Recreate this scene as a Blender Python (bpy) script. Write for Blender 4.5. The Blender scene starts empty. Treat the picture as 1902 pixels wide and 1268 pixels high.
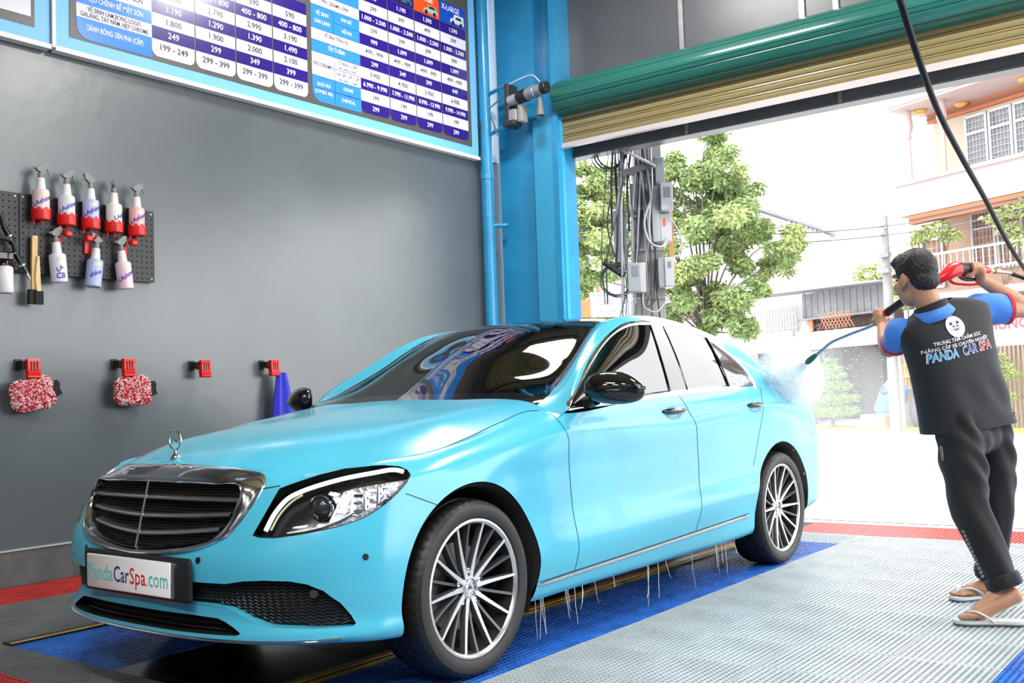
import bpy, math, random
import numpy as np
from math import sin, cos, pi, radians
from mathutils import Vector, Matrix, Euler
random.seed(7); rng = np.random.default_rng(7)
SC = bpy.context.scene
COL = SC.collection
# ---------------------------------------------------------------- camera
cam = bpy.data.cameras.new('camera'); cam.sensor_width = 36; cam.lens = 35.968; cam.clip_start = .05; cam.clip_end = 400
camo = bpy.data.objects.new('camera', cam); COL.objects.link(camo); SC.camera = camo
_r, _u, _f = [0.795855, 0.60446, -0.035249], [0.061026, -0.022157, 0.99789], [-0.602404, 0.796327, 0.054522]
M = Matrix([_r + [0], _u + [0], [-a for a in _f] + [0], [0, 0, 0, 1]]).transposed()
M.translation = (3.361911, -2.998072, 1.037995)
camo.matrix_world = M
# ---------------------------------------------------------------- sky, light, exposure
SC.view_settings.view_transform = 'Standard'; SC.view_settings.look = 'None'
SC.view_settings.gamma = 1; SC.view_settings.use_curve_mapping = False
SC.view_settings.exposure = 0.3
w = bpy.data.worlds.new('world'); SC.world = w; w.use_nodes = True
bg = w.node_tree.nodes['Background']; bg.inputs[0].default_value = (.97, .985, 1, 1); bg.inputs[1].default_value = 4.2
SUN = bpy.data.lights.new('sun', 'SUN'); SUN.energy = 2.0; SUN.angle = radians(12); SUN.color = (1, .97, .92)
suno = bpy.data.objects.new('sun', SUN); COL.objects.link(suno); suno.rotation_euler = (radians(32), radians(-18), 0)
def area(name, loc, target, size, sizey, power, color=(1, 1, 1)):
    l = bpy.data.lights.new(name, 'AREA'); l.shape = 'RECTANGLE'; l.size = size; l.size_y = sizey; l.energy = power; l.color = color
    o = bpy.data.objects.new(name, l); COL.objects.link(o); o.location = loc
    o.rotation_euler = (Vector(target) - Vector(loc)).to_track_quat('-Z', 'Y').to_euler(); return o
# unseen ceiling lamps; the pair by the door added to brighten wall and column (their housings are built with the ceiling)
LAMPS = [(2.6, -3.2), (5.0, -3.2), (-.7, 3.1), (2.6, 3.1), (2.6, -6.2), (5.0, -6.2)]
for i, (x, y) in enumerate(LAMPS):
    area('ceiling_lamp_light', (x, y, 5.28), (x, y, 0), 1.2, .3, 120, (1, .98, .95))
SC.cycles.volume_bounces = 3; SC.cycles.transparent_max_bounces = 24; SC.cycles.max_bounces = 10
# ---------------------------------------------------------------- materials
def mat(name, col, rough=.5, metal=0., var=0., scale=8., bump=0., bscale=60., coat=0., spec=.5, var2=None, dist=.002, emit=None, alpha=None, trans=0., sheen=0.):
    m = bpy.data.materials.new(name); m.use_nodes = True
    nt = m.node_tree; b = nt.nodes['Principled BSDF']
    c = tuple(col) + (1,)
    b.inputs['Base Color'].default_value = c
    b.inputs['Roughness'].default_value = rough; b.inputs['Metallic'].default_value = metal
    b.inputs['Specular IOR Level'].default_value = spec
    if coat: b.inputs['Coat Weight'].default_value = coat; b.inputs['Coat Roughness'].default_value = .03
    if sheen: b.inputs['Sheen Weight'].default_value = sheen
    if trans: b.inputs['Transmission Weight'].default_value = trans
    tc = nt.nodes.new('ShaderNodeTexCoord')
    if var or var2:
        n = nt.nodes.new('ShaderNodeTexNoise'); n.inputs['Scale'].default_value = scale; n.inputs['Detail'].default_value = 5; n.inputs['Roughness'].default_value = .6
        nt.links.new(tc.outputs['Object'], n.inputs['Vector'])
        r = nt.nodes.new('ShaderNodeValToRGB')
        r.color_ramp.elements[0].position = .32; r.color_ramp.elements[1].position = .68
        lo = var2 if var2 else tuple(max(0, x * (1 - var)) for x in col); hi = col if var2 else tuple(min(1, x * (1 + var)) for x in col)
        r.color_ramp.elements[0].color = tuple(lo) + (1,); r.color_ramp.elements[1].color = tuple(hi) + (1,)
        nt.links.new(n.outputs['Fac'], r.inputs['Fac']); nt.links.new(r.outputs['Color'], b.inputs['Base Color'])
    if bump:
        n2 = nt.nodes.new('ShaderNodeTexNoise'); n2.inputs['Scale'].default_value = bscale; n2.inputs['Detail'].default_value = 4
        nt.links.new(tc.outputs['Object'], n2.inputs['Vector'])
        bp = nt.nodes.new('ShaderNodeBump'); bp.inputs['Strength'].default_value = bump; bp.inputs['Distance'].default_value = dist
        nt.links.new(n2.outputs['Fac'], bp.inputs['Height']); nt.links.new(bp.outputs['Normal'], b.inputs['Normal'])
    if emit:
        b.inputs['Emission Color'].default_value = tuple(emit[0]) + (1,); b.inputs['Emission Strength'].default_value = emit[1]
    return m
def srgb(r, g, b):
    f = lambda c: (c / 255 / 12.92) if c / 255 <= .04045 else ((c / 255 + .055) / 1.055) ** 2.4
    return (f(r), f(g), f(b))
def outer_fresnel(nt, fr):
    # mirror only on the outer face of a thin sheet; light leaving from behind passes
    g = nt.nodes.new('ShaderNodeNewGeometry'); a = nt.nodes.new('ShaderNodeMath'); a.operation = 'SUBTRACT'; a.inputs[0].default_value = 1; b = nt.nodes.new('ShaderNodeMath'); b.operation = 'MULTIPLY'
    nt.links.new(g.outputs['Backfacing'], a.inputs[1]); nt.links.new(a.outputs[0], b.inputs[0]); nt.links.new(fr.outputs[0], b.inputs[1]); return b.outputs[0]
def glassmat(name, tint, alpha, rough=.02):
    # tinted pane: part of the light passes straight through, the rest is reflected by fresnel
    m = bpy.data.materials.new(name); m.use_nodes = True; nt = m.node_tree; nt.nodes.clear()
    out = nt.nodes.new('ShaderNodeOutputMaterial'); mix = nt.nodes.new('ShaderNodeMixShader'); tr = nt.nodes.new('ShaderNodeBsdfTransparent'); gl = nt.nodes.new('ShaderNodeBsdfGlossy')
    tr.inputs[0].default_value = tuple(tint) + (1,); gl.inputs['Roughness'].default_value = rough
    fr = nt.nodes.new('ShaderNodeFresnel'); fr.inputs['IOR'].default_value = alpha
    nt.links.new(outer_fresnel(nt, fr), mix.inputs[0]); nt.links.new(tr.outputs[0], mix.inputs[1]); nt.links.new(gl.outputs[0], mix.inputs[2]); nt.links.new(mix.outputs[0], out.inputs[0])
    return m
# ---------------------------------------------------------------- helpers
def obj(name, me, mats, parent=None, loc=(0, 0, 0)):
    o = bpy.data.objects.new(name, me); COL.objects.link(o)
    if mats is not None:
        for m in (mats if isinstance(mats, (list, tuple)) else [mats]): me.materials.append(m)
    if parent is not None: o.parent = parent
    o.location = loc
    return o
def tag(o, label=None, cat=None, group=None, kind=None):
    if label: o['label'] = label
    if cat: o['category'] = cat
    if group: o['group'] = group
    if kind: o['kind'] = kind
    return o
def thing(name, label, cat, loc=(0, 0, 0), rotz=0, group=None):
    o = bpy.data.objects.new(name, None); COL.objects.link(o); o.empty_display_size = .1
    o.location = loc; o.rotation_euler = (0, 0, rotz); return tag(o, label, cat, group)
def frame(d, up=(0, 0, 1)):
    d = np.asarray(d, float); d = d / (np.linalg.norm(d) + 1e-12); up = np.asarray(up, float)
    if abs(d @ up) > .98: up = np.array([1., 0, 0]) if abs(d[0]) < .9 else np.array([0, 1., 0])
    a = np.cross(up, d); a /= np.linalg.norm(a); return a, np.cross(d, a)
class MB:
    def __init__(s): s.v = []; s.f = []; s.mi = []; s.n = 0; s.cur = 0
    def m(s, i): s.cur = i; return s
    def add(s, V, F):
        V = np.asarray(V, float).reshape(-1, 3); n = s.n; s.v.append(V); s.n += len(V)
        for f in F: s.f.append(tuple(int(i) + n for i in f)); s.mi.append(s.cur)
        return s
    def box(s, c, size, rot=None, taper=1.):
        h = np.array(size) / 2
        V = np.array([[x, y, z] for z in (-1, 1) for y in (-1, 1) for x in (-1, 1)], float) * h
        V[4:, :2] *= taper
        if rot is not None: V = V @ np.array(Euler(rot).to_matrix()).T
        return s.add(V + np.array(c), [(0, 2, 3, 1), (4, 5, 7, 6), (0, 1, 5, 4), (2, 6, 7, 3), (0, 4, 6, 2), (1, 3, 7, 5)])
    def rbox(s, c, size, r=.01, rot=None, n=3):
        # box with rounded vertical edges along its shortest-named axis z
        hx, hy, hz = size[0] / 2 - r, size[1] / 2 - r, size[2] / 2
        pts = []
        for k, (sx, sy) in enumerate([(1, 1), (-1, 1), (-1, -1), (1, -1)]):
            for i in range(n + 1):
                a = (k + i / n) * pi / 2; pts.append((sx * hx + r * cos(a), sy * hy + r * sin(a)))
        e = min(r * .6, hz * .5); N = len(pts); V = []
        P = np.array(pts); sc = 1 - e / np.maximum(np.array([size[0], size[1]]) / 2, 1e-6)
        for z, q in ((-hz, P * sc), (-hz + e, P), (hz - e, P), (hz, P * sc)): V += [[a, b, z] for a, b in q]
        V = np.array(V)
        if rot is not None: V = V @ np.array(Euler(rot).to_matrix()).T
        F = [(k * N + i, k * N + (i + 1) % N, (k + 1) * N + (i + 1) % N, (k + 1) * N + i) for k in range(3) for i in range(N)]
        F += [tuple(range(N))[::-1], tuple(range(3 * N, 4 * N))]
        return s.add(V + np.array(c), F)
    def tube(s, path, r, n=8, closed=False, caps=True, flat=None, up=(0, 0, 1)):
        P = np.asarray(path, float); K = len(P); rr = np.broadcast_to(np.asarray(r, float), (K,))
        V = []; a = None
        for i in range(K):
            d = P[(i + 1) % K] - P[i - 1] if closed else P[min(i + 1, K - 1)] - P[max(i - 1, 0)]
            nd = np.linalg.norm(d); d = d / nd if nd > 1e-9 else np.array([0, 0, 1.])
            if a is None or flat is not None: a, b = frame(d, up)
            else:
                a = a - d * (a @ d); l = np.linalg.norm(a); a = a / l if l > 1e-6 else frame(d, up)[0]; b = np.cross(d, a)
            t = np.arange(n) * 2 * pi / n; fx, fy = flat if flat else (1, 1)
            V.append(P[i] + rr[i] * (np.outer(np.cos(t) * fx, a) + np.outer(np.sin(t) * fy, b)))
        F = []
        for i in range(K if closed else K - 1):
            j = (i + 1) % K
            for k in range(n): F.append((i * n + k, i * n + (k + 1) % n, j * n + (k + 1) % n, j * n + k))
        if caps and not closed: F += [tuple(range(n))[::-1], tuple((K - 1) * n + k for k in range(n))]
        return s.add(np.concatenate(V), F)
    def lathe(s, prof, c=(0, 0, 0), axis=(0, 0, 1), n=24, a0=0, a1=2 * pi, disp=None, up=(0, 0, 1)):
        # prof: (radius, height) along axis
        ax = np.asarray(axis, float); ax /= np.linalg.norm(ax); a, b = frame(ax, up); full = abs(a1 - a0 - 2 * pi) < 1e-6
        N = n if full else n + 1; V = []
        for i in range(N):
            t = a0 + (a1 - a0) * i / n; e = cos(t) * a + sin(t) * b
            for j, (rad, h) in enumerate(prof):
                k = disp(i, j) if disp else 0
                V.append(np.array(c) + e * (rad + k) + ax * h)
        K = len(prof); F = []
        for i in range(n):
            i2 = (i + 1) % N
            for j in range(K - 1): F.append((i * K + j, i2 * K + j, i2 * K + j + 1, i * K + j + 1))
        return s.add(V, F)
    def prism(s, poly, o=(0, 0, 0), ex=(1, 0, 0), ey=(0, 1, 0), ez=(0, 0, 1), h=.01, base=0.):
        # 2-D outline extruded by h along ez
        P = np.asarray(poly, float); N = len(P); ex, ey, ez, o = (np.asarray(k, float) for k in (ex, ey, ez, o))
        A = o + np.outer(P[:, 0], ex) + np.outer(P[:, 1], ey) + ez * base
        V = np.concatenate([A, A + ez * h])
        area2 = sum(P[i][0] * P[(i + 1) % N][1] - P[(i + 1) % N][0] * P[i][1] for i in range(N))
        flip = (area2 < 0) != (np.dot(np.cross(ex, ey), ez) * h < 0)
        F = [tuple(range(N))[::-1], tuple(range(N, 2 * N))] + [(i, (i + 1) % N, N + (i + 1) % N, N + i) for i in range(N)]
        if flip: F = [f[::-1] for f in F]
        return s.add(V, F)
    def ell(s, c, r, nu=16, nv=10, rot=None, fn=None):
        V = []; F = []
        for j in range(nv + 1):
            p = -pi / 2 + pi * j / nv
            for i in range(nu):
                t = 2 * pi * i / nu; V.append([cos(p) * cos(t), cos(p) * sin(t), sin(p)])
        V = np.array(V)
        if fn: V = fn(V)
        V = V * np.array(r)
        if rot is not None: V = V @ np.array(Euler(rot).to_matrix()).T
        for j in range(nv):
            for i in range(nu): F.append((j * nu + i, j * nu + (i + 1) % nu, (j + 1) * nu + (i + 1) % nu, (j + 1) * nu + i))
        return s.add(V + np.array(c), F)
    def grid(s, A, flip=False, closed=False):
        A = np.asarray(A, float); nu, nv = A.shape[:2]; F = []
        for i in range(nu if closed else nu - 1):
            for j in range(nv - 1):
                k = (i + 1) % nu; q = (i * nv + j, k * nv + j, k * nv + j + 1, i * nv + j + 1); F.append(q[::-1] if flip else q)
        return s.add(A.reshape(-1, 3), F)
    def mesh(s, name, smooth=None):
        me = bpy.data.meshes.new(name)
        V = np.concatenate(s.v) if s.v else np.zeros((0, 3))
        me.from_pydata(V.tolist(), [], s.f)
        if len(set(s.mi)) > 1: me.polygons.foreach_set('material_index', s.mi)
        if smooth is not None:
            me.polygons.foreach_set('use_smooth', [True] * len(me.polygons))
            if smooth < 180: me.set_sharp_from_angle(angle=radians(smooth))
        me.update(); return me
    def build(s, name, mats, parent=None, smooth=None, loc=(0, 0, 0)):
        return obj(name, s.mesh(name, smooth), mats, parent, loc)
def struct(o): o['kind'] = 'structure'; return o
def stuff(o): o['kind'] = 'stuff'; return o
def dup(root, loc=None, rot=None, label=None, group=None):
    r = root.copy(); COL.objects.link(r)
    if loc is not None: r.location = loc
    if rot is not None: r.rotation_euler = rot
    if label: r['label'] = label
    if group: r['group'] = group
    for ch in list(root.children):
        c = ch.copy(); COL.objects.link(c); c.parent = r
        for g in list(ch.children):
            d = g.copy(); COL.objects.link(d); d.parent = c
    return r
_tc = {}
def text_tris(txt, size=1., bold=0., align='CENTER', shear=0., space=1.):
    """flat lettering: vertices (n,2) and faces"""
    key = (txt, bold, align, shear, space)
    if key not in _tc:
        cu = bpy.data.curves.new('t', 'FONT'); cu.body = txt; cu.align_x = align; cu.align_y = 'CENTER'; cu.resolution_u = 2
        cu.offset = bold; cu.shear = shear; cu.space_character = space
        o = bpy.data.objects.new('t', cu); COL.objects.link(o)
        dg = bpy.context.evaluated_depsgraph_get(); me = bpy.data.meshes.new_from_object(o.evaluated_get(dg))
        V = np.array([v.co[:2] for v in me.vertices]).reshape(-1, 2); F = [tuple(p.vertices) for p in me.polygons]
        bpy.data.objects.remove(o); bpy.data.curves.remove(cu); bpy.data.meshes.remove(me)
        _tc[key] = (V, F)
    V, F = _tc[key]; return V * size, F
def put_text(mb, txt, o, ex, ey, size, sx=1., bold=0.008, align='CENTER', shear=0., space=1., fit=None):
    V, F = text_tris(txt, size, bold, align, shear, space)
    if not len(V): return
    V = V * [sx, 1]
    if fit:
        wd = V[:, 0].max() - V[:, 0].min()
        if wd > 1e-6: V = V * [fit / wd, 1]
    mb.add(np.asarray(o, float) + np.outer(V[:, 0], ex) + np.outer(V[:, 1], ey), F)
def cr(P, n, closed=False):
    P = np.asarray(P, float)
    if closed:
        K0 = len(P); P = np.concatenate([P[-2:], P, P[:3]])
    K = len(P)
    d = np.maximum(np.linalg.norm(np.diff(P, axis=0), axis=1), 1e-6) ** .7
    T = np.empty_like(P); m = (np.diff(P, axis=0).T / d).T
    T[1:-1] = ((m[:-1].T * d[1:] + m[1:].T * d[:-1]) / (d[1:] + d[:-1])).T
    T[0] = m[0]; T[-1] = m[-1]
    u = np.linspace(2, 2 + K0, n, endpoint=False) if closed else np.linspace(0, K - 1, n)
    i = np.clip(u.astype(int), 0, K - 2); t = (u - i)[:, None]; h = d[i][:, None]; t2, t3 = t * t, t * t * t
    return (2 * t3 - 3 * t2 + 1) * P[i] + (t3 - 2 * t2 + t) * h * T[i] + (-2 * t3 + 3 * t2) * P[i + 1] + (t3 - t2) * h * T[i + 1]
# shared materials
M_paint = mat('car_paint_wrap', (.078, .48, .67), .19, coat=.22, spec=.5)
M_blk = mat('black_gloss', (.006, .006, .007), .06, coat=.5)
M_blkp = mat('black_plastic', (.012, .012, .013), .45)
M_dark = mat('dark_void', (.004, .004, .005), .8)
M_chr = mat('chrome', (.82, .82, .84), .07, 1.)
M_sil = mat('satin_silver', (.62, .62, .64), .22, 1.)
M_alu = mat('machined_aluminium', (.80, .80, .83), .25, .85)
M_rub = mat('tyre_rubber', (.010, .0095, .0095), .5, var=.25, scale=30, bump=.2, bscale=120)
M_rimd = mat('rim_dark_grey', (.10, .10, .105), .3, .5)
M_glass = glassmat('tinted_glass', (.06, .07, .06), 2.3)
M_wglass = glassmat('windscreen_glass', (.10, .105, .085), 2.3)
M_clear = glassmat('lamp_lens', (.93, .95, .97), 1.42)
M_white = mat('white_plastic', (.85, .85, .87), .25)
M_roof = mat('roof_black', (.010, .010, .012), .07, coat=.5)
# ================================================================= the wash bay (x to the right of the wall, y to the street, z up)
WX = -2.88
M_wall = mat('wall_plaster', (.105, .125, .136), .29, var2=(.084, .101, .112), spec=.95, scale=1.3, bump=.25, bscale=7, dist=.006)
M_dado = mat('wall_dado', (.10, .105, .11), .6, var=.3, scale=5, bump=.2, bscale=30)
M_blue = mat('steel_blue_paint', (.026, .29, .55), .3, var=.12, scale=2.5, coat=.2)
M_gtile = mat('tile_grey', (.40, .455, .48), .42, var=.14, scale=3)
M_gtile2 = mat('tile_dark_grey', (.13, .14, .145), .45, var=.2, scale=4)
M_btile = mat('tile_blue', (.030, .155, .58), .22, var=.3, scale=6)
M_rtile = mat('tile_red', (.48, .035, .03), .3, var=.25, scale=5)
M_base = mat('floor_concrete', (.05, .055, .065), .35, var=.4, scale=3)
M_steel = mat('black_steel_plate', (.012, .012, .013), .16, var=.5, scale=4, bump=.15, bscale=9)
M_yel = mat('yellow_paint', (.55, .33, .02), .4, var=.3, scale=12)
M_whitep = mat('white_paint', (.78, .78, .79), .45)
M_dkpan = mat('dark_panel', (.105, .112, .125), .33, var=.12, scale=1.5)
M_galv = mat('galvanised_steel', (.42, .43, .45), .35, .8, var=.15, scale=9)
# ---- floor
mb = MB(); mb.box((1.6, -1.4, -.13), (9.6, 13.0, .20)); floor = struct(mb.build('floor', M_base))
def tile_mesh(sx, sy, name, pitch=.0242):
    mb = MB(); nx = round(sx / pitch); ny = round(sy / pitch); wx, wy = sx / nx, sy / ny; g = .0015
    for i in range(nx + 1):
        x = -sx / 2 + i * wx; w_ = .0105 if 0 < i < nx else .006; x = min(max(x, -sx / 2 + g + w_ / 2), sx / 2 - g - w_ / 2)
        A = [(x - w_ / 2, -sy / 2 + g), (x + w_ / 2, -sy / 2 + g), (x + w_ / 2, sy / 2 - g), (x - w_ / 2, sy / 2 - g)]
        mb.add([(a, b, -.014) for a, b in A] + [(a, b, 0) for a, b in A], [(4, 5, 6, 7), (0, 4, 7, 3), (1, 2, 6, 5), (0, 1, 5, 4), (2, 3, 7, 6)])
    for j in range(ny + 1):
        y = -sy / 2 + j * wy; w_ = .0085; y = min(max(y, -sy / 2 + g + w_ / 2), sy / 2 - g - w_ / 2); t = -.002
        A = [(-sx / 2 + g, y - w_ / 2), (sx / 2 - g, y - w_ / 2), (sx / 2 - g, y + w_ / 2), (-sx / 2 + g, y + w_ / 2)]
        mb.add([(a, b, -.014) for a, b in A] + [(a, b, t) for a, b in A], [(4, 5, 6, 7), (0, 1, 5, 4), (2, 3, 7, 6)])
    return mb
def lay(name, x0, x1, y0, y1, nx, ny, m, pitch=.0242):
    sx, sy = (x1 - x0) / nx, (y1 - y0) / ny; me = tile_mesh(sx, sy, name, pitch).mesh('floor_tile'); me.materials.append(m)
    for i in range(nx):
        for j in range(ny):
            o = obj('floor_tile', me, None, floor, (x0 + sx * (i + .5), y0 + sy * (j + .5), rng.uniform(-.0012, .0004)))
            o.rotation_euler = (rng.uniform(-.002, .002), rng.uniform(-.002, .002), rng.uniform(-.002, .002))
lay('grey', .93, 2.48, -1.30, 4.15, 4, 14, M_gtile)
lay('blue_right', 2.48, 3.26, -1.30, 4.15, 2, 14, M_btile)
lay('blue_mid', .405, .93, -1.30, 3.72, 1, 13, M_btile, .030)
lay('grey_mid', .405, .93, 3.72, 4.15, 1, 1, M_gtile, .030)
lay('red_front', .405, 3.26, 4.15, 4.72, 7, 1, M_rtile)
lay('red_wall', -2.86, -2.33, -2.2, 2.6, 1, 12, M_rtile, .04)
lay('grey_left', -2.33, -1.37, -1.30, 2.9, 2, 11, M_gtile2)
lay('blue_left', -1.29, -.50, -.66, 1.0, 2, 4, M_btile, .030)
lay('grey_near', -1.37, .405, -.92, -.66, 4, 1, M_gtile2, .03)
lay('red_near', -1.37, .405, -1.40, -.92, 4, 1, M_rtile, .04)
lay('red_under', -.50, .30, 1.75, 4.15, 2, 6, M_rtile, .03)
lay('red_under_left', -1.29, -.5, 1.0, 4.15, 2, 8, M_gtile2, .03)
# lift: black plate between two rails
mb = MB(); mb.box((-.10, .545, -.012), (.80, 2.41, .02)); mb.build('lift_plate', M_steel, floor)
for x, l_ in ((.352, 4.1), (-1.33, 5.0)):
    mb = MB(); mb.box((x, -.66 + l_ / 2, -.006), (.085, l_, .03)); o = mb.build('lift_rail', M_steel if x < 0 else mat('rail_worn_yellow', (.42, .27, .03), .35, var2=(.03, .025, .02), scale=7), floor)
    mb = MB(); mb.box((x + (.032 if x < 0 else 0), -.66 + l_ / 2, .0105), (.016 if x < 0 else .03, l_, .003)); mb.build('yellow_edge', M_yel, o)
# ---- walls and ceiling
mb = MB(); mb.box((WX - .1, -1.5, 2.9), (.2, 13.4, 6.0)); wl = struct(mb.build('wall_left', M_wall))
mb = MB(); mb.box((WX + .006, -1.6, .106), (.014, 13.0, .212)); struct(mb.build('baseboard_left', M_dado))
mb = MB(); mb.box((WX + .009, -1.6, .217), (.022, 13.0, .010)); struct(mb.build('trim_1', mat('pale_edge', (.45, .47, .48), .6)))
mb = MB(); mb.box((WX + .012, 5.05, 4.6), (.012, .13, 2.4)); struct(mb.build('trim_2', M_whitep))
mb = MB(); mb.box((6.3, -3.6, 2.9), (.2, 9.0, 6.0)); struct(mb.build('wall_light_block', M_wall))  # unseen wall added to cut sky light from the right, part left open
mb = MB(); mb.box((1.6, -8.1, 2.9), (9.2, .2, 6.0)); struct(mb.build('wall_back', M_wall))
mb = MB(); mb.box((1.6, -1.4, 5.95), (9.6, 13.4, .1)); ceil = struct(mb.build('ceiling', mat('ceiling_sheet', (.52, .43, .22), .5, var=.25, scale=1.2)))
mb = MB()
for k in range(30): mb.box((-2.7 + k * .31, -1.4, 5.88), (.10, 13.2, .045))
mb.build('ceiling_rib', mat('ceiling_sheet_rib', (.40, .32, .16), .5), ceil)
for k in range(5):
    mb = MB(); mb.box((1.6, -6.6 + k * 2.6, 5.72), (9.4, .12, .26)); mb.build('purlin', M_galv, ceil)
M_lampon = mat('lamp_diffuser', (.9, .9, .9), .4, emit=((1, .98, .95), 9))
for i, (x, y) in enumerate(LAMPS):
    t = thing('ceiling_lamp', 'long white ceiling lamp, out of view, placed to light the wash bay', 'lamp', (x, y, 5.30), 0, 'ceiling lamps of the bay')
    mb = MB(); mb.box((0, 0, .05), (1.3, .36, .07)); mb.build('housing', M_whitep, t)
    mb = MB(); mb.box((0, 0, .010), (1.2, .28, .012)); mb.build('diffuser', M_lampon, t)
    mb = MB()
    for s_ in (-.5, .5): mb.tube([(s_, 0, .08), (s_, 0, .60)], .008, 6)
    mb.build('rod', M_galv, t)
# ---- street side: column, shutter, dark panels
t = thing('steel_column', 'bright blue steel column with door guide at the wall end of the doorway', 'column', (-2.4, 5.1, 0))
mb = MB(); mb.box((-.14, .05, 2.95), (.46, .28, 5.9)); mb.build('column_box', M_blue, t)
mb = MB(); mb.box((.20, .10, 2.95), (.24, .06, 5.9)); mb.build('column_web', M_blue, t)
mb = MB(); mb.box((.345, .0, 2.95), (.055, .30, 5.9)); mb.build('column_flange', M_blue, t)
mb = MB(); mb.box((.215, -.075, 1.85), (.26, .13, 3.70)); mb.box((.36, -.075, 1.85), (.05, .05, 3.70)); mb.build('door_guide', mat('guide_blue_lit', (.05, .38, .64), .3), t)  # same paint as the column, made lighter: light on the guide put into its colour
t = thing('drain_pipe', 'blue painted drain pipe running up the wall beside the column', 'pipe', (-2.79, 4.82, 0))
mb = MB(); mb.tube([(0, 0, 0), (0, 0, 5.9)], .062, 20); mb.build('pipe', M_blue, t, 40)
for z in (3.22, 1.2):
    mb = MB(); mb.lathe([(.062, -.05), (.068, -.045), (.068, .045), (.062, .05)], (0, 0, z), n=20); mb.build('collar', M_blue, t, 40)
mb = MB(); mb.tube([(.05, .02, 2.72), (.16, .10, 2.72)], .022, 10); mb.build('pipe_stub', M_blue, t, 40)
XE = 6.2
t = thing('roller_shutter', 'rolled up shutter with teal roll and gold slats over the doorway', 'shutter', (-2.03, 5.0, 0))
M_teal = mat('shutter_teal', (.022, .135, .110), .2, coat=.3); M_gold = mat('shutter_gold', (.24, .19, .085), .25, coat=.3)
def slat_profile(h):
    return [(-.004, 0), (.006, .003), (.010, .012), (.012, h * .4), (.010, h * .62), (.004, h * .68), (.004, h * .72), (.010, h * .78), (.008, h - .004), (-.004, h)]
L_ = XE + 2.03
def slat(o, c, ang, h, m):
    e = np.array([0, sin(ang), cos(ang)]); nrm = np.array([0, -cos(ang), sin(ang)]); pr = slat_profile(h); F = []
    V = [np.array(c) + e * b + nrm * a + np.array([x, 0, 0]) for x in (0.012, L_) for a, b in pr] + [np.array(c) + e * b - nrm * .004 + np.array([x, 0, 0]) for x in (.012, L_) for b in (0, h)]
    k = len(pr); F = [(i, i + 1, k + i + 1, k + i) for i in range(k - 1)]; F += [(2 * k, 2 * k + 2, 2 * k + 3, 2 * k + 1)]
    mb = MB(); mb.add(V, [f[::-1] for f in F]); mb.build('shutter_slat', m, t, 25)
nsl = 8; Rr = .155
for k in range(nsl):   # the roll: slats lie round the drum
    a = 2 * pi * k / nsl + .25; h = 2 * Rr * math.tan(pi / nsl)
    nr_ = np.array([0, -cos(a), sin(a)]); e = np.array([0, sin(a), cos(a)]); c = np.array([0, .02, 3.862]) + nr_ * Rr - e * h / 2
    slat(t, c, a, h, M_teal)
for k in range(4): slat(t, (0, .035, 3.435 + .0735 * k), 0, .0735, M_gold)
mb = MB(); mb.box((L_ / 2, .03, 3.412), (L_ - .03, .045, .046)); mb.box((L_ / 2, .012, 3.392), (L_ - .03, .05, .012)); mb.build('bottom_rail', mat('rail_pale', (.62, .56, .55), .35, .3), t)
mb = MB(); mb.lathe([(.02, -.0), (.14, 0), (.14, .01), (.02, .01)], (.002, .02, 3.862), (1, 0, 0), 28); mb.build('end_disc', M_galv, t, 40)
t = thing('shutter_motor', 'grey shutter motor with hanging brake cone on blue bracket arms', 'motor', (-2.40, 4.80, 3.86))
mb = MB(); mb.rbox((-.06, .02, -.02), (.05, .16, .42), .01); mb.rbox((-.04, .0, -.20), (.14, .14, .05), .01); mb.build('motor_plate', mat('motor_dark', (.06, .06, .065), .4, .5), t, 40)
ax_ = np.array([.95, -.10, .06]); ax_ /= np.linalg.norm(ax_)
mb = MB(); mb.lathe([(0, -.02), (.05, -.02), (.052, .10), (0, .10)], (-.02, -.03, .02), ax_, 20); mb.build('gear_case', mat('motor_pale', (.42, .43, .45), .4), t, 40)
mb = MB(); mb.lathe([(0, .10), (.062, .10), (.064, .20), (.06, .21), (0, .21)], (-.02, -.03, .02), ax_, 20); mb.build('motor_body', M_blkp, t, 40)
mb = MB(); mb.lathe([(0, .21), (.058, .21), (.058, .29), (.061, .292), (.061, .31), (.055, .315), (.055, .40), (0, .40)], (-.02, -.03, .02), ax_, 20); mb.build('motor_shell', mat('motor_shell_grey', (.30, .31, .34), .35, .3), t, 40)
mb = MB(); mb.lathe([(0, .40), (.056, .40), (.056, .455), (.05, .462), (0, .462)], (-.02, -.03, .02), ax_, 20); mb.build('end_cap', M_blkp, t, 40)
mb = MB(); mb.lathe([(.045, -.23), (.043, -.22), (.018, -.06), (.014, -.03), (0, -.03)], (.335, -.06, .03), n=16); mb.build('brake_cone', mat('cone_grey', (.16, .16, .17), .5), t, 40)
mb = MB(); mb.rbox((.085, .0, -.12), (.05, .10, .17), .01); mb.rbox((.0, -.02, -.13), (.10, .08, .12), .02); mb.build('chain_box', mat('chain_box_grey', (.35, .34, .33), .5), t, 40)
mb = MB(); mb.tube(cr(np.array([(-.10, -.02, .17), (.10, -.05, .20), (.26, -.05, .20), (.34, -.06, .12)]), 14), .006, 6); mb.build('motor_cable', M_whitep, t, 60)
for z0, z1 in ((.16, .21), (-.24, -.18)):
    mb = MB(); mb.tube([(-.324, .02, z0), (-.06, .02, z1)], .022, 4, flat=(1, 1)); mb.build('bracket_arm', M_blue, t)
for c0, c1 in (((-.322, .02, .02), (-.10, .02, .13)), ((-.322, .02, -.04), (-.22, .0, -.28))):
    mb = MB(); mb.tube([c0, c1], .008, 6); mb.build('stay_rod', M_galv, t)
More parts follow.
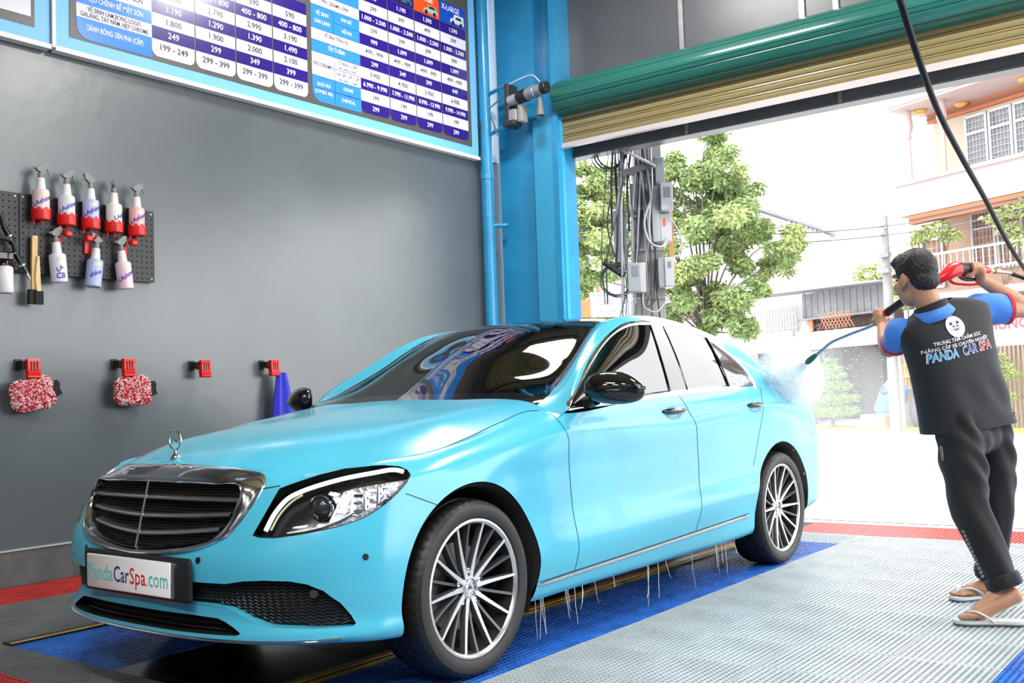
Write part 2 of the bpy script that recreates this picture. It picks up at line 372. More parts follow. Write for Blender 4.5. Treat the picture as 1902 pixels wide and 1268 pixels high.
# dark panels above and behind the roll
mb = MB(); xs = [-2.12, -.80, .315, .60, 2.1, 3.6, XE]
wf = None
o = MB(); o.box((2.04, 5.42, 4.75), (8.4, .06, 2.5)); wf = struct(o.build('wall_front', M_dkpan))
for a, b in zip(xs[:-1], xs[1:]):
    mb = MB(); mb.box(((a + b) / 2, 5.22, 4.75), (b - a - .05, .02, 2.4)); mb.build('panel', M_dkpan, wf)
for x in xs[1:-1]:
    mb = MB(); mb.box((x, 5.21, 4.75), (.045, .045, 2.4)); mb.build('mullion', M_galv, wf)
mb = MB(); mb.box((2.04, 5.29, 3.405), (8.4, .16, .155)); mb.box((2.04, 5.21, 3.335), (8.4, .02, .02)); beam = struct(mb.build('trim_3', M_dkpan))
for x in (-.80, .59, 2.2):
    mb = MB(); mb.box((x, 5.205, 3.40), (.03, .012, .13)); mb.build('bracket', M_galv, beam)
# ---- price boards
M_bb = mat('board_light_blue', srgb(118, 190, 245), .35); M_bd = mat('board_dark_grey', srgb(88, 84, 82), .3); M_cw = mat('print_white', srgb(222, 218, 228), .22); M_cd = mat('print_indigo', srgb(45, 26, 125), .22); M_cb = mat('print_blue', srgb(56, 138, 228), .22)
M_tw = mat('print_text_white', (.9, .9, .92), .3); M_td = mat('print_text_dark', srgb(40, 38, 60), .3)
PX = WX + .052
EY, EZ = (0, 1, 0), (0, 0, 1)
def board(y0, y1, label):
    t = thing('price_board', label, 'sign', (WX + .014, (y0 + y1) / 2, 3.38)); yc = (y0 + y1) / 2
    mb = MB(); mb.box((.022, 0, .80), (.044, y1 - y0, 1.60)); mb.build('board_panel', M_bb, t)
    mb = MB(); mb.box((.046, 0, .88), (.004, y1 - y0 - .20, 1.56)); mb.build('dark_field', M_bd, t)
    mb = MB(); mb.box((.03, 0, -.002), (.066, y1 - y0 + .005, .032)); mb.build('white_edge', M_whitep, t)
    return t, yc
b1, yc1 = board(-3.6, .386, 'price board with light blue border cut off at the upper left corner')
mb = MB(); mb.box((.05, .395 - .36 - yc1, .24), (.003, .45, .16)); mb.build('price_column', M_cw, b1)
b2, yc2 = board(.42, 4.742, 'large price board with indigo and white columns high on the wall')
mb = MB(); mb.box((.035, .42 - yc2 - .012, .8), (.05, .024, 1.6)); mb.build('white_edge', M_whitep, b2)
def cells(name, y0, y1, rows, rad=.05, corners='b'):
    """rows: list of (z0, z1, material index); bottom row has rounded corners"""
    mb = MB(); x = PX
    for k, (z0, z1, mi) in enumerate(rows):
        mb.m(mi)
        if k == 0:
            P = [(y1, z1), (y0, z1)]; c = [(y0 + rad, z0 + rad, pi, 1.5 * pi), (y1 - rad, z0 + rad, 1.5 * pi, 2 * pi)]
            for i, (cy, cz, a0, a1) in enumerate(c):
                if (i == 0 and 'l' in corners) or (i == 1 and 'r' in corners) or 'b' in corners: P += [(cy + rad * cos(a), cz + rad * sin(a)) for a in np.linspace(a0, a1, 6)]
                else: P += [(y0, z0)] if i == 0 else [(y1, z0)]
        else: P = [(y0, z0), (y1, z0), (y1, z1), (y0, z1)]
        P = [(a - yc2, b - 3.38) for a, b in P]
        V = [(x - WX - .002, a, b) for a, b in P]; mb.add(V, [tuple(range(len(V)))] if k else [tuple(range(len(V)))])
    return mb
MS = [M_cw, M_cd, M_cb]
txt = MB()
def say(s_, y, z, size, mi, fit=None, bold=.012):
    txt.m(mi); put_text(txt, s_, (PX - WX - .0005, y - yc2, z - 3.38), EY, EZ, size, bold=bold, fit=fit)
# table 1
zr = [3.512, 3.634, 3.727, 3.820, 3.913, 4.006, 4.099, 4.192, 4.285]
mc = [0, 1, 0, 1, 0, 1, 0, 1]
T1 = [('199 - 249', '249', '1.800', '1.190', '2.490', '400 - 800', '590'), ('299 - 399', '299', '1.900', '1.290', '2.790', '400 - 800', '590'), ('299 - 399', '349', '2.000', '1.390', '2.990', '400 - 800', '590'), ('299 - 399', '399', '2.100', '1.490', '3.190', '400 - 800', '590')]
for (y0, y1), vals in zip(((1.126, 1.476), (1.488, 1.838), (1.850, 2.194), (2.206, 2.552)), T1):
    cells('c', y0, y1, [(zr[i], zr[i + 1], mc[i]) for i in range(8)]).build('price_column', MS, b2)
    for i, v in enumerate(vals): say(v, (y0 + y1) / 2, (zr[i] + zr[i + 1]) / 2 + (.01 if i == 0 else 0), .062, 0 if mc[i] else 1)
lc = [2, 0, 2, 0, 2, 0, 2, 0]
cells('l', .566, 1.126, [(zr[i] - (.02 if i == 0 else 0), zr[i + 1], lc[i]) for i in range(8)], .09, 'l').build('label_column', MS, b2)
for i, (a, f_) in enumerate((('ĐÁNH BÓNG ĐÈN PHA (CẶP)', .42), (None, 0), ('HIỆU CHỈNH BỀ MẶT SƠN', .42), ('PHỦ BÓNG BỀ MẶT SƠN', .42))):
    if a: say(a, .846, (zr[i] + zr[i + 1]) / 2, .052, 0 if lc[i] == 2 else 1, f_)
say('VỆ SINH LÀM BÓNG LOGO,', .846, zr[1] + .066, .045, 1, .40, .004); say('GALANG, TAY NẮM, NẸP CHROME', .846, zr[1] + .025, .045, 1, .50, .004)
# table 2
z2 = [3.525] + [3.623 + .0987 * i for i in range(11)]
m2 = [1, 0, 1, 0, 1, 0, 1, 0, 1, 0, 1]
T2 = [('299', '199', '6.990 - 9.990', '3.900', '299', '499 - 999', '999', '299', '1.000 - 2.500', '299', '990'), ('299', '199', '7.990 - 11.990', '4.900', '349', '499 - 999', '1.099', '399', '1.000 - 2.500', '399', '1.190'),
      ('299', '199', '8.990 - 13.990', '5.900', '399', '499 - 999', '1.099', '399', '1.000 - 2.500', '499', '1.390'), ('299', '199', '9.990 - 14.990', '6.900', '449', '499 - 999', '1.099', '399', '1.000 - 2.500', '599', '1.590')]
C2 = ((3.152, 3.500), (3.512, 3.848), (3.860, 4.206), (4.218, 4.590))
for (y0, y1), vals in zip(C2, T2):
    cells('c', y0, y1, [(z2[i], z2[i + 1], m2[i]) for i in range(11)]).build('price_column', MS, b2)
    for i, v in enumerate(vals): say(v, (y0 + y1) / 2, (z2[i] + z2[i + 1]) / 2, .056, 0 if m2[i] else 1, .29 if len(v) > 10 else None)
l2 = [2, 2, 0, 0, 2, 0, 2, 2, 0, 2, 2]
cells('l', 2.602, 3.152, [(z2[i] - (.015 if i == 0 else 0), z2[i + 1], l2[i]) for i in range(11)], .09, 'l').build('label_column', MS, b2)
rule = MB(); rx = PX - WX - .0012
for i in (1, 2, 4, 5, 6, 8, 9, 10):
    rule.box((rx, 2.877 - yc2, z2[i] - 3.38), (.001, .55, .004))
for i, j in ((0, 2), (2, 4), (6, 8)): rule.box((rx, 2.85 - yc2, (z2[i] + z2[j]) / 2 - 3.38), (.001, .004, z2[j] - z2[i])); rule.box((rx, 3.0 - yc2, z2[i + 1] - 3.38), (.001, .30, .004))
rule.build('table_rule', mat('print_rule', srgb(40, 90, 170), .3), b2)
mid = lambda i, j=None: (z2[i] + z2[(j or i) + 1]) / 2
for s_, y, z, sz, mi, ft in (('CHEMICAL', 3.0, mid(0), .042, 0, .16), ('OZONE', 3.0, mid(1), .042, 0, .11), ('KHỬ MÙI', 2.725, mid(0, 1) + .03, .042, 0, .14), ('(COMBO: 450)', 2.725, mid(0, 1) - .03, .042, 0, .19),
                       ('CƠ BẢN (1 LỚP)', 3.0, mid(3) + .015, .040, 1, .22), ('BẢO HÀNH 6 THÁNG', 3.0, mid(3) - .028, .024, 1, .2), ('CAO CẤP (1 LỚP - 3 LỚP)', 3.0, mid(2) + .015, .040, 1, .26), ('BẢO HÀNH 1 - 3 NĂM', 3.0, mid(2) - .028, .024, 1, .2), ('PHỦ CERAMIC', 2.725, mid(2, 3), .045, 1, .22),
                       ('TẨY Ố KÍNH', 2.877, mid(4) + .01, .05, 0, .19), ('VỆ SINH TRẦN NỈ', 2.877, mid(5) + .01, .048, 1, .27), ('NỘI SOI', 3.0, mid(6), .042, 0, .11), ('KHE GIÓ', 3.0, mid(7), .042, 0, .12), ('VỆ SINH', 2.725, mid(6, 7) + .035, .046, 0, .14), ('DÀN LẠNH', 2.725, mid(6, 7) - .035, .046, 0, .17), ('PHỦ CERAMIC KÍNH', 2.877, mid(8), .046, 1, .30)):
    say(s_, y, z, sz, mi, ft, .006)
# table heads with little cars
for k, (y0, y1) in enumerate(C2[1:]):
    z0 = z2[11] + .006; cm = [M_cd, mat('print_orange', srgb(242, 84, 30), .25), mat('print_bright_blue', srgb(28, 78, 190), .25)][k]
    mb = MB(); a = .05; P = [(y0, z0), (y1, z0), (y1, z0 + .15)] + [(y1 - a + a * cos(q), z0 + .15 + a * sin(q)) for q in np.linspace(0, pi / 2, 6)] + [(y0, z0 + .20)]
    mb.add([(PX - WX - .002, u_ - yc2, v_ - 3.38) for u_, v_ in P], [tuple(range(len(P)))]); mb.build('column_head', cm, b2)
    mb = MB(); c = [(0, .02), (.02, .055), (.06, .062), (.085, .095), (.165, .095), (.195, .06), (.205, .05), (.205, .02)]
    if k == 2: c = [(0, .02), (.01, .06), (.045, .065), (.065, .11), (.20, .11), (.205, .05), (.205, .02)]
    oy = y1 - .225 - yc2; oz = z0 + .005 - 3.38; xx = PX - WX
    mb.add([(xx - .0008, oy + u_, oz + v_) for u_, v_ in c], [tuple(range(len(c)))]); mb.m(1)
    for w_ in (.045, .16):
        V = [(xx + .0002, oy + w_ + .022 * cos(q), oz + .022 + .022 * sin(q)) for q in np.linspace(0, 2 * pi, 14)[:-1]]; mb.add(V, [tuple(range(13))])
    mb.add([(xx, oy + u_, oz + v_) for u_, v_ in ((.075, .064), (.095, .088), (.155, .088), (.178, .064))], [(0, 1, 2, 3)])
    mb.build('car_picture', [mat('print_car_' + str(k), [(.05, .12, .2), (.35, .52, .42), (.62, .70, .78)][k], .3), M_td], b2)
say('LARGE', 4.0, z2[11] + .155, .075, 0, .24); say('X-LARGE', 4.375, z2[11] + .155, .075, 0, .26)
txt.build('lettering', [M_tw, M_td], b2)
mb = MB(); mb.tube(cr(np.array([(PX + .025, 4.715, 3.345), (PX + .03, 4.735, 3.34), (PX + .03, 4.752, 3.40), (PX + .035, 4.752, 3.75)]), 12), .006, 6)
tag(mb.build('cable', M_blkp), 'thin black cable hanging at the lower right corner of the large price board', 'cable')
# ================================================================= the car
from mathutils.bvhtree import BVHTree
CAR_Z = -0.0113402
def loft(lines,nu,nv,sym0=None):
    L=np.array([cr(l,nu) for l in lines])          # (J,nu,3)
    return np.stack([cr(L[:,i],nv) for i in range(nu)])  # (nu,nv,3)
BASE=[(0,-.860),(.25,-.850),(.43,-.820),(.57,-.775),(.69,-.705),(.79,-.605),(.857,-.475),(.895,-.24),(.905,0),(.903,.30),(.902,.52),(.901,.66),(.903,1.2),(.905,1.75),(.907,2.35),(.908,2.84),(.897,3.22),(.868,3.50),(.79,3.69),(.66,3.79),(.4,3.855),(0,3.88)]
#      z lines: per station groups
def skirt_lines():
    B=np.array(BASE);K=len(B)
    t=np.zeros_like(B);t[1:-1]=B[2:]-B[:-2];t[0]=(1,0);t[-1]=(-1,0)
    n=np.stack([t[:,1],-t[:,0]],1);n/=np.linalg.norm(n,axis=1)[:,None]
    n[0]=(0,-1);n[-1]=(0,1)
    ks=np.arange(K)
    def mk(zk,ok):
        z=np.interp(ks,[a for a,_ in zk],[b for _,b in zk]);o=np.interp(ks,[a for a,_ in ok],[b for _,b in ok])
        q=B+n*o[:,None]; q[0,0]=0;q[-1,0]=0
        return np.stack([q[:,0],q[:,1],z],1)
    R=[]
    R.append(mk([(0,.235),(5,.225),(7,.20),(9,.195),(14,.205),(15,.24),(17,.31),(21,.32)],[(0,-.13),(7,-.13),(21,-.16)]))
    R.append(mk([(0,.248),(5,.245),(7,.22),(9,.205),(14,.214),(15,.24),(17,.30),(21,.31)],[(0,-.012),(5,-.012),(7,-.03),(9,-.058),(14,-.058),(16,-.04),(21,-.03)]))
    R.append(mk([(0,.262),(5,.262),(7,.25),(9,.225),(14,.234),(15,.26),(17,.315),(21,.325)],[(0,0),(5,0),(7,-.012),(9,-.04),(14,-.04),(16,-.02),(21,-.012)]))
    R.append(mk([(0,.325),(5,.32),(7,.30),(9,.283),(11,.29),(13,.313),(14,.338),(15,.345),(17,.36),(21,.37)],[(0,-.012),(5,-.012),(7,-.008),(9,-.02),(14,-.02),(16,-.006),(21,0)]))
    R.append(mk([(0,.41),(5,.41),(7,.39),(9,.378),(11,.386),(12,.405),(13,.435),(14,.478),(15,.49),(21,.50)],[(0,-.004),(5,-.002),(8,0),(21,.004)]))
    R.append(mk([(0,.52),(5,.52),(8,.55),(11,.56),(21,.60)],[(0,0),(5,0),(8,-.003),(9,-.012),(14,-.012),(16,0),(21,0)]))
    R.append(mk([(0,.62),(4,.62),(6,.64),(8,.70),(11,.72),(21,.72)],[(0,-.035),(3,-.033),(5,-.024),(6,-.018),(8,-.001),(9,-.012),(14,-.010),(16,-.004),(21,-.02)]))
    R.append(mk([(0,.72),(4,.71),(6,.735),(7,.775),(8,.80),(9,.845),(10,.874),(11,.885),(13,.893),(14,.935),(15,.94),(21,.88)],[(0,-.085),(2,-.09),(4,-.08),(5,-.064),(6,-.045),(7,-.028),(8,-.022),(9,-.013),(11,-.006),(14,-.006),(15,-.01),(16,-.032),(21,-.06)]))
    R.append(mk([(0,.765),(4,.755),(6,.775),(7,.805),(8,.835),(9,.875),(10,.90),(11,.903),(13,.911),(14,.952),(15,.955),(21,.94)],[(0,-.112),(2,-.125),(4,-.118),(5,-.095),(6,-.07),(7,-.055),(8,-.045),(9,-.034),(11,-.013),(14,-.012),(15,-.02),(16,-.058),(21,-.09)]))
    R.append(mk([(0,.808),(4,.785),(6,.808),(7,.828),(8,.862),(9,.912),(10,.945),(11,.94),(12,.96),(13,.98),(14,1.005),(15,1.005),(17,.99),(21,1.0)],[(0,-.130),(2,-.152),(4,-.17),(5,-.142),(6,-.098),(7,-.085),(8,-.078),(9,-.072),(10,-.065),(11,-.026),(14,-.026),(15,-.038),(16,-.082),(21,-.125)]))
    J8=[(0,-.712,.838),(.25,-.695,.832),(.43,-.635,.818),(.55,-.548,.806),(.65,-.425,.809),(.725,-.32,.818),(.765,-.20,.833),(.785,-.07,.852),(.793,.08,.884),(.788,.30,.935),(.790,.52,.978),(.862,.655,.962),(.862,1.2,.998),(.862,1.75,1.026),(.862,2.35,1.047),(.852,2.84,1.058),(.825,3.12,1.056),(.765,3.34,1.047),(.69,3.50,1.04),(.57,3.62,1.036),(.36,3.70,1.037),(0,3.73,1.038)]
    R.append(np.array(J8))
    return [np.array(r) for r in R]
GH={ # greenhouse lines: belt, rail lower, rail crown, roof edge, mid, center
'B':[(.845,.55,.900),(.862,.655,.962),(.862,.86,.976),(.862,1.05,.989),(.862,1.38,1.008),(.862,1.6,1.02),(.862,1.9,1.033),(.862,2.2,1.043),(.860,2.5,1.05),(.852,2.8,1.058),(.832,3.06,1.058),(.80,3.32,1.05)],
'D':[(.842,.56,.915),(.852,.68,.985),(.815,.82,1.10),(.765,1.0,1.205),(.69,1.363,1.367),(.674,1.6,1.412),(.67,1.87,1.415),(.69,2.162,1.372),(.715,2.43,1.295),(.752,2.75,1.19),(.78,3.02,1.105),(.78,3.30,1.053)],
'E':[(.80,.53,.940),(.80,.655,1.005),(.760,.825,1.108),(.715,1.0,1.214),(.642,1.345,1.388),(.62,1.6,1.437),(.615,1.87,1.449),(.625,2.16,1.426),(.645,2.45,1.375),(.675,2.79,1.287),(.71,3.06,1.170),(.735,3.28,1.062)],
'R':[(.755,.52,.955),(.745,.64,1.018),(.695,.85,1.100),(.648,1.05,1.202),(.572,1.39,1.388),(.558,1.6,1.436),(.553,1.87,1.449),(.56,2.16,1.429),(.578,2.45,1.37),(.60,2.78,1.27),(.63,3.05,1.155),(.66,3.26,1.056)],
'M':[(.42,.44,.975),(.40,.565,1.036),(.38,.79,1.15),(.36,1.01,1.275),(.32,1.33,1.410),(.31,1.6,1.452),(.31,1.88,1.462),(.31,2.16,1.445),(.32,2.46,1.385),(.33,2.79,1.28),(.35,3.08,1.15),(.36,3.25,1.056)],
'C':[(0,.39,.980),(0,.52,1.043),(0,.76,1.165),(0,.99,1.287),(0,1.31,1.418),(0,1.6,1.457),(0,1.88,1.467),(0,2.16,1.45),(0,2.46,1.39),(0,2.80,1.283),(0,3.09,1.15),(0,3.25,1.056)]}
def tps(P,V):
    P=np.asarray(P,float);V=np.asarray(V,float);n=len(P)
    def U(a,b):
        r2=((a[:,None]-b[None])**2).sum(-1);return np.where(r2>0,.5*r2*np.log(r2+1e-12),0)
    A=np.zeros((n+3,n+3));A[:n,:n]=U(P,P)+1e-4*np.eye(n);A[:n,n]=1;A[:n,n+1:]=P;A[n,:n]=1;A[n+1:,:n]=P.T
    w=np.linalg.solve(A,np.concatenate([V,[0,0,0]]))
    return lambda q:U(q,P)@w[:n]+w[n]+q@w[n+1:]
def hood_fn(edge):
    # edge: J8 sample points front->cowl
    P=[];V=[]
    for x,y,z in edge:
        P+=[(x,y),(-x,y)];V+=[z,z]
    for y,z in [(-.675,.858),(-.58,.885),(-.42,.921),(-.2,.955),(.05,.985),(.3,1.015),(.52,1.043)]: P.append((0,y));V.append(z)
    for x,y,z in [(.3,-.55,.880),(.5,-.45,.862),(.45,-.2,.925),(.6,-.15,.902),(.4,.1,.972),(.62,.1,.952),(.4,.4,1.012),(.62,.38,.998),(.4,.565,1.036),(.62,.60,1.028),(.74,.64,1.012)]:
        P+=[(x,y),(-x,y)];V+=[z,z]
    return tps(P,V)
def grid_tris(nu,nv,flip=False):
    i,j=np.meshgrid(np.arange(nu-1),np.arange(nv-1),indexing='ij');a=(i*nv+j).ravel();b=a+nv;c=b+1;d=a+1
    t=np.concatenate([np.stack([a,b,c],1),np.stack([a,c,d],1)])
    return t[:,::-1] if flip else t
def build(nu=300,nv=90,ngh=110,nghv=60):
    S=loft(skirt_lines(),nu,nv)          # skirt (nu,nv,3) front center -> rear center, bottom -> top
    S[0,:,0]=0;S[-1,:,0]=0
    K=len(BASE)
    top=S[:,-1]
    i_cowl=int(round((nu-1)*10.9/(K-1)))
    edge=top[:i_cowl+1]
    h=hood_fn(edge[::6])
    nw=36
    sy=np.interp(np.arange(i_cowl+1),[0,i_cowl*.35,i_cowl],[-.50,-.3,.52])
    w=np.linspace(0,1,nw)
    H=np.zeros((i_cowl+1,nw,3))
    for i in range(i_cowl+1):
        x=edge[i,0]*(1-w);y=edge[i,1]*(1-w)+sy[i]*w
        ct=np.interp(np.abs(x),[0,.4,.62,.75,.9],[.52,.565,.605,.642,.66])
        y=np.minimum(y,ct)
        z=h(np.stack([x,y],1))
        b=np.clip(1-w*5,0,1)[:]  # blend to exact edge
        z=z+(edge[i,2]-z[0])*b**2
        H[i]=np.stack([x,y,z],1)
    G=np.array([cr(GH[k],ngh) for k in 'BDERMC'])
    GS=np.zeros((ngh,nghv,3))
    for i in range(ngh):
        a=cr(G[:2,i],20)                 # side glass, straight
        a=a+np.outer(np.sin(np.linspace(0,np.pi,20))*.012,[1,0,.2])
        b=cr(G[1:,i],nghv-19)
        GS[i]=np.concatenate([a[:-1],b])
    GS[:,-1,0]=0
    # rear deck
    i_d=int(round((nu-1)*15.6/(K-1)))
    e2=top[i_d:]
    D=np.zeros((len(e2),14,3));w=np.linspace(0,1,14)
    for i in range(len(e2)):
        yc=np.interp(i,[0,len(e2)-1],[3.2,3.45])
        D[i]=np.stack([e2[i,0]*(1-w),e2[i,1]*(1-w)+yc*w,e2[i,2]*(1-w)+1.058*w+.006*np.sin(np.pi*w)],1)
    return dict(skirt=S,hood=H,green=GS,deck=D)
def mesh_(A):
    return A.reshape(-1,3),grid_tris(*A.shape[:2])

def polysd(P, Q):
    """signed distance (negative inside) of points P (n,2) to closed outline Q"""
    Q = np.asarray(Q, float); A = Q; B = np.roll(Q, -1, 0); d2 = np.full(len(P), 1e9); ins = np.zeros(len(P), bool)
    for a, b in zip(A, B):
        e = b - a; t = np.clip(((P - a) @ e) / (e @ e + 1e-12), 0, 1); d2 = np.minimum(d2, ((P - a - t[:, None] * e) ** 2).sum(1))
        c = (a[1] <= P[:, 1]) != (b[1] <= P[:, 1])
        with np.errstate(divide='ignore', invalid='ignore'): xi = a[0] + (P[:, 1] - a[1]) * e[0] / (e[1] if abs(e[1]) > 1e-12 else 1e-12)
        ins ^= c & (P[:, 0] < xi)
    d = np.sqrt(d2); return np.where(ins, -d, d)
def clip(V, T, f):
    """cut a triangle mesh along f = 0: vertices, triangles with f < 0, triangles with f > 0"""
    s = f >= 0; k = s[T].sum(1); neg = [T[k == 0]]; pos = [T[k == 3]]; V = list(V); cache = {}; en = []; ep = []
    def mid(a, b):
        key = (a, b) if a < b else (b, a)
        if key not in cache:
            t = f[a] / (f[a] - f[b]); V.append(np.asarray(V[a]) * (1 - t) + np.asarray(V[b]) * t); cache[key] = len(V) - 1
        return cache[key]
    for t in T[(k == 1) | (k == 2)]:
        for r in range(3):
            a, b, c = t[r], t[(r + 1) % 3], t[(r + 2) % 3]
            if s[a] != s[b] and s[a] != s[c]:
                p, q = mid(a, b), mid(a, c); one, two = (ep, en) if s[a] else (en, ep)
                one.append((a, p, q)); two += [(p, b, c), (p, c, q)]; break
    if en: neg.append(np.array(en))
    if ep: pos.append(np.array(ep))
    return np.array(V), np.concatenate(neg), np.concatenate(pos)
def used(V, T):
    u, inv = np.unique(T, return_inverse=True); return V[u], inv.reshape(T.shape)
MIR = np.array([-1., 1, 1])
def panel(name, VT, m, parent, sides=(1,), smooth=60, off=0.):
    """one object of a panel; sides (1,) left, (-1,) right, (1,-1) both halves welded on the centre line"""
    me = bpy.data.meshes.new(name); b = bmesh.new()
    for sgn in sides:
        V, T = used(*VT); V = V * (MIR if sgn < 0 else 1)
        vs = [b.verts.new(v) for v in V]
        for t in (T if sgn > 0 else T[:, ::-1]):
            try: b.faces.new([vs[i] for i in t])
            except ValueError: pass
    bmesh.ops.remove_doubles(b, verts=b.verts, dist=2e-4)
    bmesh.ops.dissolve_degenerate(b, edges=b.edges, dist=1e-5)
    if off:
        b.normal_update()
        for v, n in [(v, v.normal.copy()) for v in b.verts]: v.co += n * off
    for f in b.faces: f.smooth = True
    b.to_mesh(me); b.free()
    me.set_sharp_from_angle(angle=radians(smooth))
    return obj(name, me, m, parent)
import bmesh
CB = build()
SV, ST = mesh_(CB['skirt']); GV, GT = mesh_(CB['green'])
ALLV = []; ALLT = []; n_ = 0
for k in ('skirt', 'hood', 'green', 'deck'):
    v, t = mesh_(CB[k])
    for sg in (1, -1): ALLV.append(v * (MIR if sg < 0 else 1)); ALLT.append(t + n_); n_ += len(v)
BV = BVHTree.FromPolygons(np.concatenate(ALLV).tolist(), np.concatenate(ALLT).tolist())
GB = BVHTree.FromPolygons(np.concatenate([GV, GV * MIR]).tolist(), np.concatenate([GT, GT + len(GV)]).tolist())
def cast(o, d, T=None):
    h = (T or BV).ray_cast(Vector(o), Vector(d).normalized())
    return (np.array(h[0]), np.array(h[1])) if h[0] is not None else (None, None)
def side(y, z, off=0., T=None):
    p, n = cast((3, y, z), (-1, 0, 0), T)
    if p is None: return np.array([.86, y, z])
    if n[0] < 0: n = -n
    return p + n * off
def front(x, z, off=0.):
    p, n = cast((x, -3, z), (0, 1, 0))
    if p is None: return np.array([x, -.8, z])
    if n[1] > 0: n = -n
    return p + n * off
def diag(e, z, off=0.):
    # e = (x + y) / sqrt2 ; looked at along (-1, 1, 0)
    p, n = cast((e * .7071 + 2, e * .7071 - 2, z), (-1, 1, 0))
    if p is None: return np.array([e * .707, e * .707, z])
    if n[0] - n[1] < 0: n = -n
    return p + n * off
E2 = lambda P: (P[:, 0] + P[:, 1]) * .70711
# ---- outlines (car coordinates, metres: x to the car's left, y to the rear from the front axle)
LAMP = [(.551, -.755, .604), (.559, -.736, .636), (.566, -.701, .687), (.567, -.671, .726), (.565, -.647, .752), (.58, -.625, .761), (.606, -.583, .775), (.651, -.537, .793), (.71, -.477, .81), (.776, -.405, .816), (.793, -.363, .815), (.816, -.311, .807), (.836, -.291, .793), (.852, -.292, .776), (.859, -.319, .75), (.857, -.365, .717), (.849, -.414, .686), (.834, -.473, .657), (.819, -.514, .64), (.775, -.59, .62), (.698, -.672, .604), (.626, -.723, .595), (.573, -.748, .597)]
LAMP2 = [((a + b) * .70711, c) for a, b, c in LAMP]
GOUT = [(0, .519), (.195, .532), (.345, .553), (.425, .580), (.462, .600), (.497, .655), (.508, .701), (.511, .736), (.507, .766), (.485, .789), (.455, .803), (.381, .818), (.316, .826), (.195, .832), (0, .836)]
GIN = [(0, .545), (.187, .556), (.312, .574), (.378, .592), (.418, .620), (.448, .668), (.458, .715), (.462, .742), (.452, .764), (.330, .771), (.15, .775), (0, .777)]
UPI = [(-.02, .445), (.30, .445), (.473, .444), (.538, .455), (.61, .458), (.684, .454), (.727, .442), (.764, .417), (.794, .372), (.809, .328), (.819, .299), (.815, .291), (.802, .291), (.731, .294), (.663, .300), (.612, .304), (.578, .313), (.539, .328), (.494, .350), (.462, .361), (.391, .367), (.274, .370), (.155, .372), (-.02, .373)]
LOI = [(-.02, .330), (.128, .330), (.308, .330), (.423, .325), (.46, .313), (.498, .296), (.525, .280), (.512, .274), (.427, .273), (.253, .273), (.102, .273), (-.02, .273)]
DIN = [(.697, .992), (.843, 1.089), (.99, 1.169), (1.164, 1.259), (1.326, 1.327), (1.479, 1.370), (1.572, 1.385), (1.714, 1.391), (1.837, 1.390), (2.024, 1.382), (2.203, 1.360), (2.345, 1.333), (2.429, 1.300), (2.524, 1.205), (2.566, 1.120), (2.586, 1.064), (2.264, 1.062), (1.757, 1.050), (1.605, 1.045), (1.453, 1.038), (1.027, 1.012), (.80, .997)]
DOUT = [(.672, .968), (.757, 1.034), (.948, 1.164), (1.143, 1.270), (1.33, 1.348), (1.50, 1.398), (1.60, 1.409), (1.72, 1.416), (1.85, 1.415), (2.04, 1.405), (2.225, 1.382), (2.39, 1.348), (2.485, 1.305), (2.575, 1.215), (2.615, 1.13), (2.640, 1.045), (2.264, 1.036), (1.757, 1.018), (1.605, 1.012), (1.453, 1.004), (1.027, .978), (.80, .970)]
ZA = ([.28, .30, .393, .52, .75, .853, .962, 1.05], [.664, .666, .677, .661, .640, .635, .595, .575])       # front door gap y(z)
ZB = ([.28, .324, .447, .666, .861, 1.023, 1.06], [1.735, 1.749, 1.796, 1.806, 1.783, 1.677, 1.650])
ZC = ([.28, .50, .62, .70, .80, .92, 1.04, 1.1], [2.44, 2.44, 2.46, 2.50, 2.545, 2.60, 2.66, 2.68])
zgap = lambda y: np.interp(y, [.35, 1.2, 2.4], [.284, .308, .346])
car = thing('sedan', 'sky blue sedan with black roof, being hosed down in the wash bay', 'car', (0, 0, 0), CAR_Z)
V, T = SV.copy(), ST.copy()
def fld(fn): return fn(V)
for cy, cz, rr in ((.012, .335, .39), (2.848, .333, .388)):
    V, _, T = clip(V, T, np.where(V[:, 0] > .35, np.hypot(V[:, 1] - cy, V[:, 2] - cz) - rr, 1.))
lampf = lambda V: np.where((V[:, 0] > .3) & (V[:, 1] < 0), polysd(np.stack([E2(V), V[:, 2]], 1), LAMP2), 1.)
V, lensT, T = clip(V, T, lampf(V))
LENS = (V, lensT)
GMID = [(a[0] * .5 + b[0] * .5, a[1] * .5 + b[1] * .5) for a, b in zip(cr(GOUT, 40), cr(GIN, 40))]
for poly in (GMID + [(-.05, .8), (-.05, .53)], UPI, LOI):
    V, _, T = clip(V, T, np.where(V[:, 1] < -.35, polysd(V[:, [0, 2]], poly), 1.))
TAIL = [(.40, .80), (.40, .90), (.62, .93), (.80, .94), (.845, .90), (.83, .82), (.70, .78)]
V, tailT, T = clip(V, T, np.where(V[:, 1] > 3.45, polysd(V[:, [0, 2]], TAIL), 1.))
TAILP = (V, tailT)
# bumper
zs = lambda y: np.interp(y, [-.80, -.62, -.33, -.287, -.215, -.1], [.745, .745, .713, .695, .667, .62])
V, bumpT, T = clip(V, T, np.maximum(V[:, 2] - zs(V[:, 1]), V[:, 1] + .02))
panel('front_bumper', (V, bumpT), M_paint, car, (1, -1))
V, frontT, T = clip(V, T, V[:, 1] - np.interp(V[:, 2], *ZA))
